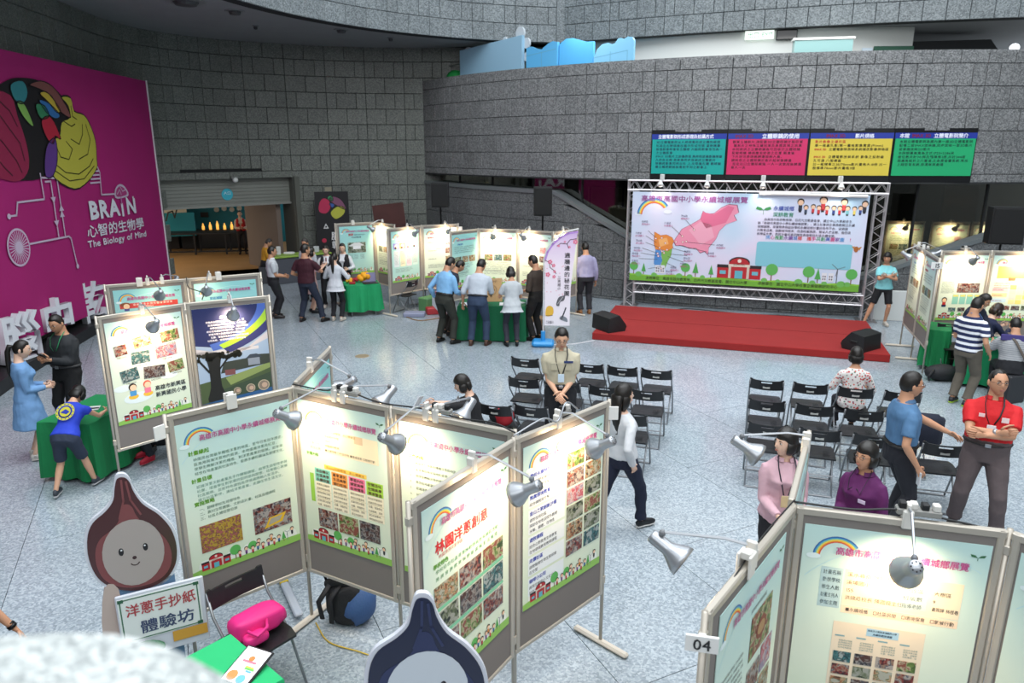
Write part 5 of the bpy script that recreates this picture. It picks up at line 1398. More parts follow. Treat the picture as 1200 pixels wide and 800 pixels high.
A_ = (-2.36, 4.57); B_ = (-1.67, 5.19); C_ = (-.85, 4.75); D_ = (.02, 4.30)
bP1 = board(A_, B_, po_plan, 'near display board with goals text and a photo of yellow leaves, left of folding screen', left_foot=False, right_foot=False, right_leg=False)
bP2 = board(B_, C_, po_table, 'display board with a colour-coded table of four columns, beside the backpack', left_foot=True, right_leg=False)
bP3 = board(C_, D_, po_list, 'display board with a numbered work list, half hidden behind the front zigzag board')
E0 = (-.53, 3.32); E1 = (.01, 4.17); E2 = (.70, 4.88)
bQ1 = board(E0, E1, po_fair, 'display board with a big red heading and nine photos, behind the navy onion cut-out', right_leg=False)
bQ2 = board(E1, E2, po_school, 'display board with two columns of twelve photographs, white foot bar on the floor', right_foot=True)
bS = board((-1.69, 5.31), (-1.67, 6.33), po_generic(4), 'teal display board seen at a steep angle behind the folding screen', paper=PAPER_B, left_leg=False)
N0 = (.75, 2.42); N1 = (1.43, 3.30); N2 = (2.36, 3.05); N3 = (3.02, 2.35)
bN1 = board(N0, N1, po_side, 'nearest display board at lower right, carrying the number plate 04', right_leg=False)
bN2 = board(N1, N2, po_form, 'large near display board with a data form, in front of the four chatting visitors', right_leg=False)
bN3 = board(N2, N3, po_generic(2), 'display board cut by the right edge of the picture, nearest corner')
bN4 = board((1.44, 3.36), (1.90, 4.28), po_generic(3), 'narrow board seen edge-on between the woman in pink and the woman in purple', left_leg=False)
C0 = (-4.50, 7.55); C1 = (-3.86, 8.28); C2 = (-3.02, 8.75)
bC1 = board(C0, C1, po_kids, 'display board with eight tilted photographs and two cartoon children, beside the left green table', right_leg=False)
bC2 = board(C1, C2, po_park, 'display board with a violet and green poster of a park and big tree', head=False)
F0 = (-5.45, 9.45); F1 = (-4.57, 9.95); F2 = (-3.70, 10.45)
bD1 = board(F0, F1, po_hat, 'rear left display board with a red strip and a hatted cartoon child', right_leg=False, paper=PAPER_B)
bD2 = board(F1, F2, po_generic(3), 'rear left display board with a pale teal sheet, nearest the man in the white shirt', paper=PAPER_B)
g0 = (-4.35, 17.75); g1 = (-3.45, 18.25); g2 = (-2.85, 17.55)
bE1 = board(g0, g1, po_house, 'far display board with a photo of a white house, behind the table with orange flowers', left_foot=True, right_leg=False, paper=PAPER_B)
bE1b = board(g1, g2, po_generic(3), 'far display board hidden behind its neighbour, warm lit, right of the white house poster')
h0 = (-2.88, 16.55); h1 = (-2.18, 17.35); h2 = (-1.32, 17.75)
bE2 = board(h0, h1, po_generic(1), 'far display board with four coloured columns, standing foremost in the left group', left_foot=True, right_leg=False, paper=PAPER_B)
bE3 = board(h1, h2, po_generic(2), 'far display board with three reddish photos in a column, behind the man in light blue', left_foot=True)
i0 = (-1.38, 15.95); i1 = (-.78, 16.62); i2 = (.14, 16.45); i3 = (.92, 15.95); i4 = (1.52, 16.65)
bE4 = board(i0, i1, po_generic(3), 'far display board with pale blue text, left end of the crowd table', right_leg=False, paper=PAPER_B)
bE5 = board(i1, i2, po_generic(0), 'far display board directly behind the man in white shirt at the long green table', left_foot=False, right_leg=False)
bE6 = board(i2, i3, po_generic(2), 'far display board behind the man in dark brown', right_leg=False)
bE7 = board(i3, i4, po_generic(5), 'far display board behind the cherry-blossom flag', right_foot=True)
j0 = (7.74, 13.80); j1 = (7.44, 12.85); j2 = (7.13, 11.90)
bR1 = board(j0, j1, po_generic(3), 'display board seen at a slant beside the person in turquoise, photos down its right side', left_foot=True, right_leg=False)
bR2 = board(j1, j2, po_generic(0), 'slanted display board at the right with blue group photos low down', left_foot=True)
k0 = (7.72, 12.85); k1 = (8.62, 12.85); k2 = (9.55, 12.75); k3 = (10.4, 12.3)
bR3 = board(k0, k1, po_red, 'display board with a red group photograph, behind the man in stripes', right_leg=False)
bR4 = board(k1, k2, po_yel, 'display board with a yellow title block at the right edge of the picture')
bR5 = board(k2, k3, po_generic(4), 'display board beyond the right edge behind the loudspeaker')

bG1 = board((9.6, 18.55), (10.5, 18.35), po_generic(0), 'added board standing in for a reflection in the foyer glass, right of the truss', right_leg=False)  # boards added behind the glass in place of the hall's reflection
bG2 = board((10.6, 18.25), (11.55, 18.2), po_generic(2), 'second added board standing in for a reflection in the foyer glass', right_leg=False)
bG3 = board((11.6, 18.2), (12.5, 18.35), po_generic(1), 'third added board standing in for a reflection in the glass, near the right loudspeaker')
for b_, u_, l_ in ((bG1, .4, 'clip lamp added on the stand-in boards behind the foyer glass, left'), (bG2, .45, 'clip lamp added on the stand-in boards behind the foyer glass, middle'), (bG3, .5, 'clip lamp added on the stand-in boards behind the foyer glass, right')):
    lamp(b_, u_, l_, power=30)  # lamps added so the stand-in boards show through the glass
lamp(bP2, .42, 'clip lamp hanging over the coloured table poster', dx=-.24, reach=.30, power=16)
lamp(bP2, .50, 'clip lamp turned backwards on the board with the coloured table', side=-1, dx=-.2, reach=.28, drop=.02, power=16)
lamp(bP3, .30, 'clip lamp hanging over the numbered work list', dx=-.12, reach=.30, power=16)
lamp(bP3, .38, 'clip lamp turned backwards towards the seated woman', side=-1, dx=-.1, reach=.26, drop=.0, power=9)
lamp(bQ1, .56, 'clip lamp over the poster with the big red heading', dx=.10, reach=.34, power=17)
lamp(bQ2, .42, 'clip lamp over the poster with twelve photographs', dx=.12, reach=.32, power=17)
lamp(bN1, .50, 'silver clip lamp reaching out to the left of board 04', side=-1, dx=.10, reach=.38, drop=.02, power=3)
lamp(bN2, .52, 'clip lamp hanging over the data form at lower right', dx=-.02, reach=.26, power=12, drop=.12)
lamp(bN4, .80, 'silver clip lamp on the edge-on board, in front of the woman in pink', side=-1, dx=.12, reach=.36, drop=.02, power=3)
lamp(bC1, .48, 'clip lamp over the poster with tilted photographs', dx=.0, power=24)
lamp(bC2, .50, 'clip lamp over the violet park poster', dx=.0, reach=.26, power=14)
lamp(bD1, .70, 'clip lamp turned backwards on the rear left board with the red strip', side=-1, dx=-.2, reach=.25, power=3, drop=.05)
lamp(bD1, .52, 'silver lamp head crossing the red strip poster', dx=.12, reach=.40, power=3)
lamp(bD2, .30, 'silver lamp head in front of the pale teal sheet rear left', dx=-.1, reach=.38, power=3)
lamp(bS, .40, 'clip lamp on the steep teal board', dx=-.1, reach=.35, power=3)
lamp(bE1b, .35, 'clip lamp lighting the far board hidden behind its neighbour', dx=-.05, power=36)
lamp(bE2, .62, 'clip lamp over the far poster with four coloured columns', dx=.0, power=36)
lamp(bE3, .60, 'clip lamp over the far poster with reddish photos', dx=.0, power=36)
lamp(bE5, .40, 'clip lamp above the man in white shirt', dx=.0, power=42)
lamp(bE6, .30, 'clip lamp above the man in dark brown', dx=.0, power=42)
lamp(bE7, .35, 'clip lamp on the far board behind the cherry-blossom flag', dx=.0, power=36)
lamp(bR1, .35, 'clip lamp turned away on the slanted board near the person in turquoise', side=-1, dx=.0, reach=.35, power=5)
lamp(bR1, .75, 'clip lamp over the slanted poster beside the person in turquoise', dx=.0, reach=.3, power=20)
lamp(bR3, .42, 'clip lamp over the red group photograph poster', dx=.0, power=32)
lamp(bR4, .55, 'clip lamp over the poster with the yellow title block', dx=.0, power=36)
number_plate(bN1, -.06, '04', 'white plate with the number 04 on the nearest right board', w=.125, h=.072, rz=radians(-12), dz=.03, dy=-.02)
number_plate(bR2, 1.02, '15', 'white plate with the number 15 on the slanted right board', w=.18, h=.11, rz=radians(-8), dz=.0)
number_plate(bP1, -.05, '', 'blank white tag on the left post of the goals board', w=.08, h=.10, rz=radians(60), dz=.02)
number_plate(bQ2, .99, '', 'blank white tag on the right post of the twelve-photo board', w=.09, h=.10, rz=radians(0), dz=.03)
number_plate(bE3, .98, '', 'small white tag at the right end of the far left board group', w=.12, h=.10, rz=radians(-10), dz=.0)

# white clamps on the top rails, and the cables
for bd, u, l in ((bP1, .45, 'white plastic clamp on the goals board'), (bD1, .42, 'white plastic clamp on the rear left board with the red strip'), (bD2, .42, 'white plastic clamp on the rear left pale teal board'),
                 (bE1, .45, 'white plastic clamp on the far white house board'), (bN1, .44, 'white double clamp on the board with plate 04')):
    p = Matrix.Translation(bd[0].location) @ Matrix.Rotation(bd[2], 4, 'Z') @ Vector((u, 0, BOARD_TOP))
    t = thing('clamp', l, 'clamp', p, bd[2])
    MB().rbox((0, -.026, 0), (.075, .012, .11), .004).build('jaw', CLIP, t)
    MB().rbox((0, .026, 0.01), (.075, .012, .10), .004).build('jaw', CLIP, t)
    MB().rbox((0, 0, .045), (.04, .05, .04), .006).build('knob', CLIP, t)
BLKC = mat('black_cable', '#17181a', .5)
def cable(pts, label, r=.006, m=None, name='cable'):
    P3 = [Vector(p) for p in pts]; Q = [2 * P3[0] - P3[1]] + P3 + [2 * P3[-1] - P3[-2]]; out = []
    for i in range(1, len(Q) - 2):
        a, b, c, d = Q[i - 1:i + 3]
        for k in range(6):
            t = k / 6; out.append(0.5 * ((2 * b) + (c - a) * t + (2 * a - 5 * b + 4 * c - d) * t * t + (3 * b - a - 3 * c + d) * t ** 3))
    out.append(P3[-1])
    return tag(MB().tube(out, r, 5).build(name, m or BLKC, smooth=True), label, 'cable')
Z = BOARD_TOP
cable([(-1.67, 5.19, Z + .02), (-1.4, 5.06, Z + .015), (-1.25, 4.99, Z + .05), (-1.0, 4.84, Z + .015), (-.85, 4.75, Z + .015), (-.6, 4.62, Z + .03), (-.35, 4.50, Z + .01), (-.12, 4.36, Z + .03), (.02, 4.22, Z + .02)], 'black cable along the top of the folding screen')
cable([(.01, 4.17, Z + .02), (.2, 4.36, Z + .06), (.3, 4.42, Z + .02), (.36, 4.50, Z + .12), (.45, 4.62, Z + .03)], 'looped grey cable on top of the twelve-photo board', .006, SIL)
cable([(1.43, 3.3, Z + .02), (1.7, 3.24, Z + .01), (1.9, 3.18, Z + .04), (2.1, 3.12, Z + .02), (2.36, 3.05, Z - .02), (2.6, 2.78, Z + .0), (3.0, 2.35, Z)], 'black cable along the top of the data form board')
cable([(1.9, 3.2, Z + .05), (2.05, 3.18, Z + .01), (2.25, 3.12, Z - .02), (2.40, 3.05, Z - .1), (2.5, 2.9, Z - .05)], 'second thin cable drooping from the power block at lower right', .004)
cable([(.75, 2.42, Z - .05), (1.1, 2.88, Z + .03), (1.43, 3.3, Z + .03)], 'cable running along board 04', .004)
cable([(-1.62, 5.12, .012), (-1.45, 4.88, .012), (-1.15, 4.75, .012), (-.8, 4.55, .012), (-.5, 4.1, .012)], 'yellow cable on the floor beside the backpack', .006, mat('yellow_cable', '#c8a83a', .5))
cable([(-3.7, 8.4, Z + .02), (-3.9, 8.9, Z + .0), (-4.3, 9.4, Z - .02), (-4.57, 9.95, Z + .02)], 'black cable strung between the two left board rows')
cable([(-3.45, 18.25, Z + .02), (-3.1, 17.7, Z + .02), (-2.5, 17.1, Z + .03), (-2.18, 17.35, Z + .02)], 'black cable between the far left boards')
for (bd, u, l, n) in ((bP2, .46, 'cluster of white adaptors on the coloured-table board', 4), (bQ2, .44, 'white adaptor on the twelve-photo board', 2), (bN2, .50, 'power block with white plugs on the data form board', 4), (bP3, .34, 'cluster of white plugs above the work list', 3),
                   (bE5, .3, 'white adaptor on the far board behind the white shirt', 2), (bR3, .35, 'white adaptors on the red group photo board', 3), (bR1, .9, 'dark adaptor on the slanted right board', 2)):
    p = Matrix.Translation(bd[0].location) @ Matrix.Rotation(bd[2], 4, 'Z') @ Vector((u + .07, 0.02, Z))
    t = thing('power_block', l, 'power strip', p, bd[2])
    MB().rbox((0, .0, .035), (.05 * n, .055, .035), .006).build('strip_body', mat('adaptor_grey', '#8c8c88', .5), t)
    for k in range(n): MB().rbox((-.05 * n / 2 + .025 + .05 * k, -.005, .068), (.034, .04, .035), .005).build('plug', CLIP if k % 2 else BLKC, t)

# ================================================================== folding chairs
CH_BLK = mat('chair_plastic', '#1b1c1f', 0.38, bump=.1, bscale=200)
CH_TUBE = mat('chair_tube', '#8f9296', 0.3, 0.7)
def make_chair():
    t = thing('folding_chair', 'x', 'chair', (0, 0, 0), 0, 'black folding chairs')
    # +y is where the sitter faces; sheet seat with a dished surface
    b = MB(); n = 5; vs = []
    for j in range(n):
        for i in range(n):
            u, v = i / (n - 1) * 2 - 1, j / (n - 1) * 2 - 1
            wx = .205 - .02 * (v > .5); vs.append((u * wx, v * .19 + .02, .445 - .014 * (1 - u * u) * (1 - v * v) + .006 * v - .012 * (v > .9)))
    fs = [(j * n + i, j * n + i + 1, (j + 1) * n + i + 1, (j + 1) * n + i) for j in range(n - 1) for i in range(n - 1)]
    m = len(vs); lo = [(x, y, z - .018) for x, y, z in vs]
    rim = [i for i in range(n)] + [j * n + n - 1 for j in range(1, n)] + [n * n - 1 - i for i in range(1, n)] + [j * n for j in range(n - 2, 0, -1)]
    b.add(vs + lo, fs + [tuple(reversed([k + m for k in f])) for f in fs] + [(rim[k], rim[k] + m, rim[(k + 1) % len(rim)] + m, rim[(k + 1) % len(rim)]) for k in range(len(rim))])
    for k in range(4): b.box((0.11, -.08 + .035 * k, .4505), (.07, .012, .002))
    b.build('seat', CH_BLK, t)
    # curved backrest with a hand slot
    b = MB(); prof = []; N = 10
    def pt(u, z, d): return (.215 * u, -.205 - .035 * (1 - u * u) + d - (z - .66) * .18, z)
    def slab(u0, u1, z0f, z1f):
        vs = []; 
        for i in range(N + 1):
            u = u0 + (u1 - u0) * i / N
            a, c = z0f(u), z1f(u)
            vs += [pt(u, a, 0), pt(u, c, 0), pt(u, c, .016), pt(u, a, .016)]
        fs = []
        for i in range(N):
            for k in range(4): fs.append((4 * i + k, 4 * i + (k + 1) % 4, 4 * i + 4 + (k + 1) % 4, 4 * i + 4 + k))
        fs += [(0, 3, 2, 1), (4 * N, 4 * N + 1, 4 * N + 2, 4 * N + 3)]
        b.add(vs, fs)
    top = lambda u: .79 + .012 * abs(u) ** 2 + (.012 if abs(u) > .85 else 0)
    slab(-1, 1, lambda u: .655 + .01 * u * u, lambda u: .752)
    slab(-1, -.32, lambda u: .752, top); slab(.32, 1, lambda u: .752, top); slab(-.32, .32, lambda u: .776, top)
    b.build('backrest', CH_BLK, t)
    MB().box((0, -.246, .705), (.09, .003, .045), 0).build('white_sticker', mat('sticker_grey', '#a9aaa6', .5), t)
    # side frames: front legs run up to the backrest, rear legs cross
    for s in (-1, 1):
        MB().tube([(s * .215, .24, .012), (s * .215, .06, .40), (s * .213, -.17, .62), (s * .212, -.235, .79)], .011, 6).build('leg', CH_TUBE, t, smooth=True)
        MB().tube([(s * .19, -.24, .012), (s * .19, .10, .43)], .010, 6).build('leg', CH_TUBE, t, smooth=True)
    MB().tube([(-.215, .24, .012), (.215, .24, .012)], .010, 6).build('foot_bar', CH_TUBE, t)
    MB().tube([(-.19, -.24, .012), (.19, -.24, .012)], .010, 6).build('foot_bar', CH_TUBE, t)
    MB().tube([(-.20, -.10, .20), (.20, -.10, .20)], .008, 6).build('cross_bar', CH_TUBE, t)
    return t
chair0 = make_chair(); first = [True]
def chair(x, y, rz, label, group='black folding chairs'):
    global chair0
    c = chair0 if first[0] else copy_tree(chair0)
    first[0] = False
    c.location = (x, y, 0); c.rotation_euler = (0, 0, rz); c['label'] = label; c['group'] = group
    return c
CA = -.31
e2 = Vector((.305, .952)) * .20
ordn = ['nearest the aisle', 'second from the aisle', 'third from the aisle', 'fourth from the aisle', 'fifth from the aisle']
for k, (x, y) in enumerate([(2.04, 9.66), (1.58, 9.80), (1.12, 9.95), (.66, 10.09), (.20, 10.24)]):
    chair(x + e2.x, y + e2.y, CA, 'folding chair in the front row of the left block, %s' % ordn[k])
for k, (x, y) in enumerate([(1.74, 8.78), (1.22, 8.94), (.70, 9.10), (.16, 9.28)]):
    chair(x + e2.x, y + e2.y, CA + .02, 'folding chair in the middle row of the left block, %s' % ordn[k])
for k, (x, y) in enumerate([(1.38, 7.90), (.24, 8.18)]):
    chair(x + e2.x, y + e2.y, CA - .02, 'folding chair in the back row of the left block, %s' % ['beside the walking woman', 'behind the khaki-shirted man'][k])
chair(-.14 , 8.42, CA, 'folding chair in the back row with a red and black bag on it')
for r, (ox, oy) in enumerate([(3.44, 9.20), (3.16, 8.38), (2.90, 7.60)]):
    for k in range(4):
        if r == 2 and k == 3: ox, oy = ox + .10, oy - .08
        x = ox + .545 * k * .952; y = oy - .545 * k * .305
        lab = 'folding chair, %s row of right block, %s' % (['front', 'middle', 'back'][r], ordn[k])
        if r == 0 and k == 2: lab = 'folding chair of the right block under the woman in the floral blouse'
        if r == 1 and k == 3: lab = 'folding chair of the right block with a dark jacket on it'
        chair(x + e2.x, y + e2.y, CA + .02 * (k - 1), lab)
chair(-1.82, 4.40, radians(-129), 'folding chair with a pink bag beside the goals board')
chair(-2.55, 16.9, radians(60), 'folding chair under the boards near the far green table')
chair(-2.35, 17.6, radians(20), 'second folding chair behind the far left boards')
chair(7.75, 12.15, radians(170), 'folding chair behind the slanted right boards')
chair(8.35, 12.25, radians(185), 'folding chair below the red group photo board')
chair(-4.15, 8.62, radians(40), 'folding chair behind the tilted photos board')

# ================================================================== tables under green cloth
GREEN = mat('green_cloth', '#0c7a45', 0.85, var=.08, scale=4)
GREEN_B = mat('green_cloth_bright', '#1fae6a', 0.8, var=.05, scale=4)
def cloth_table(x, y, rz, w, d, label_t, label_c, m=GREEN, zb=.05, h=.74, fold=.03, seed=0):
    t = thing('folding_table', label_t, 'table', (x, y, 0), rz)
    MB().rbox((0, 0, h - .02), (w - .04, d - .04, .035), .006).build('tabletop', mat('table_white', '#b9b6ae', .5), t)
    for sx in (-1, 1):
        for sy in (-1, 1): MB().tube([(sx * (w / 2 - .12), sy * (d / 2 - .08), 0), (sx * (w / 2 - .14), sy * (d / 2 - .08), h - .04)], .014, 6).build('leg', CH_TUBE, t)
    r = random.Random(seed); b = MB(); N = 14
    loop = []
    for (ax, ay, bx, by) in ((-1, -1, 1, -1), (1, -1, 1, 1), (1, 1, -1, 1), (-1, 1, -1, -1)):
        for k in range(N):
            u = k / N; loop.append((ax + (bx - ax) * u, ay + (by - ay) * u))
    n = len(loop); vs = []; lev = [(0, h + .004), (.004, h - .004), (.012, h - .12), (.02, h * .5), (.03, zb)]
    ph = r.random() * 6
    for li, (off, z) in enumerate(lev):
        for k, (a, c) in enumerate(loop):
            amp = fold * (li / 4) ** 1.2
            o = off + amp * (sin(k * 1.25 + ph) + .6 * sin(k * .57 + 2 * ph))
            L = hypot(a, c)
            vs.append((a * (w / 2) + a / L * o, c * (d / 2) + c / L * o, z + (.012 * sin(k * .9) if li == 4 else 0)))
    fs = [tuple(range(n))]
    for li in range(4):
        for k in range(n): fs.append((li * n + k, (li + 1) * n + k, (li + 1) * n + (k + 1) % n, li * n + (k + 1) % n))
    b.add(vs, fs)
    o = b.build('tablecloth', m, None, (x, y, 0), (0, 0, rz))
    return tag(o, label_c, 'tablecloth')
cloth_table(-5.10, 8.22, radians(-8), .66, .98, 'table under the green cloth at the left, child leaning on it', 'green cloth on the left table with the leaning child', seed=1)
cloth_table(-3.57, 16.78, radians(18), .80, .60, 'small table under the far green cloth', 'green cloth on the far small table with orange flowers', seed=2, zb=.12, fold=.05, m=mat('green_cloth_far', '#15935a', .85, var=.08, scale=4))
cloth_table(-.40, 14.50, radians(-3), 1.36, .70, 'long table under the green cloth with the craft display', 'dark green cloth on the long table where five visitors look at crafts', seed=3, zb=.02, m=mat('green_cloth_dark', '#0b6640', .85, var=.08, scale=4))
cloth_table(8.15, 11.35, radians(-20), 1.3, .6, 'table under the green cloth at the right edge', 'green cloth on the right table where visitors sit', seed=4, m=mat('green_cloth_right', '#0d8a58', .85, var=.08, scale=4))
cloth_table(-1.76, 3.62, radians(-41), .62, .50, 'table under the bright green cloth at the bottom edge', 'bright green cloth on the nearest table at the bottom edge', m=GREEN_B, seed=5)
cloth_table(7.62, 12.45, radians(60), .7, .4, 'small table behind the slanted right boards', 'green cloth hanging behind the slanted right boards', seed=6, zb=.08)

# ---- things on the tables
def bx(name, x, y, z, w, d, h, rz, c, label, cat, r=.008, group=None):
    return tag(MB().rbox((0, 0, h / 2), (w, d, h), min(r, h * .4)).build(name, mat('item_' + c[1:], c, .5), None, (x, y, z), (0, 0, rz)), label, cat, group)
T = .746
t = thing('tablet', 'tablet with a white page of coloured marks on the bright green table', 'tablet', (-1.60, 3.68, T + .012), radians(-22))
M = Matrix.Rotation(radians(12), 4, 'X')
MB().rbox((0, 0, .01), (.20, .27, .012), .004, 0, M).build('body', mat('black_plastic', '#101112', .4), t)
MB().box((0, 0, .0175), (.175, .245, .002), 0, M).build('screen', mat('screen_white', '#f2f0f4', .2, emit=.55), t)
P = Print(.0006)
P.rect(-.05, .02, .05, .035, '#e27a8a', 2); P.disc(.0, .05, .02, '#e08040', 2); P.rect(.0, -.01, .06, .0, '#f0c850', 2); P.rect(.0, -.025, .07, -.01, '#70c060', 2); P.rect(.02, -.04, .06, -.028, '#60a8e0', 2); P.disc(-.04, -.08, .035, '#e89050', 2); P.disc(.03, -.09, .03, '#70b8d8', 2)
P.build('page', t, (0, -.0045 + .0, .0190), (radians(12 - 90), 0, 0))
bx('booklet', -5.12, 8.20, T, .20, .14, .012, .3, '#d9d9d6', 'white booklet with a dark mark on the left green table', 'booklet', .003)
bx('pen_case', -5.08, 8.18, T + .0125, .14, .03, .01, .3, '#2a2a2c', 'dark pen case lying on the white booklet at the left', 'case', .004)
t = thing('laptop', 'open laptop on the far green table beside orange flowers', 'laptop', (-3.35, 16.72, T), radians(25))
MB().rbox((0, 0, .01), (.34, .24, .018), .004).build('base', mat('black_plastic', '#101112', .4), t)
MB().rbox((0, .13, .13), (.34, .012, .23), .004, 0, Matrix.Rotation(radians(-8), 4, 'X')).build('lid', mat('lid_violet', '#8a86a8', .3), t)
def bunch(x, y, z, r, c, label, cat, n=9, seed=0):
    q = random.Random(seed); b = MB()
    for k in range(n):
        a = q.random() * 6.28; rr = r * .6 * q.random(); b.ball((rr * cos(a), rr * sin(a), r * .5 + r * .6 * q.random()), r * .42, 8, 6)
    return tag(b.build('paper_flowers', mat('item_' + c[1:], c, .7), None, (x, y, z), smooth=True), label, cat)
bunch(-3.52, 16.85, T, .17, '#eda51e', 'large bunch of orange paper flowers on the far green table', 'flowers', 14, 1)
bunch(-3.86, 16.72, T, .10, '#e8b030', 'small orange paper flower at the left end of the far green table', 'flowers', 8, 2)
bunch(-3.72, 16.78, T, .09, '#a01828', 'dark red paper flowers between the orange ones', 'flowers', 8, 3)
bx('red_box', -3.75, 16.62, T, .14, .10, .05, .2, '#a81c24', 'small red box on the far green table', 'box')
t = thing('craft_board', 'tan cork craft board leaning on the long green table', 'board', (-.42, 14.60, T), radians(5))
MB().rbox((0, 0, .24), (.44, .03, .50), .006, 0, Matrix.Rotation(radians(-22), 4, 'X')).build('cork_sheet', mat('cork', '#b08d62', .8, var=.1, scale=20), t)
P = Print(.001); P.band(0, .24, .10, .11, 0, 360, '#6f5232', 22, 20); P.text('洋蔥手抄紙', -.13, .40, .05, '#5a4026', 22)
for k in range(6): P.disc(.06 * cos(k), .24 + .06 * sin(k), .015, '#6f5232', 22)
P.build('drawing', t, (0, -.0, .0), (radians(-22), 0, 0))
for k, (x, y, c, l) in enumerate([(-.15, 14.34, '#e4e6e8', 'white sheet on the long green table left of the grey-haired visitor'), (-.92, 14.35, '#dfe6ee', 'white sheet at the left end of the long green table'), (.12, 14.50, '#b8c0c8', 'pale folder on the long green table near the brown shirt'), (-.62, 14.32, '#3a3c44', 'dark booklet on the long green table')]):
    bx('paper_sheet', x, y, T, .21, .28, .006, .3 * k, c, l, 'paper', .002)
bx('paper_sheet', 7.78, 11.25, T, .30, .40, .008, .3, '#bfe0d8', 'open mint booklet on the right green table', 'booklet', .002)
bx('paper_sheet', 8.30, 11.30, T, .22, .30, .006, -.2, '#dfe4e6', 'white sheet on the right green table', 'paper', .002)

# ================================================================== bags and small things
def bag(name, x, y, z, parts, label, mats_, cat='bag', rz=0):
    t = thing(name, label, cat, (x, y, z), rz)
    for nm, mb, m in parts: mb.build(nm, m, t, smooth=True)
    return t
DK = mat('bag_black', '#17181c', .7, bump=.3, bscale=80); BLU = mat('bag_blue', '#3a5a8a', .7, bump=.3, bscale=60)
bb = MB().ball((0, 0, .19), (.19, .15, .20), 18, 12)
for i, v in enumerate(bb.v): bb.v[i] = (math.copysign(abs(v[0] / .19) ** .65, v[0]) * .17, math.copysign(abs(v[1] / .15) ** .65, v[1]) * .13, .19 + math.copysign(abs((v[2] - .19) / .2) ** .75, v[2] - .19) * .19)
for i, v in enumerate(bb.v):
    w = noise.noise(Vector(v) * 9) * .025; bb.v[i] = (v[0] * (1 + w * 3), v[1] + w, max(0.002, v[2] + w))
b2 = MB().ball((.10, -.02, .17), (.14, .14, .17), 12, 9)
for i, v in enumerate(b2.v):
    w = noise.noise(Vector(v) * 11 + Vector((3, 1, 2))) * .02; b2.v[i] = (v[0] + w, v[1] + w, max(0.002, v[2] + w))
bag('backpack', -1.36, 5.18, 0, [('main_bag', bb, DK), ('blue_pocket', b2, BLU), ('top_flap', MB().tube([(-.16, 0, .33), (-.05, .0, .40), (.12, 0, .34)], [(.05, .04), (.10, .05), (.05, .04)], 8), DK),
    ('strap', MB().tube([(-.12, -.08, .38), (-.20, -.14, .26), (-.18, -.13, .10)], [(.022, .006)] * 3, 6), DK), ('strap', MB().tube([(-.02, -.06, .40), (-.10, -.16, .30), (-.10, -.16, .08)], [(.022, .006)] * 3, 6), DK),
    ('grab_loop', MB().tube([(-.17, .02, .36), (-.2, .02, .46), (-.15, .02, .47), (-.14, .02, .37)], .012, 6), DK)], 'black and blue backpack on the floor beside the folding screen', None)
PINK = mat('pink_bag', '#e0267f', .6, var=.05)
def boxy(mb, c, r, e=.55, wob=.0):
    for i, v in enumerate(mb.v):
        q = [(v[k] - c[k]) / r[k] for k in range(3)]; q = [math.copysign(abs(a) ** e, a) for a in q]; w = 1 + wob * noise.noise(Vector(v) * 14)
        mb.v[i] = tuple(c[k] + q[k] * r[k] * w for k in range(3))
    return mb
bb = boxy(MB().ball((0, 0, .085), (.20, .10, .085), 20, 12), (0, 0, .085), (.19, .09, .075), .5, .12)
bag('handbag', -1.82, 4.42, .462, [('bag_body', bb, PINK), ('small_pouch', boxy(MB().ball((.07, .13, .05), (.09, .05, .04), 14, 8), (.07, .13, .05), (.08, .045, .035), .5, .1), PINK),
    ('handle', MB().tube([(-.04, .08, .12), (-.0, .17, .12), (.08, .19, .10), (.12, .12, .12)], .012, 6), PINK)], 'bright pink handbag on the folding chair beside the goals board', None, rz=radians(-135))
bag('shoulder_bag', -.12, 8.40, .462, [('bag_body', MB().ball((0, 0, .12), (.17, .12, .12), 12, 8), DK), ('red_panel', MB().ball((.02, -.05, .13), (.13, .09, .125), 12, 8), mat('bag_red', '#b3202c', .6))], 'red and black bag on the chair behind the seated woman in a cardigan', None)
bag('backpack', 7.30, 11.62, 0, [('main_bag', MB().ball((0, 0, .14), (.30, .17, .14), 12, 8), DK), ('strap', MB().tube([(-.2, -.1, .22), (-.33, -.18, .12), (-.26, -.1, .02)], [(.02, .006)] * 3, 6), DK)], 'black backpack lying on the floor near the man in stripes', None)
bag('dark_jacket', 4.83, 7.98, .45, [('folded_jacket', MB().rbox((0, -.15, .17), (.46, .16, .42), .07), mat('jacket_navy', '#1b2030', .85, bump=.3, bscale=30)), ('sleeve', MB().tube([(.2, -.1, .3), (.24, .05, .12), (.18, .14, .03)], [.05, .05, .04], 8), mat('jacket_navy', '#1b2030', .85))], 'dark navy jacket and bag on a chair beside the man in the light blue shirt', None, 'jacket', rz=CA)
t = thing('barrier_tape', 'pale folded barrier leg with a black and yellow striped end', 'barrier', (-2.03, 5.62, 0), radians(-60))
MB().rbox((.22, 0, .05), (.62, .07, .03), .01).build('leg_strip', mat('strip_grey', '#a9b0ba', .5), t)
for k in range(6): MB().rbox((-.16 + .03 * k, 0, .055), (.030, .075, .036), .004).build('stripe', mat('stripe_yellow', '#e8c62c', .5) if k % 2 else mat('stripe_black', '#1a1a1c', .5), t)
t = thing('floor_cover', 'round brass floor cover in the aisle near the stage', 'floor cover', (2.35, 11.25, 0))
MB().lathe([(0, .003), (.13, .003), (.135, 0)], 20).build('cover_plate', mat('brass_cover', '#a89478', .4, .3), t)
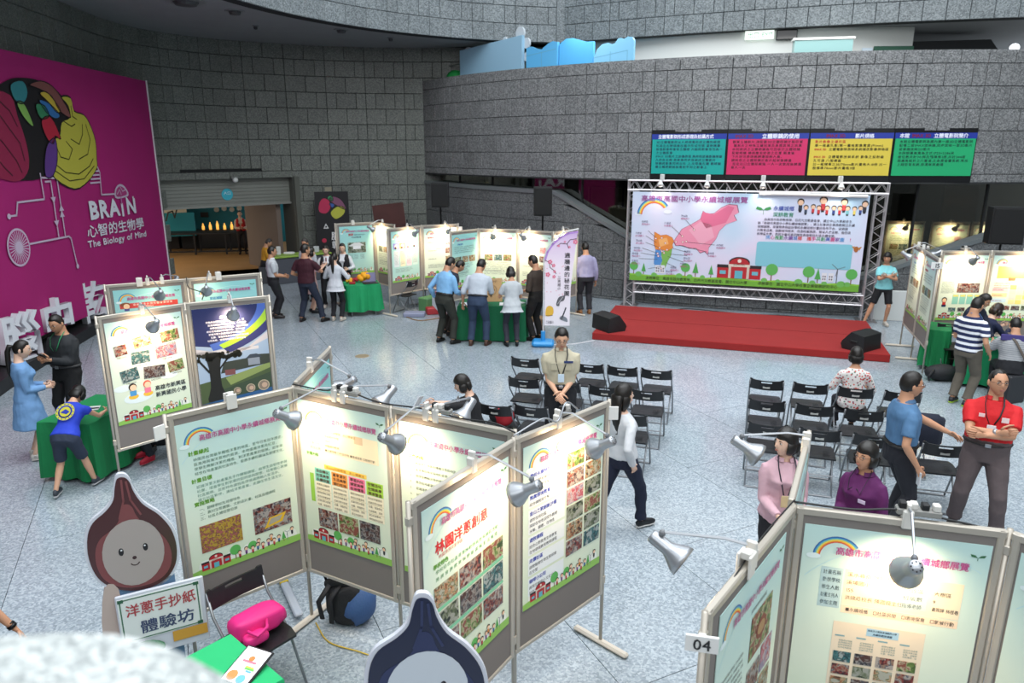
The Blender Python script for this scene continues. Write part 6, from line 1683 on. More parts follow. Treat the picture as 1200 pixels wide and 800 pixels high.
for k, (x, y, s) in enumerate([(-2.85, 13.1, 1), (1.42, 8.35, 1)]):
    t = thing('floor_cover', ['brass floor cover on the open floor left of centre', 'brass floor cover beside the walking woman'][k], 'floor cover', (x, y, 0))
    MB().lathe([(0, .003), (.13, .003), (.135, 0)], 20).build('cover_plate', mat('brass_cover', '#a89478', .4, .3), t)
cable([(3.0, 17.3, .01), (3.9, 17.15, .01), (4.4, 17.25, .01), (5.5, 16.7, .01), (6.5, 16.5, .01), (7.6, 16.0, .01)], 'black cable lying behind the stage under the truss', .012)
cable([(-2.5, 16.4, .01), (-2.1, 16.0, .01), (-1.6, 16.3, .01), (-1.3, 16.1, .01)], 'tangled cable on the floor under the far boards', .012, mat('tan_cable', '#8a6a44', .6))
cable([(.70, 13.9, .006), (1.2, 13.95, .006), (1.7, 14.25, .006)], 'white cable on the floor from the blue flag base to the stage', .008, mat('white_cord', '#dcd8dc', .6))
for k, (x, y, w, d, h, c, l) in enumerate([(-2.3, 16.5, .5, .3, .10, '#8a8fa8', 'low grey box under the far boards'), (-1.9, 16.75, .3, .25, .16, '#b0343a', 'red box under the far boards'), (-1.6, 16.35, .12, .12, .14, '#e0602a', 'small orange cup on the floor under the far boards'),
                                       (-2.0, 17.1, .5, .3, .35, '#5a8a5a', 'green crate behind the far boards'), (-1.75, 17.3, .4, .3, .42, '#c04a7a', 'pink bag under the far boards'), (.55, 15.1, .3, .3, .3, '#8a6a4a', 'brown box behind the brown-shirted man'), (.45, 14.9, .2, .2, .22, '#c8c0c8', 'pale paper bag near the flag base'),
                                       (8.05, 12.5, .3, .25, .4, '#1c1d20', 'black bag under the slanted right boards')]):
    bx('storage_box', x, y, 0, w, d, h, .3 * k, c, l, 'box', .02)

# ================================================================== cherry-blossom flag with water base
t = thing('feather_flag', 'white feather flag with cherry blossoms and vertical characters on a blue base', 'flag', (.62, 13.85, 0), radians(-4))
MB().rbox((0, 0, .06), (.44, .36, .11), .04).build('water_base', mat('base_blue', '#2f8fd0', .4), t)
MB().tube([(0, 0, .1), (0, 0, .30)], .045, 10).build('socket', mat('base_blue', '#2f8fd0', .4), t)
MB().tube([(0, 0, .2), (0, 0, 1.75), (.06, 0, 1.95), (.2, 0, 2.12), (.38, 0, 2.26), (.66, 0, 2.33)], .012, 6).build('pole', mat('pole_white', '#d8dadc', .4), t)
fl = [(.02, .42), (.52, .42), (.53, 1.2), (.64, 2.29), (.45, 2.26), (.30, 2.18), (.16, 2.05), (.06, 1.90), (.02, 1.74)]
fm = bpy.data.materials.new('flag_sheet'); fm.use_nodes = True
nt = fm.node_tree; b_ = nt.nodes['Principled BSDF']; b_.inputs['Roughness'].default_value = .7
tc = nt.nodes.new('ShaderNodeTexCoord'); sp = nt.nodes.new('ShaderNodeSeparateXYZ'); nt.links.new(tc.outputs['Object'], sp.inputs[0])
mr = nt.nodes.new('ShaderNodeMapRange'); mr.inputs['From Max'].default_value = 2.3; nt.links.new(sp.outputs['Z'], mr.inputs['Value'])
r_ = ramp_node(nt, [(0, '#e6e2e6'), (.7, '#ecdde8'), (.9, '#dcc4e0'), (1, '#c4a2d4')]); nt.links.new(mr.outputs[0], r_.inputs['Fac']); nt.links.new(r_.outputs['Color'], b_.inputs['Base Color'])
MB().prism(fl, -.006, .004).build('flag_sheet', fm, t)
P = Print(.001)
P.line([(.03, 1.74), (.07, 1.88), (.17, 2.03), (.31, 2.16), (.46, 2.24), (.63, 2.27)], .035, '#b48ad0', 2)
for pts in ([(.02, 1.72), (.10, 1.68), (.12, 1.58), (.20, 1.52), (.24, 1.46)], [(.10, 1.68), (.18, 1.62)], [(.25, 2.0), (.32, 2.05), (.44, 2.04), (.5, 2.12), (.62, 2.14)], [(.44, 2.04), (.47, 1.96)]): P.line(pts, .012, '#4a3034', 3)
q = random.Random(5)
def blossom(x, z, r):
    for k in range(5): P.disc(x + r * cos(k * 1.257), z + r * sin(k * 1.257), r * .62, '#e0708e', 4, 8)
    P.disc(x, z, r * .35, '#f6c8d0', 5, 8)
for x, z, r in ((.12, 1.69, .028), (.08, 1.44, .03), (.19, 1.62, .022), (.20, 1.40, .022), (.21, 1.5, .018), (.60, 2.08, .03), (.28, 2.0, .015), (.49, 1.98, .015), (.4, 2.08, .013)): blossom(x, z, r)
for k in range(16): P.disc(.06 + .4 * q.random(), .95 + .7 * q.random(), .008, '#d8607c', 4, 6)
P.text('遶牆邊的秘花園', .395, 1.78, .105, '#3c3a40', 5, vertical=True, sp=1.06, bold=.03)
P.text('三民國小', .27, 1.36, .065, '#5a565c', 5, vertical=True, bold=.02)
P.blob([(.25, .84), (.29, .98), (.36, 1.02), (.42, 1.02), (.40, .93), (.33, .90), (.31, .82)], '#5c5a60', 4); P.line([(.28, .86), (.38, 1.0)], .012, '#b8b4b8', 5)
P.blob([(.04, .66), (.06, .78), (.12, .82), (.19, .78), (.20, .68), (.16, .62), (.06, .61)], '#e0b040', 4); P.line([(.05, .62), (.18, .63)], .01, '#6a5020', 5)
P.line([(.44, .78), (.40, .66), (.36, .56)], .025, '#3c4048', 4); P.blob([(.32, .56), (.36, .62), (.46, .58), (.48, .50), (.40, .52)], '#7a8088', 4)
P.text('三民國小', .05, .46, .07, '#3c3a40', 5, width=.16)
P.build('flag_print', t, (0, -.0065, 0))

# ================================================================== onion cut-outs
def onion_profile(w, h, cx=0, z0=0, lean=.0):
    pts = [(-.06, 1.0), (.02, 1.0), (.07, .95), (.10, .86), (.18, .74), (.34, .62), (.46, .47), (.5, .30), (.46, .14), (.34, .03), (.15, -.02), (-.1, -.01), (-.3, .06), (-.44, .18), (-.5, .36), (-.48, .54), (-.40, .66), (-.24, .74), (-.14, .82), (-.10, .93)]
    return [(p.x, p.y) for p in smooth_loop([(cx + x * w + lean * z * w, z0 + z * h) for x, z in pts], 4)]
def onion(x, y, rz, label, w, h, z0, dark, skin, face, sign=None, tilt=0.0, base_cols=None):
    t = thing('onion_cutout', label, 'cut-out', (x, y, 0), rz)
    edge = mat('cutout_edge', '#c9ccd6', .45)
    MB().prism(onion_profile(w * 1.07, h * 1.05, 0, z0 - .015), .0, .03).build('board_rim', edge, t)
    MB().prism(onion_profile(w, h, 0, z0), -.004, .0).build('onion_shape', mat('onion_' + dark[1:], dark, .25), t)
    P = Print(.0008)
    P.poly([(a * .86, z0 + .02 + (b - z0) * .74) for a, b in onion_profile(w, h, 0, z0)], skin, 1)
    P.disc(0, z0 + h * .33, w * .355, face, 3, 28, rz=h * .30)
    P.line([(-.02 * w, z0 + h * .98), (-.03 * w, z0 + h * .80), (-.10 * w, z0 + h * .66)], .012 * w * 2, skin, 2)
    P.line([(.03 * w, z0 + h * .96), (.05 * w, z0 + h * .80), (.14 * w, z0 + h * .66)], .012 * w * 2, skin, 2)
    for sx in (-1, 1):
        P.disc(sx * w * .14, z0 + h * .36, w * .030, '#1f1c22', 4, 12, rz=w * .055); P.disc(sx * w * .135, z0 + h * .375, w * .012, '#e8e8ee', 5, 8)
    P.disc(0.0, z0 + h * .285, w * .026, '#3a2226', 4, 10); P.band(0, z0 + h * .25, w * .045, w * .06, 200, 340, '#3a2226', 4, 8)
    P.build('painted_face', t, (0, -.0045, 0))
    return t
t = onion(-2.50, 4.22, radians(28), 'brown onion-shaped cut-out with a smiling face holding a handwritten sign, lower left', .51, .80, .95, '#4a2a2c', '#7a4244', '#a49a96')
MB().prism([(-.16, .0), (.22, .0), (.22, .98), (-.16, .98)], .0, .02).build('cutout_body', mat('cut_shirt', '#5a7a9a', .5), t)
MB().prism([(p.x, p.y) for p in smooth_loop([(-.20, 1.0), (-.12, .98), (-.12, .68), (-.18, .58), (-.25, .66)], 3)], -.006, .02).build('cutout_arm', mat('cut_arm', '#b7a59c', .5), t)
MB().rbox((.0, .12, .012), (.4, .3, .02), .005).build('stand_foot', mat('foot_grey', '#8a8c90', .5), t)
s_ = (-.13, .16)
MB().rbox((.12, -.03, .69), (.54, .02, .50), .008).build('sign_board', mat('cutout_edge', '#c9ccd6', .45), t)
MB().box((.11, -.043, .75), (.50, .004, .33)).build('sign_paper', mat('sign_paper', '#d8dedb', .6), t)
P = Print(.0008)
for r_ in ((-.13, .248, .35, .243), ): pass
P.line([(-.125, .245), (.345, .245), (.345, .555), (-.125, .555), (-.125, .245)], .008, '#3f6b52', 1)
for x in (-.125, .335): P.rect(x - .012, .54, x + .022, .565, '#2c5a42', 2); P.rect(x - .012, .235, x + .022, .26, '#2c5a42', 2)
P.text('洋蔥手抄紙', -.10, .43, .098, '#a8454a', 3, width=.43, bold=.03)
P.text('體驗坊', -.03, .285, .105, '#3d4a6a', 3, width=.34, bold=.03)
P.build('sign_writing', t, (0, -.0455, .35))
P = Print(.0008); P.blob([(-.1, .06), (-.12, .14), (.0, .17), (.1, .12), (.08, .06)], '#3f8a5a', 2); P.rect(.16, .10, .38, .18, '#c8963a', 2)
P.build('lower_print', t, (0, -.047, .40))
onion(-.44, 3.14, radians(8), 'navy blue onion-shaped cut-out at the bottom edge, left of the red-heading board', .60, .82, .79, '#141a38', '#2a3358', '#c4ccd4')

# ================================================================== granite rail of the photographer's gallery, close and out of focus
gp = smooth_loop([(-.42, -.60), (-.42, .005), (-.30, .035), (-.20, .045), (-.13, .035), (-.06, -.01), (-.0, -.06), (.05, -.12), (.08, -.60)], 4)
MB().prism([(p.x, p.y) for p in gp], -.10, .05).build('trim_5', CAP_M, None, (-.165, .46, CAM_H - .430), smooth=False)['kind'] = 'structure'

# ================================================================== people
SKIN = {'a': mat('skin_light', '#d4a587', .55), 'b': mat('skin_tan', '#bf8d6e', .55), 'c': mat('skin_fair', '#dfb69e', .55)}
HAIR = mat('hair_black', '#17130f', .42, spec=.5); HAIRG = mat('hair_dark_grey', '#3a3734', .6)
LIP = mat('lips', '#b5776a', .5); EYEW = mat('eye_white', '#dcd6d0', .4); IRIS = mat('eye_dark', '#1b120e', .25)
LEATH = mat('shoe_black', '#1a1817', .4); WATCH = mat('watch_steel', '#a8abb0', .3, .7)

def remesh(mb, vox, smooth=2):
    me = mb.mesh('tmp', [])
    bm = bmesh.new(); bm.from_mesh(me); bmesh.ops.recalc_face_normals(bm, faces=bm.faces[:]); bm.to_mesh(me); bm.free()
    o = bpy.data.objects.new('tmp', me); COL.objects.link(o)
    m = o.modifiers.new('r', 'REMESH'); m.mode = 'VOXEL'; m.voxel_size = vox
    s = o.modifiers.new('s', 'SMOOTH'); s.factor = .6; s.iterations = smooth
    dg = bpy.context.evaluated_depsgraph_get()
    out = bpy.data.meshes.new_from_object(o.evaluated_get(dg))
    bpy.data.objects.remove(o); bpy.data.meshes.remove(me)
    return out

def mesh_join(name, base, extra, mats_):
    """base mesh (slot 0) plus an MB with its own slots"""
    vs = [tuple(v.co) for v in base.vertices] if base else []; fs = [tuple(p.vertices) for p in base.polygons] if base else []
    k = len(vs); mi = [0] * len(fs)
    vs += [tuple(v) for v in extra.v]; fs += [tuple(i + k for i in f) for f in extra.f]; mi += extra.m
    me = bpy.data.meshes.new(name); me.from_pydata(vs, [], fs)
    for m in mats_: me.materials.append(m)
    me.polygons.foreach_set('material_index', mi); me.polygons.foreach_set('use_smooth', [True] * len(fs)); me.update()
    return me

def head_grid(n=22, m=28):
    """directions of the head grid: z angle and azimuth (0 = face)"""
    out = []
    for i in range(n + 1):
        ph = -pi / 2 + pi * i / n
        for k in range(m): out.append((ph, 2 * pi * k / m))
    fs = []
    for i in range(n):
        for k in range(m):
            a = i * m + k; b = i * m + (k + 1) % m
            fs.append((a, a + m, b + m, b))
    return out, fs, n, m
HG, HF, HN, HM = head_grid()
def head_point(ph, az, fem=False):
    a, b, c = .073, .093, .116
    x = a * cos(ph) * sin(az); y = b * cos(ph) * cos(az); z = c * sin(ph)
    if z < 0:
        t = -z / c
        x *= 1 - (.36 if fem else .28) * t ** 1.4
        y *= (1 - .06 * t) if y > 0 else (1 - .42 * t)
        if y > 0: y += .010 * t
    if y > 0:
        f = cos(az) ** 2 * cos(ph)
        g = lambda u, s: exp(-(u / s) ** 2)
        y += .024 * g(x, .011) * (g(z + .020, .016) + .5 * g(z - .002, .016)) * (cos(az) > 0)
        y -= .007 * g(abs(x) - .031, .015) * g(z - .010, .013)
        y += .004 * g(z - .034, .012) * g(x, .05)
        y += .006 * g(x, .022) * g(z + .055, .010) + .007 * g(x, .022) * g(z + .098, .016)
        y -= .003 * g(x, .02) * g(z + .074, .008)
    return Vector((x, y, z))
def sstep(a, b, x):
    t = max(0, min(1, (x - a) / (b - a))); return t * t * (3 - 2 * t)
def make_head(fem, hair, glasses, skin_i=0, hairmat=None):
    """returns MB of the head in slots: 0 skin, 1 lips, 2 eye white, 3 iris, 4 hair (brows) ; and MB of the hair"""
    h = MB()
    h.add([head_point(p, a, fem) for p, a in HG], HF, 0)
    for s in (-1, 1):
        h.ball((s * .074, -.008, -.004), (.010, .018, .030), 8, 6, 0)
        h.ball((s * .031, .0815, .008), (.0135, .007, .0058), 8, 6, 2)
        h.ball((s * .031, .0868, .0078), (.0056, .0028, .0052), 8, 5, 3)
        h.tube([(s * .016, .0905, .026), (s * .03, .0915, .031), (s * .046, .085, .027)], [(.002, .003), (.0025, .0038), (.0015, .002)], 5, 4)
        h.tube([(s * .018, .088, .0135), (s * .031, .0905, .0155), (s * .045, .084, .0125)], [(.001, .0016)] * 3, 4, 4)
    h.ball((0, .0910, -.0535), (.020, .007, .0030), 10, 5, 1); h.ball((0, .0900, -.0600), (.016, .007, .0036), 10, 5, 1)
    hb = MB()
    style = hair
    if style != 'none':
        vs = []
        for p, a in HG:
            q = head_point(p, a, fem); az = abs((a + pi) % (2 * pi) - pi) * 180 / pi
            front = {'short': .066, 'bald': .088, 'bob': .045, 'long': .050, 'pony': .070, 'fringe': .036, 'crew': .068}[style]
            if az < 45: zl = front
            elif az < 75: zl = front + (.012 - front) * (az - 45) / 30
            elif az < 100: zl = .010 if style in ('short', 'bald', 'crew') else -.03
            else: zl = -.035 - .03 * sstep(100, 150, az)
            th = {'short': .017, 'bald': .008, 'bob': .026, 'long': .020, 'pony': .012, 'fringe': .024, 'crew': .011}[style]
            k = sstep(zl - .006, zl + .010, q.z)
            nn = noise.noise(q * 38) * .004 + noise.noise(q * 90) * .003
            top = sstep(.02, .10, q.z)
            r = (-.006) * (1 - k) + k * (th * (.55 + .45 * top) + nn)
            vs.append(q + q.normalized() * r)
        hb.add(vs, HF)
        if style in ('bob', 'fringe'):
            for s in (-1, 1):
                hb.tube([(s * .050, .012, .05), (s * .082, .004, .0), (s * .076, .006, -.055), (s * .062, .012, -.082)], [(.006, .02), (.019, .048), (.018, .046), (.008, .03)], 10, flat=(1, 0, 0))
            hb.tube([(0, -.03, .06), (0, -.070, .0), (0, -.066, -.06), (0, -.05, -.095)], [(.04, .02), (.082, .038), (.078, .036), (.05, .02)], 12, flat=(1, 0, 0))
        if style == 'long':
            for s in (-1, 1):
                hb.tube([(s * .050, .0, .05), (s * .078, -.01, .0), (s * .074, -.02, -.07), (s * .06, -.04, -.13)], [(.006, .02), (.017, .044), (.02, .04), (.012, .02)], 10, flat=(1, 0, 0))
            hb.tube([(0, -.03, .06), (0, -.080, 0), (0, -.085, -.10), (.01, -.095, -.22), (.02, -.095, -.36), (.02, -.085, -.42)], [(.04, .02), (.085, .042), (.085, .04), (.080, .035), (.055, .026), (.02, .01)], 12, flat=(1, 0, 0))
        if style == 'pony':
            hb.tube([(0, -.085, .03), (0, -.13, .035), (0, -.145, -.04), (.0, -.135, -.16), (0, -.12, -.30), (0, -.115, -.36)], [(.02, .02), (.034, .03), (.042, .032), (.04, .03), (.028, .02), (.008, .006)], 10, flat=(1, 0, 0))
    return h, hb

def ik(root, target, a, b, pole):
    d = target - root; L = d.length
    if L > (a + b) * .999:
        target = root + d * ((a + b) * .999 / L); d = target - root; L = d.length
    L = max(L, abs(a - b) + .01)
    ca = (a * a + L * L - b * b) / (2 * a * L); ca = max(-1, min(1, ca))
    dn = d.normalized(); pp = pole - dn * pole.dot(dn)
    if pp.length < 1e-4: pp = Vector((0, 1, 0))
    pp.normalize()
    return root + dn * (a * ca) + pp * (a * sqrt(1 - ca * ca)), target

def person(label, x, y, rz, h=1.72, sex='m', skin='a', hair='short', hairmat=None, glasses=False, build=1.0, belly=0.0,
           lean=0, yaw=0, head=(0, 0), lh=None, rh=None, lp=None, rp=None, lf=None, rf=None, seat=None,
           top='#8899aa', topmat=None, sleeve='short', tuck=True, hem=None, bottom='#222222', bottommat=None, legs='trousers', shoes='#1a1817',
           belt=None, collar=None, vox=.014, extras=(), group=None, curl=.5, z0=0, placket=False, bare_legs=False, shoe_sole=None):
    s = h / 1.72; fem = sex == 'f'
    t = thing('person', label, 'person', (x, y, z0), radians(rz), group)
    PZ = (seat + .09) if seat is not None else .90 * s
    pel = Vector((0, 0, PZ))
    TM = Matrix.Translation(pel) @ Matrix.Rotation(radians(yaw), 4, 'Z') @ Matrix.Rotation(radians(-lean), 4, 'X')
    B = build
    if fem: secs = [(-.11, .135, .105, 0), (-.02, .168, .118, -.01), (.06, .155, .105, 0), (.16, .125, .092, .0), (.25, .135, .098, .0), (.33, .148, .118, .012), (.40, .152, .098, -.004), (.44, .138, .082, -.010), (.48, .098, .066, -.013), (.515, .062, .055, -.014), (.56, .048, .052, -.008), (.62, .046, .050, 0)]
    else: secs = [(-.11, .140, .110, 0), (-.02, .162, .115, 0), (.08, .158, .110, 0), (.18, .158, .108, 0), (.29, .172, .118, 0), (.37, .176, .115, -.004), (.42, .162, .098, -.010), (.465, .118, .080, -.013), (.505, .076, .068, -.014), (.55, .060, .062, -.008), (.62, .056, .058, 0)]
    def torso(mb, z_lo, z_hi, grow, flare=0.0, n=20, slot=0, drop_neck=False):
        pts = []; 
        zs = [q for q in secs if z_lo < q[0] < z_hi]
        def at(z):
            for a, b in zip(secs, secs[1:]):
                if a[0] <= z <= b[0]:
                    k = (z - a[0]) / (b[0] - a[0]); return tuple(a[i] + (b[i] - a[i]) * k for i in range(4))
            return (z,) + (secs[0] if z < secs[0][0] else secs[-1])[1:]
        lst = [at(z_lo)] + zs + [at(z_hi)]
        vs = []; fs = []
        for z, rx, ry, oy in lst:
            bl = belly * exp(-((z - .14) / .12) ** 2)
            g = grow + flare * max(0, (.2 - z))
            for k in range(n):
                a = 2 * pi * k / n; cx, cy = cos(a), sin(a)
                r_x = (rx * (B if z < .48 else 1) + g + bl * .4); r_y = (ry * (B if z < .48 else 1) + g)
                px = r_x * math.copysign(abs(cx) ** .85, cx); py = r_y * math.copysign(abs(cy) ** .85, cy) + oy + (bl if cy > 0 else 0) * max(cy, 0)
                if fem and cy > 0 and .26 < z < .40: py += .022 * exp(-((abs(px) - .065) / .04) ** 2)
                vs.append(TM @ Vector((px * s, py * s, z * s)))
        m = len(lst)
        for i in range(m - 1):
            for k in range(n): fs.append((i * n + k, i * n + (k + 1) % n, (i + 1) * n + (k + 1) % n, (i + 1) * n + k))
        fs.append(tuple(reversed(range(n)))); fs.append(tuple(range((m - 1) * n, m * n)))
        mb.add(vs, fs, slot)
    sw = (.155 if fem else .178) * s * (.5 + .5 * B)
    arms = {}
    for side, tgt, pole in ((-1, lh, lp), (1, rh, rp)):
        sh = TM @ Vector((side * sw, -.012 * s, .408 * s))
        tg = Vector(tgt) * 1.0 if tgt is not None else Vector((side * (sw + .075 * s), .04, sh.z - .52 * s))
        tg = Vector((tg.x, tg.y, tg.z))
        po = Vector(pole) if pole is not None else Vector((side * .5, -1, -.4))
        el, wr = ik(sh, tg, .285 * s, .255 * s, po)
        arms[side] = (sh, el, wr)
    lg = {}
    for side, tgt in ((-1, lf), (1, rf)):
        hp = TM @ Vector((side * .088 * s, 0, -.03 * s)) if seat is None else pel + Vector((side * .09 * s, .02, -.02))
        if seat is not None:
            tg = Vector(tgt) if tgt else Vector((side * .11, .44 * s, .09)); pole = Vector((side * .1, .5, 1))
        else:
            tg = Vector(tgt) if tgt else Vector((side * .105 * s, -.02, .085)); pole = Vector((side * .12, 1, 0))
        kn, an = ik(hp, tg, .425 * s, .405 * s, pole)
        lg[side] = (hp, kn, an)
    R = s * (.92 if fem else 1) * (.45 + .55 * B)
    def arm(mb, side, k0, grow, flare=0.0, cuff=None, slot=0):
        """from the shoulder to fraction k0 (1 = elbow, 2 = wrist)"""
        sh, el, wr = arms[side]
        prof = [(0, .040), (.15, .048), (.4, .047), (.8, .040), (1.0, .038), (1.25, .039), (1.6, .032), (2.0, .025)]
        pts, rad = [sh + (Vector((0, 0, 0)) - Vector((side * .03 * s, 0, -.005)))], [.050 * R + grow]
        pts = [sh - Vector((side * .05 * s, 0, -.012 * s))]; rad = [.030 * R + grow]
        def P_(k): return sh.lerp(el, k) if k <= 1 else el.lerp(wr, k - 1)
        ks = [p for p in prof if p[0] < k0 - .02]
        for k, r in ks: pts.append(P_(k)); rad.append(r * R + grow + flare * k)
        def rr(k):
            for a, b in zip(prof, prof[1:]):
                if a[0] <= k <= b[0]: return a[1] + (b[1] - a[1]) * (k - a[0]) / (b[0] - a[0])
            return prof[-1][1]
        pts.append(P_(k0)); rad.append(rr(k0) * R + grow + flare * k0)
        mb.tube(pts, rad, 10, slot)
    def leg(mb, side, k0, grow, straight=0.0, slot=0):
        hp, kn, an = lg[side]
        prof = [(0, .092), (.4, .078), (.85, .058), (1.0, .054), (1.35, .056), (1.7, .042), (2.0, .036)]
        def P_(k): return hp.lerp(kn, k) if k <= 1 else kn.lerp(an, k - 1)
        pts = [P_(0) + Vector((0, 0, .03))]; rad = [.088 * R + grow]
        for k, r in prof:
            if k <= k0: pts.append(P_(k)); rad.append(max(r * R + grow, straight))
        if prof[-1][0] > k0: pts.append(P_(k0)); rad.append(max(.056 * R + grow, straight))
        mb.tube(pts, rad, 12, slot)
    # --- body, one surface
    body = MB()
    torso(body, -.11, .62, 0)
    fingers = MB()
    for side in (-1, 1):
        arm(body, side, 2.0, 0); leg(body, side, 2.0, 0)
        sh, el, wr = arms[side]
        d = (wr - el).normalized()
        # palm turned towards the body
        inn = Vector((0, -.02, wr.z)) - wr; inn = inn.normalized(); inn = inn - d * inn.dot(d)
        if inn.length < .2: inn = Vector((0, 0, -1)) - d * d.z * -1; inn = inn - d * inn.dot(d)
        inn.normalize(); wv = d.cross(inn)
        if wv.dot(Vector((0, 1, .5))) < 0: wv = -wv       # thumb side forward / up
        hs = s * (.92 if fem else 1)
        pc = wr + d * .045 * hs
        body.tube([wr - d * .01, wr + d * .02 * hs, wr + d * .06 * hs, wr + d * .088 * hs], [(.024 * hs, .020 * hs), (.034 * hs, .016 * hs), (.040 * hs, .014 * hs), (.036 * hs, .011 * hs)], 10, flat=tuple(wv))
        for q, (off, ln) in enumerate(((.030, .070), (.010, .080), (-.010, .075), (-.029, .058))):
            p = wr + d * .080 * hs + wv * off * hs; pts = [p]; dd = d.copy()
            for seg in range(3):
                ang = curl * (.35 + .55 * seg) * (1 + .1 * q)
                dd = (d * cos(ang) + inn * sin(ang)).normalized(); pts.append(pts[-1] + dd * ln * hs * (.42, .32, .26)[seg])
            fingers.tube(pts, [.0088 * hs, .0085 * hs, .0075 * hs, .0055 * hs], 6)
        p = wr + d * .025 * hs + wv * .030 * hs
        fingers.tube([p, p + (wv * .6 + d * .6 + inn * .3) * .035 * hs, p + (wv * .55 + d * 1.0 + inn * .7) * .055 * hs, p + (wv * .45 + d * 1.4 + inn * 1.0) * .06 * hs], [.012 * hs, .0105 * hs, .009 * hs, .006 * hs], 6)
        # feet
        if bare_legs or legs in ('skirt', 'shorts'): pass
    bm_ = remesh(body, vox)
    # --- head
    hd, hb = make_head(fem, hair, glasses)
    nk = TM @ Vector((0, .004 * s, .545 * s))
    hs = s * (1.06 if h > 1.45 else 1.08 + .12 * (1.45 - h))
    HMx = Matrix.Translation(nk) @ Matrix.Rotation(radians(yaw * .0 + head[0]), 4, 'Z') @ Matrix.Rotation(radians(-lean * .55 + head[1]), 4, 'X') @ Matrix.Scale(hs, 4) @ Matrix.Translation((0, .018, .108))
    allx = MB()
    allx.add([tuple(HMx @ Vector(v)) for v in hd.v], hd.f, 0); allx.m = list(hd.m)
    allx.add(fingers.v, fingers.f, 0)
    sk = SKIN[skin]
    me = mesh_join('body', bm_, allx, [sk, LIP, EYEW, IRIS, HAIR])
    place('body', me, t)
    if hair != 'none': MB().add([tuple(HMx @ Vector(v)) for v in hb.v], hb.f).build('hair', hairmat or HAIR, t, smooth=True)
    if glasses:
        g = MB()
        for sd in (-1, 1):
            g.tube([(sd * (.031 + .019 * cos(k * pi / 5)), .101, .006 + .014 * sin(k * pi / 5)) for k in range(11)], .0016, 4, caps=False)
            g.tube([(sd * .050, .098, .010), (sd * .076, .0, .008)], .0014, 4)
        g.tube([(-.012, .103, .010), (.012, .103, .010)], .0014, 4)
        MB().add([tuple(HMx @ Vector(v)) for v in g.v], g.f).build('glasses', mat('glasses_frame', '#2a2628', .3, .3), t)
    # --- lower garment
    bm2 = bottommat or mat('cloth_' + bottom[1:], bottom, .85, var=.06, scale=14, bump=.25, bscale=28)
    def emit(nm, mb, m, sm=2, v=vox):
        me = remesh(mb, v, sm); me.materials.append(m)
        for vert in me.vertices:
            w = noise.noise(vert.co * 9 + Vector((x, y, 0))) * .009 + noise.noise(Vector((vert.co.x * 30, vert.co.y * 30, vert.co.z * 12)) + Vector((y, x, 3))) * .005
            vert.co += Vector((vert.co.x, vert.co.y, 0)).normalized() * w
        me.polygons.foreach_set('use_smooth', [True] * len(me.polygons)); me.update()
        return place(nm, me, t)
    if legs in ('trousers', 'shorts'):
        g = MB(); torso(g, -.12, .115 if tuck else .05, .014)
        for side in (-1, 1): leg(g, side, 1.93 if legs == 'trousers' else .88, .014 if fem else .018, straight=(.052 if fem else .064) * s if legs == 'trousers' else .085 * s)
        emit('trousers' if legs == 'trousers' else 'shorts', g, bm2)
    elif legs == 'skirt':
        g = MB(); torso(g, -.10, .12, .014)
        c0 = pel; 
        if seat is None: g.tube([TM @ Vector((0, 0, -.02)), TM @ Vector((0, 0, -.2 * s)), Vector((0, .0, PZ - .38 * s))], [(.185 * s, .14 * s), (.20 * s, .155 * s), (.215 * s, .165 * s)], 18)
        emit('skirt', g, bm2)
    # --- upper garment
    tm = topmat or mat('cloth_' + top[1:], top, .8, var=.04, scale=14, bump=.25, bscale=24)
    g = MB()
    z_lo = hem if hem is not None else (.075 if tuck else -.09)
    if hem is not None and hem < -.11:
        torso(g, -.11, .495, .018, 0.03)
        g.tube([TM @ Vector((0, 0, .02)), TM @ Vector((0, 0, -.12 * s)), TM @ Vector((0, 0, hem * s))], [(.18 * s, .13 * s), (.215 * s, .17 * s), (.26 * s, .215 * s)], 20)
    else: torso(g, z_lo, .495, .014, .0 if tuck else .05)
    if sleeve != 'none':
        k0 = {'short': .72, 'elbow': 1.15, 'long': 1.95, 'cap': .35}[sleeve]
        for side in (-1, 1): arm(g, side, k0, .016 if sleeve != 'long' else .012, flare=.010 if sleeve == 'short' else .002)
    emit('shirt' if hem is None or hem > -.15 else 'dress', g, tm)
    if collar:
        c = MB(); N = 16
        for i in range(N):
            pass
        vs = []; fs = []
        for k in range(N + 1):
            a = radians(110 + 320 * k / N)
            for (r, z) in ((.072, .498), (.062, .532), (.084, .500)):
                vs.append(TM @ Vector((r * s * cos(a) * 1.05, (r * sin(a) + .004) * s - .008, z * s)))
        for k in range(N):
            for j in range(2): fs.append((3 * k + j, 3 * k + 3 + j, 3 * k + 4 + j, 3 * k + 1 + j))
        c.add(vs, fs)
        c.build('collar', mat('cloth_' + collar[1:], collar, .8), t)
    if belt:
        b = MB(); bl = []
        for k in range(21):
            a = 2 * pi * k / 20; py = sin(a)
            bl.append(TM @ Vector((.180 * B * s * cos(a), (.132 * B * py + belly * .6 * max(py, 0)) * s, .075 * s)))
        b.tube(bl, [(.006, .018)] * 21, 6, caps=False, flat=(0, 0, 1)); b.tube(bl, .016, 6, caps=False)
        b.build('belt', mat('belt_' + belt[1:], belt, .5), t)
        MB().rbox((0, 0, 0), (.05, .014, .036), .003).build('buckle', WATCH, t, TM @ Vector((0, (.150 * B + belly * .6) * s, .075 * s)))
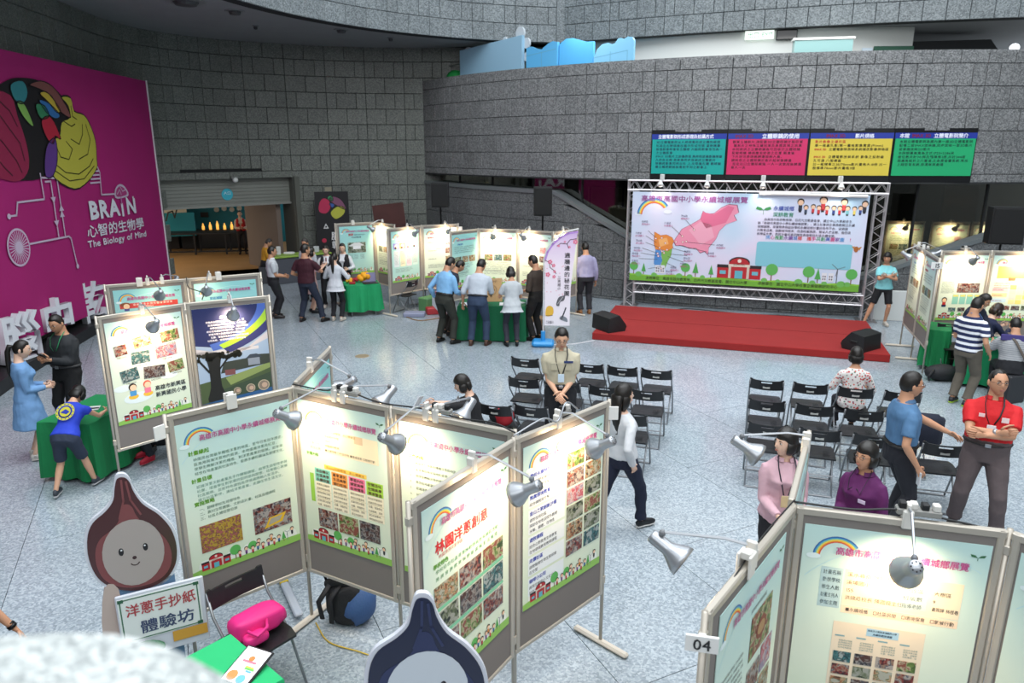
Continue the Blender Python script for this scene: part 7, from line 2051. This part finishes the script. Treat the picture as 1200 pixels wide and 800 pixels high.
    # --- shoes
    if shoes:
        smx = mat('shoe_' + shoes[1:], shoes, .5)
        for side in (-1, 1):
            hp, kn, an = lg[side]
            gr = MB()
            zb = min(an.z - .075 * s, an.z - .06); fd = Vector((side * .18, 1, 0)).normalized()
            a0 = Vector((an.x, an.y, zb)) - fd * .05 * s
            tilt = 0
            pts = [a0 + Vector((0, 0, .035)), a0 + fd * .03 * s + Vector((0, 0, .045)), a0 + fd * .09 * s + Vector((0, 0, .050)), a0 + fd * .16 * s + Vector((0, 0, .036)), a0 + fd * .215 * s + Vector((0, 0, .030)), a0 + fd * .245 * s + Vector((0, 0, .026))]
            k = s * (.86 if fem else 1)
            gr.tube(pts, [(.026 * k, .030), (.035 * k, .044), (.036 * k, .048), (.045 * k, .036), (.040 * k, .028), (.018 * k, .016)], 12, flat=(fd.y, -fd.x, 0))
            gr.tube([Vector((an.x, an.y, zb + .05)), an + Vector((0, 0, .01))], [.042 * k, .038 * k], 10)
            so = MB(); so.tube([p - Vector((0, 0, p.z - zb - .009)) for p in pts], [(.028 * k, .009), (.038 * k, .009), (.038 * k, .009), (.047 * k, .009), (.042 * k, .009), (.02 * k, .008)], 12, flat=(fd.y, -fd.x, 0))
            q = gr.build('shoe', smx, t, smooth=True)
            so.build('sole', mat('sole_' + (shoe_sole or shoes)[1:], shoe_sole or shoes, .6), q)
    ctx = dict(t=t, TM=TM, s=s, arms=arms, lg=lg, H=HMx, B=B, belly=belly, pel=pel)
    for f in extras: f(ctx)
    return ctx

def F(c, x, z, lift=.0):
    """point on the chest front, torso frame"""
    s = c['s']; return c['TM'] @ Vector((x * s, (.135 * c['B'] + c['belly'] * exp(-((z - .14) / .12) ** 2) + lift) * s, z * s))
def lanyard(col, card='#d8dde2', drop=.20, label=None):
    def f(c):
        s = c['s']; TM = c['TM']
        pts = [TM @ Vector(p) for p in ((-.02 * s, (.150) * s, (.52 - drop) * s), (-.055 * s, .148 * s, .36 * s), (-.075 * s, .110 * s, .46 * s), (-.070 * s, .02 * s, .535 * s), (0, -.085 * s, .55 * s), (.070 * s, .02 * s, .535 * s), (.075 * s, .110 * s, .46 * s), (.055 * s, .148 * s, .36 * s), (.02 * s, .150 * s, (.52 - drop) * s))]
        MB().tube(pts, [(.007, .0022)] * 9, 6).build('lanyard', mat('lanyard_' + col[1:], col, .6), c['t'], smooth=True)
        if card:
            R3 = c['TM'].to_euler()
            MB().rbox((0, 0, -.055), (.075, .004, .105), .002).build('name_card', mat('card_' + card[1:], card, .4), c['t'], F(c, 0, .52 - drop, .020), R3)
    return f
def watch(side, col='#a8abb0'):
    def f(c):
        sh, el, wr = c['arms'][side]; d = (wr - el).normalized(); p = wr - d * .03
        MB().tube([p - d * .012, p + d * .012], .031 * c['s'], 12).ball(tuple(p + Vector((0, 0, .028))), (.018, .018, .008), 10, 5).build('wristwatch', mat('watch_' + col[1:], col, .3, .6), c['t'], smooth=True)
    return f
def held(name, dims, col, side, off, label, cat, rot=(0, 0, 0), emit=0):
    def f(c):
        wr = c['arms'][side][2]; W = c['t'].matrix_basis
        p = W @ (wr + Vector(off))
        o = MB().rbox((0, 0, 0), dims, min(dims) * .3).build(name, mat('held_' + col[1:], col, .5), None, p, (rot[0], rot[1], rot[2] + c['t'].rotation_euler.z))
        tag(o, label, cat)
    return f
def chest_pocket(col, sides=(-1, 1)):
    def f(c):
        for sd in sides:
            q = MB().rbox((0, 0, 0), (.08, .006, .09), .002).build('pocket', mat('cloth_' + col[1:], col, .8), c['t'], F(c, sd * .080, .325, .006), c['TM'].to_euler())
            MB().rbox((0, -.0, .038), (.084, .009, .022), .003).build('pocket_flap', mat('cloth_' + col[1:], col, .8), q)
    return f
def patch(w, h, col, x, z, name='badge', lift=.016):
    def f(c): MB().rbox((0, 0, 0), (w, .006, h), .001).build(name, mat('patch_' + col[1:], col, .5), c['t'], F(c, x, z, lift), c['TM'].to_euler())
    return f
def vest(col):
    def f(c):
        s = c['s']; TM = c['TM']
        g = MB(); n = 20
        for k in (-1, 1):
            g.tube([TM @ Vector((k * .085 * s, .03 * s, .02 * s)), TM @ Vector((k * .085 * s, .035 * s, .2 * s)), TM @ Vector((k * .10 * s, .03 * s, .36 * s)), TM @ Vector((k * .10 * s, -.0 * s, .485 * s))], [(.100 * s, .125 * s), (.090 * s, .118 * s), (.075 * s, .122 * s), (.035 * s, .07 * s)], 12, flat=(1, 0, 0))
        me = remesh(g, .016, 3); me.materials.append(mat('cloth_' + col[1:], col, .8)); me.polygons.foreach_set('use_smooth', [True] * len(me.polygons))
        place('vest', me, c['t'])
    return f
def stripes_mat(name, a, b, freq, axis='Z', cut=.5):
    m = bpy.data.materials.new(name); m.use_nodes = True; nt = m.node_tree; p = nt.nodes['Principled BSDF']; p.inputs['Roughness'].default_value = .8
    tc = nt.nodes.new('ShaderNodeTexCoord'); sp = nt.nodes.new('ShaderNodeSeparateXYZ'); nt.links.new(tc.outputs['Object'], sp.inputs[0])
    mu = nt.nodes.new('ShaderNodeMath'); mu.operation = 'MULTIPLY'; mu.inputs[1].default_value = freq; nt.links.new(sp.outputs[axis], mu.inputs[0])
    fr = nt.nodes.new('ShaderNodeMath'); fr.operation = 'FRACT'; nt.links.new(mu.outputs[0], fr.inputs[0])
    r = ramp_node(nt, [(0, a), (cut, b)], 'CONSTANT'); nt.links.new(fr.outputs[0], r.inputs['Fac']); nt.links.new(r.outputs['Color'], p.inputs['Base Color'])
    MATS[name] = m; return m
def spots_mat(name, base, cols, scale, size=.35):
    m = bpy.data.materials.new(name); m.use_nodes = True; nt = m.node_tree; p = nt.nodes['Principled BSDF']; p.inputs['Roughness'].default_value = .8
    tc = nt.nodes.new('ShaderNodeTexCoord'); v = nt.nodes.new('ShaderNodeTexVoronoi'); v.inputs['Scale'].default_value = scale; nt.links.new(tc.outputs['Object'], v.inputs['Vector'])
    s = nt.nodes.new('ShaderNodeSeparateColor'); nt.links.new(v.outputs['Color'], s.inputs[0])
    r = ramp_node(nt, [(i / len(cols), c) for i, c in enumerate(cols)], 'CONSTANT'); nt.links.new(s.outputs[0], r.inputs['Fac'])
    lt = nt.nodes.new('ShaderNodeMath'); lt.operation = 'LESS_THAN'; lt.inputs[1].default_value = size; nt.links.new(v.outputs['Distance'], lt.inputs[0])
    mx = nt.nodes.new('ShaderNodeMix'); mx.data_type = 'RGBA'; mx.inputs['A'].default_value = (*rgb(base), 1)
    nt.links.new(lt.outputs[0], mx.inputs['Factor']); nt.links.new(r.outputs['Color'], mx.inputs['B']); nt.links.new(mx.outputs['Result'], p.inputs['Base Color'])
    MATS[name] = m; return m
STRIPE = stripes_mat('navy_white_stripes', '#e6e8ec', '#1c2850', 1 / .088, cut=.45)
GSTR = stripes_mat('grey_thin_stripes', '#8e9094', '#a7a9ac', 1 / .03)
FLORAL = spots_mat('floral_print', '#ddd8d4', ['#b8363c', '#dfdad6', '#5f7a6a', '#c85a4a', '#dcd6d2', '#8a5a6a'], 34, .42)
JEAN = mat('denim', '#2c3c55', .85, var=.15, scale=8, bump=.2, bscale=60); DJEAN = mat('dark_denim', '#1e2638', .85, var=.12, scale=8)
CLASP_L, CLASP_R = (-.035, .20, .96), (.035, .21, .95)
CROSS_L, CROSS_R = (.13, .235, 1.17), (-.13, .215, 1.20)

# ---- foreground right
person('man in a red polo shirt with crossed arms and glasses, standing at the right', 4.72, 6.62, 148, 1.76, 'm', 'b', 'bald', glasses=True, build=1.08, belly=.045, head=(20, 6), lean=-3,
       lh=(.05, .31, 1.15), rh=(-.06, .27, 1.19), lp=(-1, .1, -.8), rp=(1, .1, -.8), lf=(-.20, .10, .085), rf=(.17, -.05, .085), top='#c4141c', collar='#b81219', bottom='#5a4f50', belt='#201a18',
       extras=(lanyard('#1c1c22', '#d9dde0', .24), watch(1), patch(.05, .035, '#e8c8c8', .09, .36), patch(.06, .05, '#e0d0d0', -.10, .34)), vox=.012)
person('man in a light blue shirt and dark trousers gesturing with one hand, at the right', 3.86, 6.62, -95, 1.74, 'm', 'b', 'short', glasses=True, head=(-2, 2), build=1.04,
       lh=(-.05, .50, 1.06), rh=(.27, .06, .84), lp=(-.6, -.6, -1), lf=(-.12, .05, .085), rf=(.12, -.05, .085), top='#4a7196', sleeve='short', collar='#46698c', bottom='#1b1c24', belt='#15120f', vox=.012, tuck=True,
       extras=(held('mobile_phone', (.07, .012, .14), '#c9ccd0', 1, (0, .03, -.12), 'white phone in the hand of the man in the light blue shirt', 'phone'),))
person('woman in a pale pink jacket with a lanyard, behind the boards at lower right', 2.27, 5.50, 172, 1.60, 'f', 'c', 'bob', head=(-62, 4), lh=(-.07, .24, .93), rh=(.07, .25, .90), top='#c9a3ad', sleeve='long', collar='#c29ba6', bottom='#15151c', tuck=False, vox=.012,
       extras=(lanyard('#2a2430', '#c9b48a', .30),))
person('woman in a purple jacket with glasses and a patterned lanyard, at lower right', 2.84, 5.30, 125, 1.56, 'f', 'b', 'bob', glasses=True, head=(-8, 6), lh=(-.10, .22, .92), rh=(.05, .25, .90), top='#561552', sleeve='long', collar='#4f124c', bottom='#1b1b22', tuck=False, vox=.012,
       extras=(lanyard('#241c2c', None, .12), patch(.06, .03, '#c9b8d0', -.08, .30)))
person('woman in a floral blouse seated with her back to the camera', 4.50 + .03, 8.90 + .14, CA * 180 / pi + 2, 1.58, 'f', 'b', 'bob', seat=.46, lean=4, topmat=FLORAL, sleeve='elbow', bottom='#23232b', lh=(-.20, .30, .68), rh=(.20, .30, .68), tuck=False)
# ---- centre
person('young man in a khaki uniform shirt with a name card, standing in the centre', .60, 8.44, 178, 1.76, 'm', 'a', 'short', glasses=True, head=(2, -16), lh=(-.03, .22, .95), rh=(.04, .23, .93), top='#bcb49c', collar='#c5bda6', bottom='#15171c', belt='#15171c', build=1.03,
       extras=(lanyard('#1f2024', '#c7d8e6', .28), chest_pocket('#b7af97'), patch(.11, .028, '#2c3c6a', -.085, .385)), vox=.012)
person('woman with long hair in a white shirt walking right of the centre board', 1.10, 6.62, -52, 1.62, 'f', 'c', 'long', lean=-4, head=(-16, 0), lf=(-.10, -.40, .17), rf=(.09, .22, .085), lh=(-.17, .20, .88), rh=(.20, -.06, .82), top='#c8cacd', sleeve='long', bottom='#161c33', shoes='#16171c', shoe_sole='#c9cac8', tuck=False, hem=.0, vox=.012)
person('seated woman in a black cardigan and white blouse reaching to the left', -.42, 8.0, 84, 1.56, 'f', 'c', 'bob', seat=.46, lean=12, head=(8, -14), lh=(-.10, .56, .86), rh=(.12, .52, .84), top='#17171a', sleeve='elbow', bottom='#23242c', tuck=False,
       extras=(patch(.10, .26, '#c8c9cc', 0, .36, 'white_blouse_front', .012), held('paper_fan', (.22, .01, .30), '#d8dce0', -1, (-.02, .16, .0), 'white sheet of paper in the hand of the seated woman', 'paper', (.5, .3, 0))))
# ---- group round the long table
person('man in a light blue long-sleeved shirt holding white papers, left at the long table', -1.36, 14.02, -38, 1.80, 'm', 'b', 'short', lean=12, head=(-14, -20), lh=(-.30, .06, .90), rh=(.16, .36, .98), top='#7fb2dc', sleeve='long', bottom='#2c2e28', belt='#191714', lf=(-.17, .0, .085), rf=(.16, .06, .085), collar='#78abd6',
       extras=(held('paper_sheets', (.24, .012, .31), '#e8eaec', -1, (-.03, .05, -.15), 'white papers held low by the man in the light blue shirt', 'paper', (.5, .6, 0)), patch(.10, .13, '#1a2030', -.17, .02, 'belt_pouch', -.06)))
person('dark-clothed man bending over the table between light blue and white shirts', -1.36, 14.72, -66, 1.68, 'm', 'b', 'short', lean=24, head=(0, -20), lh=(-.15, .32, .95), rh=(.15, .32, .95), top='#182032', sleeve='long', bottom='#2a241e')
person('man in a white shirt and jeans seen from behind at the long table', -.68, 13.82, -14, 1.80, 'm', 'b', 'short', lean=16, head=(-12, -22), lh=(-.34, .12, .84), rh=(.16, .44, .98), top='#bac2cc', sleeve='elbow', bottommat=JEAN, belt='#1b1a1a', shoes='#4a3026', lf=(-.15, .0, .085), rf=(.15, .08, .085), build=1.06)
person('short woman in a light grey top and dark trousers at the long table', .0, 13.82, 10, 1.62, 'f', 'b', 'fringe', lean=7, head=(4, -18), lh=(-.14, .30, 1.06), rh=(.10, .30, 1.02), top='#b9bec2', sleeve='short', bottom='#2c2c38', hem=-.16, tuck=False, shoes='#15151a')
person('man in a dark brown shirt looking at the craft table from the right', .50, 14.28, 46, 1.80, 'm', 'b', 'crew', lean=4, head=(12, -14), lh=(-.20, .22, 1.02), rh=(.16, .24, 1.0), top='#352a22', sleeve='elbow', bottom='#14110f', shoes='#1b1716', build=.98)
person('person in a pale lilac shirt half hidden behind the cherry-blossom flag', 1.74, 16.72, 10, 1.74, 'm', 'b', 'short', lean=6, head=(0, -10), top='#9a98b8', sleeve='long', bottom='#25262c', shoes='#8a5a2e', tuck=False, hem=-.02, build=1.02)
# ---- group at the far green table
person('man in a white short-sleeved shirt and black trousers standing with clasped hands, far left', -5.50, 16.32, -62, 1.70, 'm', 'b', 'crew', glasses=True, lh=(-.03, .24, .98), rh=(.04, .25, .96), top='#bfc4c9', collar='#d6dade', bottom='#17181d', belt='#14141a', shoes='#2a2422')
person('man in a maroon polo shirt and jeans seen from behind', -4.62, 15.92, -18, 1.80, 'm', 'b', 'short', head=(-30, 0), lh=(-.26, .18, 1.02), rh=(.14, .36, 1.12), rp=(1, -.2, -.6), top='#3a0f1e', bottommat=DJEAN, lf=(-.17, -.06, .085), rf=(.30, .10, .085), shoes='#1c1817', tuck=False, hem=-.04, build=1.05)
person('woman with black ponytail in a white blouse seen from behind at the far green table', -3.99, 16.0, -8, 1.60, 'f', 'c', 'pony', head=(0, -6), lh=(-.22, .28, 1.0), rh=(.22, .28, 1.0), top='#c9ccd2', sleeve='long', bottom='#14141a', hem=-.14, tuck=False, shoes='#c8bfb4')
person('left of two women in black waistcoat uniforms facing the camera at the far table', -4.52, 17.40, -172, 1.60, 'f', 'c', 'pony', head=(-6, -14), lh=(-.18, .25, .98), rh=(.18, .25, .98), top='#d4d6da', sleeve='long', bottom='#131318', shoes='#d0c4bc', extras=(vest('#17161c'), patch(.03, .08, '#7a3038', 0, .42, 'scarf')))
person('right of two women in black waistcoat uniforms facing the camera at the far table', -4.16, 17.62, 175, 1.62, 'f', 'c', 'pony', head=(6, -10), lh=(-.18, .25, .98), rh=(.18, .25, .98), top='#d4d6da', sleeve='long', bottom='#131318', shoes='#15151a', extras=(vest('#17161c'),))
person('woman in a pale pink top and skirt half hidden behind the man in maroon', -4.78, 16.85, -60, 1.60, 'f', 'c', 'bob', head=(0, -8), lh=(-.1, .3, 1.1), rh=(.18, .30, 1.15), top='#d0a2ae', sleeve='elbow', legs='skirt', bottom='#c9a6a4', shoes='#15151a')
person('dark-haired visitor behind the man in maroon at the counter', -5.25, 18.3, 160, 1.66, 'm', 'b', 'short', head=(0, -10), top='#c8ccd2', sleeve='long', bottom='#14151a', hairmat=HAIRG)
person('person in a yellow shirt sitting by the doorway counter', -7.25, 20.9, -70, 1.60, 'm', 'b', 'short', seat=.50, lean=10, head=(0, -20), hairmat=HAIRG, top='#c08a22', sleeve='elbow', bottom='#17171c', lh=(-.1, .34, .72), rh=(.1, .34, .72), shoes='#1a1817')
bx('stool', -7.25, 20.9, 0, .36, .36, .49, .3, '#3a3b40', 'dark stool under the person in yellow', 'stool', .02)
person('woman in a red vest inside the exhibition room', -10.1, 26.9, -160, 1.66, 'f', 'c', 'short', lh=(-.1, .25, 1.0), rh=(.1, .25, 1.0), top='#cfc0b0', sleeve='long', bottom='#1c1618', extras=(vest('#b01c1c'),))
person('man in a dark uniform and white cap inside the exhibition room', -9.45, 26.7, 165, 1.74, 'm', 'b', 'short', lh=(-.1, .25, 1.0), rh=(.1, .25, 1.0), top='#141624', sleeve='short', bottom='#14141a', extras=(lambda c: MB().ball((0, 0, 0), (.09, .11, .045), 12, 6).build('cap', mat('cap_white', '#d8dade', .6), c['t'], c['H'] @ Vector((0, .02, .11)), smooth=True),))
person('woman in a white shirt with a dark ponytail, stand-in for a foyer glass reflection', 11.15, 17.55, 5, 1.62, 'f', 'c', 'pony', top='#c8ccd2', sleeve='short', bottom='#2a2c34', vox=.018)  # figure added behind the glass in place of a reflected visitor
# ---- left
person('woman with a ponytail in a pale blue dress, hands clasped behind the left table', -6.03, 8.42, -52, 1.58, 'f', 'c', 'pony', head=(-14, -10), lh=(-.04, .22, .94), rh=(.04, .22, .92), top='#6f98c6', sleeve='long', hem=-.42, legs='none', bottom='#6f98c6', shoes='#c8c2bc', tuck=False,
       extras=(lambda c: None,))
person('man in a charcoal shirt with a green lanyard looking at his phone, far left', -6.05, 9.32, 168, 1.72, 'm', 'b', 'crew', glasses=True, head=(4, -14), lh=(-.05, .29, 1.12), rh=(.06, .29, 1.10), top='#24272b', sleeve='long', bottom='#0f1013', belt='#3a3a3c', build=1.08,
       extras=(lanyard('#2c8a5c', None, .22), held('mobile_phone', (.075, .012, .15), '#0c0d10', -1, (.04, .07, .06), 'black phone in the hands of the man in the charcoal shirt', 'phone', (-.7, 0, 0)), watch(-1)), vox=.013)
def bib(c):
    s = c['s']; TM = c['TM']
    P = Print(.0015)
    P.band(0, 0, .075, .10, 0, 360, '#c8c23a', 1, 24); P.disc(0, 0, .058, '#c8c23a', 1, 18); P.poly([(-.05, -.01), (0, .03), (.05, .0), (.02, -.03)], '#2438a0', 2)
    for k in range(14):
        a = 2 * pi * k / 14; P.disc(.087 * cos(a), .087 * sin(a), .007, '#2438a0', 2, 6)
    o = P.build('round_emblem', c['t']); o.matrix_local = TM @ Matrix.Translation((0, -.152 * s, .31 * s)) @ Matrix.Rotation(radians(4), 4, 'X')
person('child in a blue vest with a round yellow emblem leaning over the left green table', -4.96, 7.42, 4, 1.36, 'f', 'a', 'bob', lean=42, head=(0, -30), lh=(-.16, .56, .80), rh=(.18, .56, .80), lf=(-.16, -.08, .085), rf=(.12, .22, .085), top='#2440c0', sleeve='cap', hem=-.02, tuck=False, bottom='#2b3548', legs='shorts', shoes='#3a4048', shoe_sole='#b8babc', extras=(bib,))
person('child in blue sitting on the far side of the left table, head down', -4.42, 8.55, 140, 1.36, 'f', 'a', 'bob', seat=.44, lean=22, head=(0, -22), lh=(-.1, .36, .78), rh=(.1, .36, .78), top='#223aa0', sleeve='short', bottom='#20242c', shoes='#b01430', lf=(-.10, .26, .085), rf=(.10, .22, .085))
person('woman with black hair bowed behind the child in the blue vest', -4.72, 8.98, 178, 1.50, 'f', 'b', 'bob', seat=.44, lean=20, head=(0, -24), lh=(-.14, .4, .76), rh=(.14, .4, .76), top='#1c1d24', sleeve='long', bottom='#1b1c22', hairmat=HAIR)
# ---- right
person('person in a turquoise T-shirt and black shorts with crossed arms beside the truss', 8.22, 15.62, 168, 1.66, 'f', 'b', 'fringe', head=(-28, -4), lh=(.04, .25, 1.13), rh=(-.05, .22, 1.15), lp=(-1, .1, -.8), rp=(1, .1, -.8), lf=(-.10, .04, .085), rf=(.34, .10, .085), top='#86cfd4', sleeve='short', tuck=False, hem=-.05, bottom='#111216', legs='shorts', shoes='#b9b2a8',
       extras=(patch(.16, .03, '#cfe9ea', 0, .30),))
person('man in a navy and white striped polo shirt with glasses, at the right table', 6.88, 10.42, -62, 1.72, 'm', 'b', 'crew', glasses=True, head=(0, -14), lh=(-.14, .26, .98), rh=(.26, .10, .86), topmat=STRIPE, bottom='#5c564c', shoes='#24262a', shoe_sole='#9ac03a', tuck=False, hem=-.04, extras=(lanyard('#5a7aa8', None, .10),))
person('person in dark blue standing behind the man in stripes', 7.62, 11.65, -160, 1.60, 'm', 'b', 'short', head=(14, -22), lean=14, lh=(-.1, .4, .8), rh=(.1, .4, .8), top='#141a30', sleeve='long', bottom='#14151a')
person('woman with a brown ponytail in navy bending over the right table', 8.15, 12.05, -80, 1.62, 'f', 'c', 'bob', seat=.44, lean=18, head=(0, -12), lh=(-.1, .44, .8), rh=(.1, .44, .8), top='#121a3c', sleeve='long', bottom='#14151a', hairmat=mat('hair_brown', '#2a1c16', .45))
person('man in a purple-shouldered grey striped shirt sitting with a shoulder bag, right edge', 7.72, 10.62, -24, 1.68, 'm', 'b', 'crew', seat=.46, lean=12, head=(0, -16), lh=(-.2, .4, .78), rh=(.2, .4, .78), topmat=GSTR, bottom='#1c1d22', build=1.08,
       extras=(lambda c: MB().tube([c['TM'] @ Vector(p) for p in ((-.10, -.06, .52), (.0, -.155, .38), (.12, -.16, .16), (.19, -.10, .0))], [(.018, .004)] * 4, 6).build('bag_strap', mat('strap_taupe', '#5a5048', .7), c['t'], smooth=True),
               lambda c: MB().rbox((0, 0, 0), (.40, .03, .10), .012).build('shoulder_panel', mat('cloth_violet', '#3c3470', .8), c['t'], c['TM'] @ Vector((0, -.105, .44)), c['TM'].to_euler())))
bx('stool', 7.72, 10.62, 0, .36, .36, .45, .3, '#2b2c30', 'dark stool under the man with the shoulder bag', 'stool', .02)
bx('stool', 8.15, 12.05, 0, .34, .34, .43, .2, '#2b2c30', 'dark stool under the woman in navy', 'stool', .02)
bx('stool', -4.72, 8.98, 0, .34, .34, .43, .2, '#33343a', 'dark stool under the bowed woman at the left table', 'stool', .02)
bx('stool', -.42, 8.0, 0, .36, .36, .45, .1, '#2b2c30', 'dark stool under the seated woman in a cardigan', 'stool', .02)
person('person at the lower left edge of whom only an arm with a wristwatch shows', -3.42, 3.78, -80, 1.60, 'f', 'b', 'bob', top='#c9a9a4', sleeve='short', bottom='#2a2a30', lh=(-.2, .26, .74), rh=(.02, .30, .76), extras=(watch(1, '#c8ccc8'), watch(-1, '#1a1a1c')))
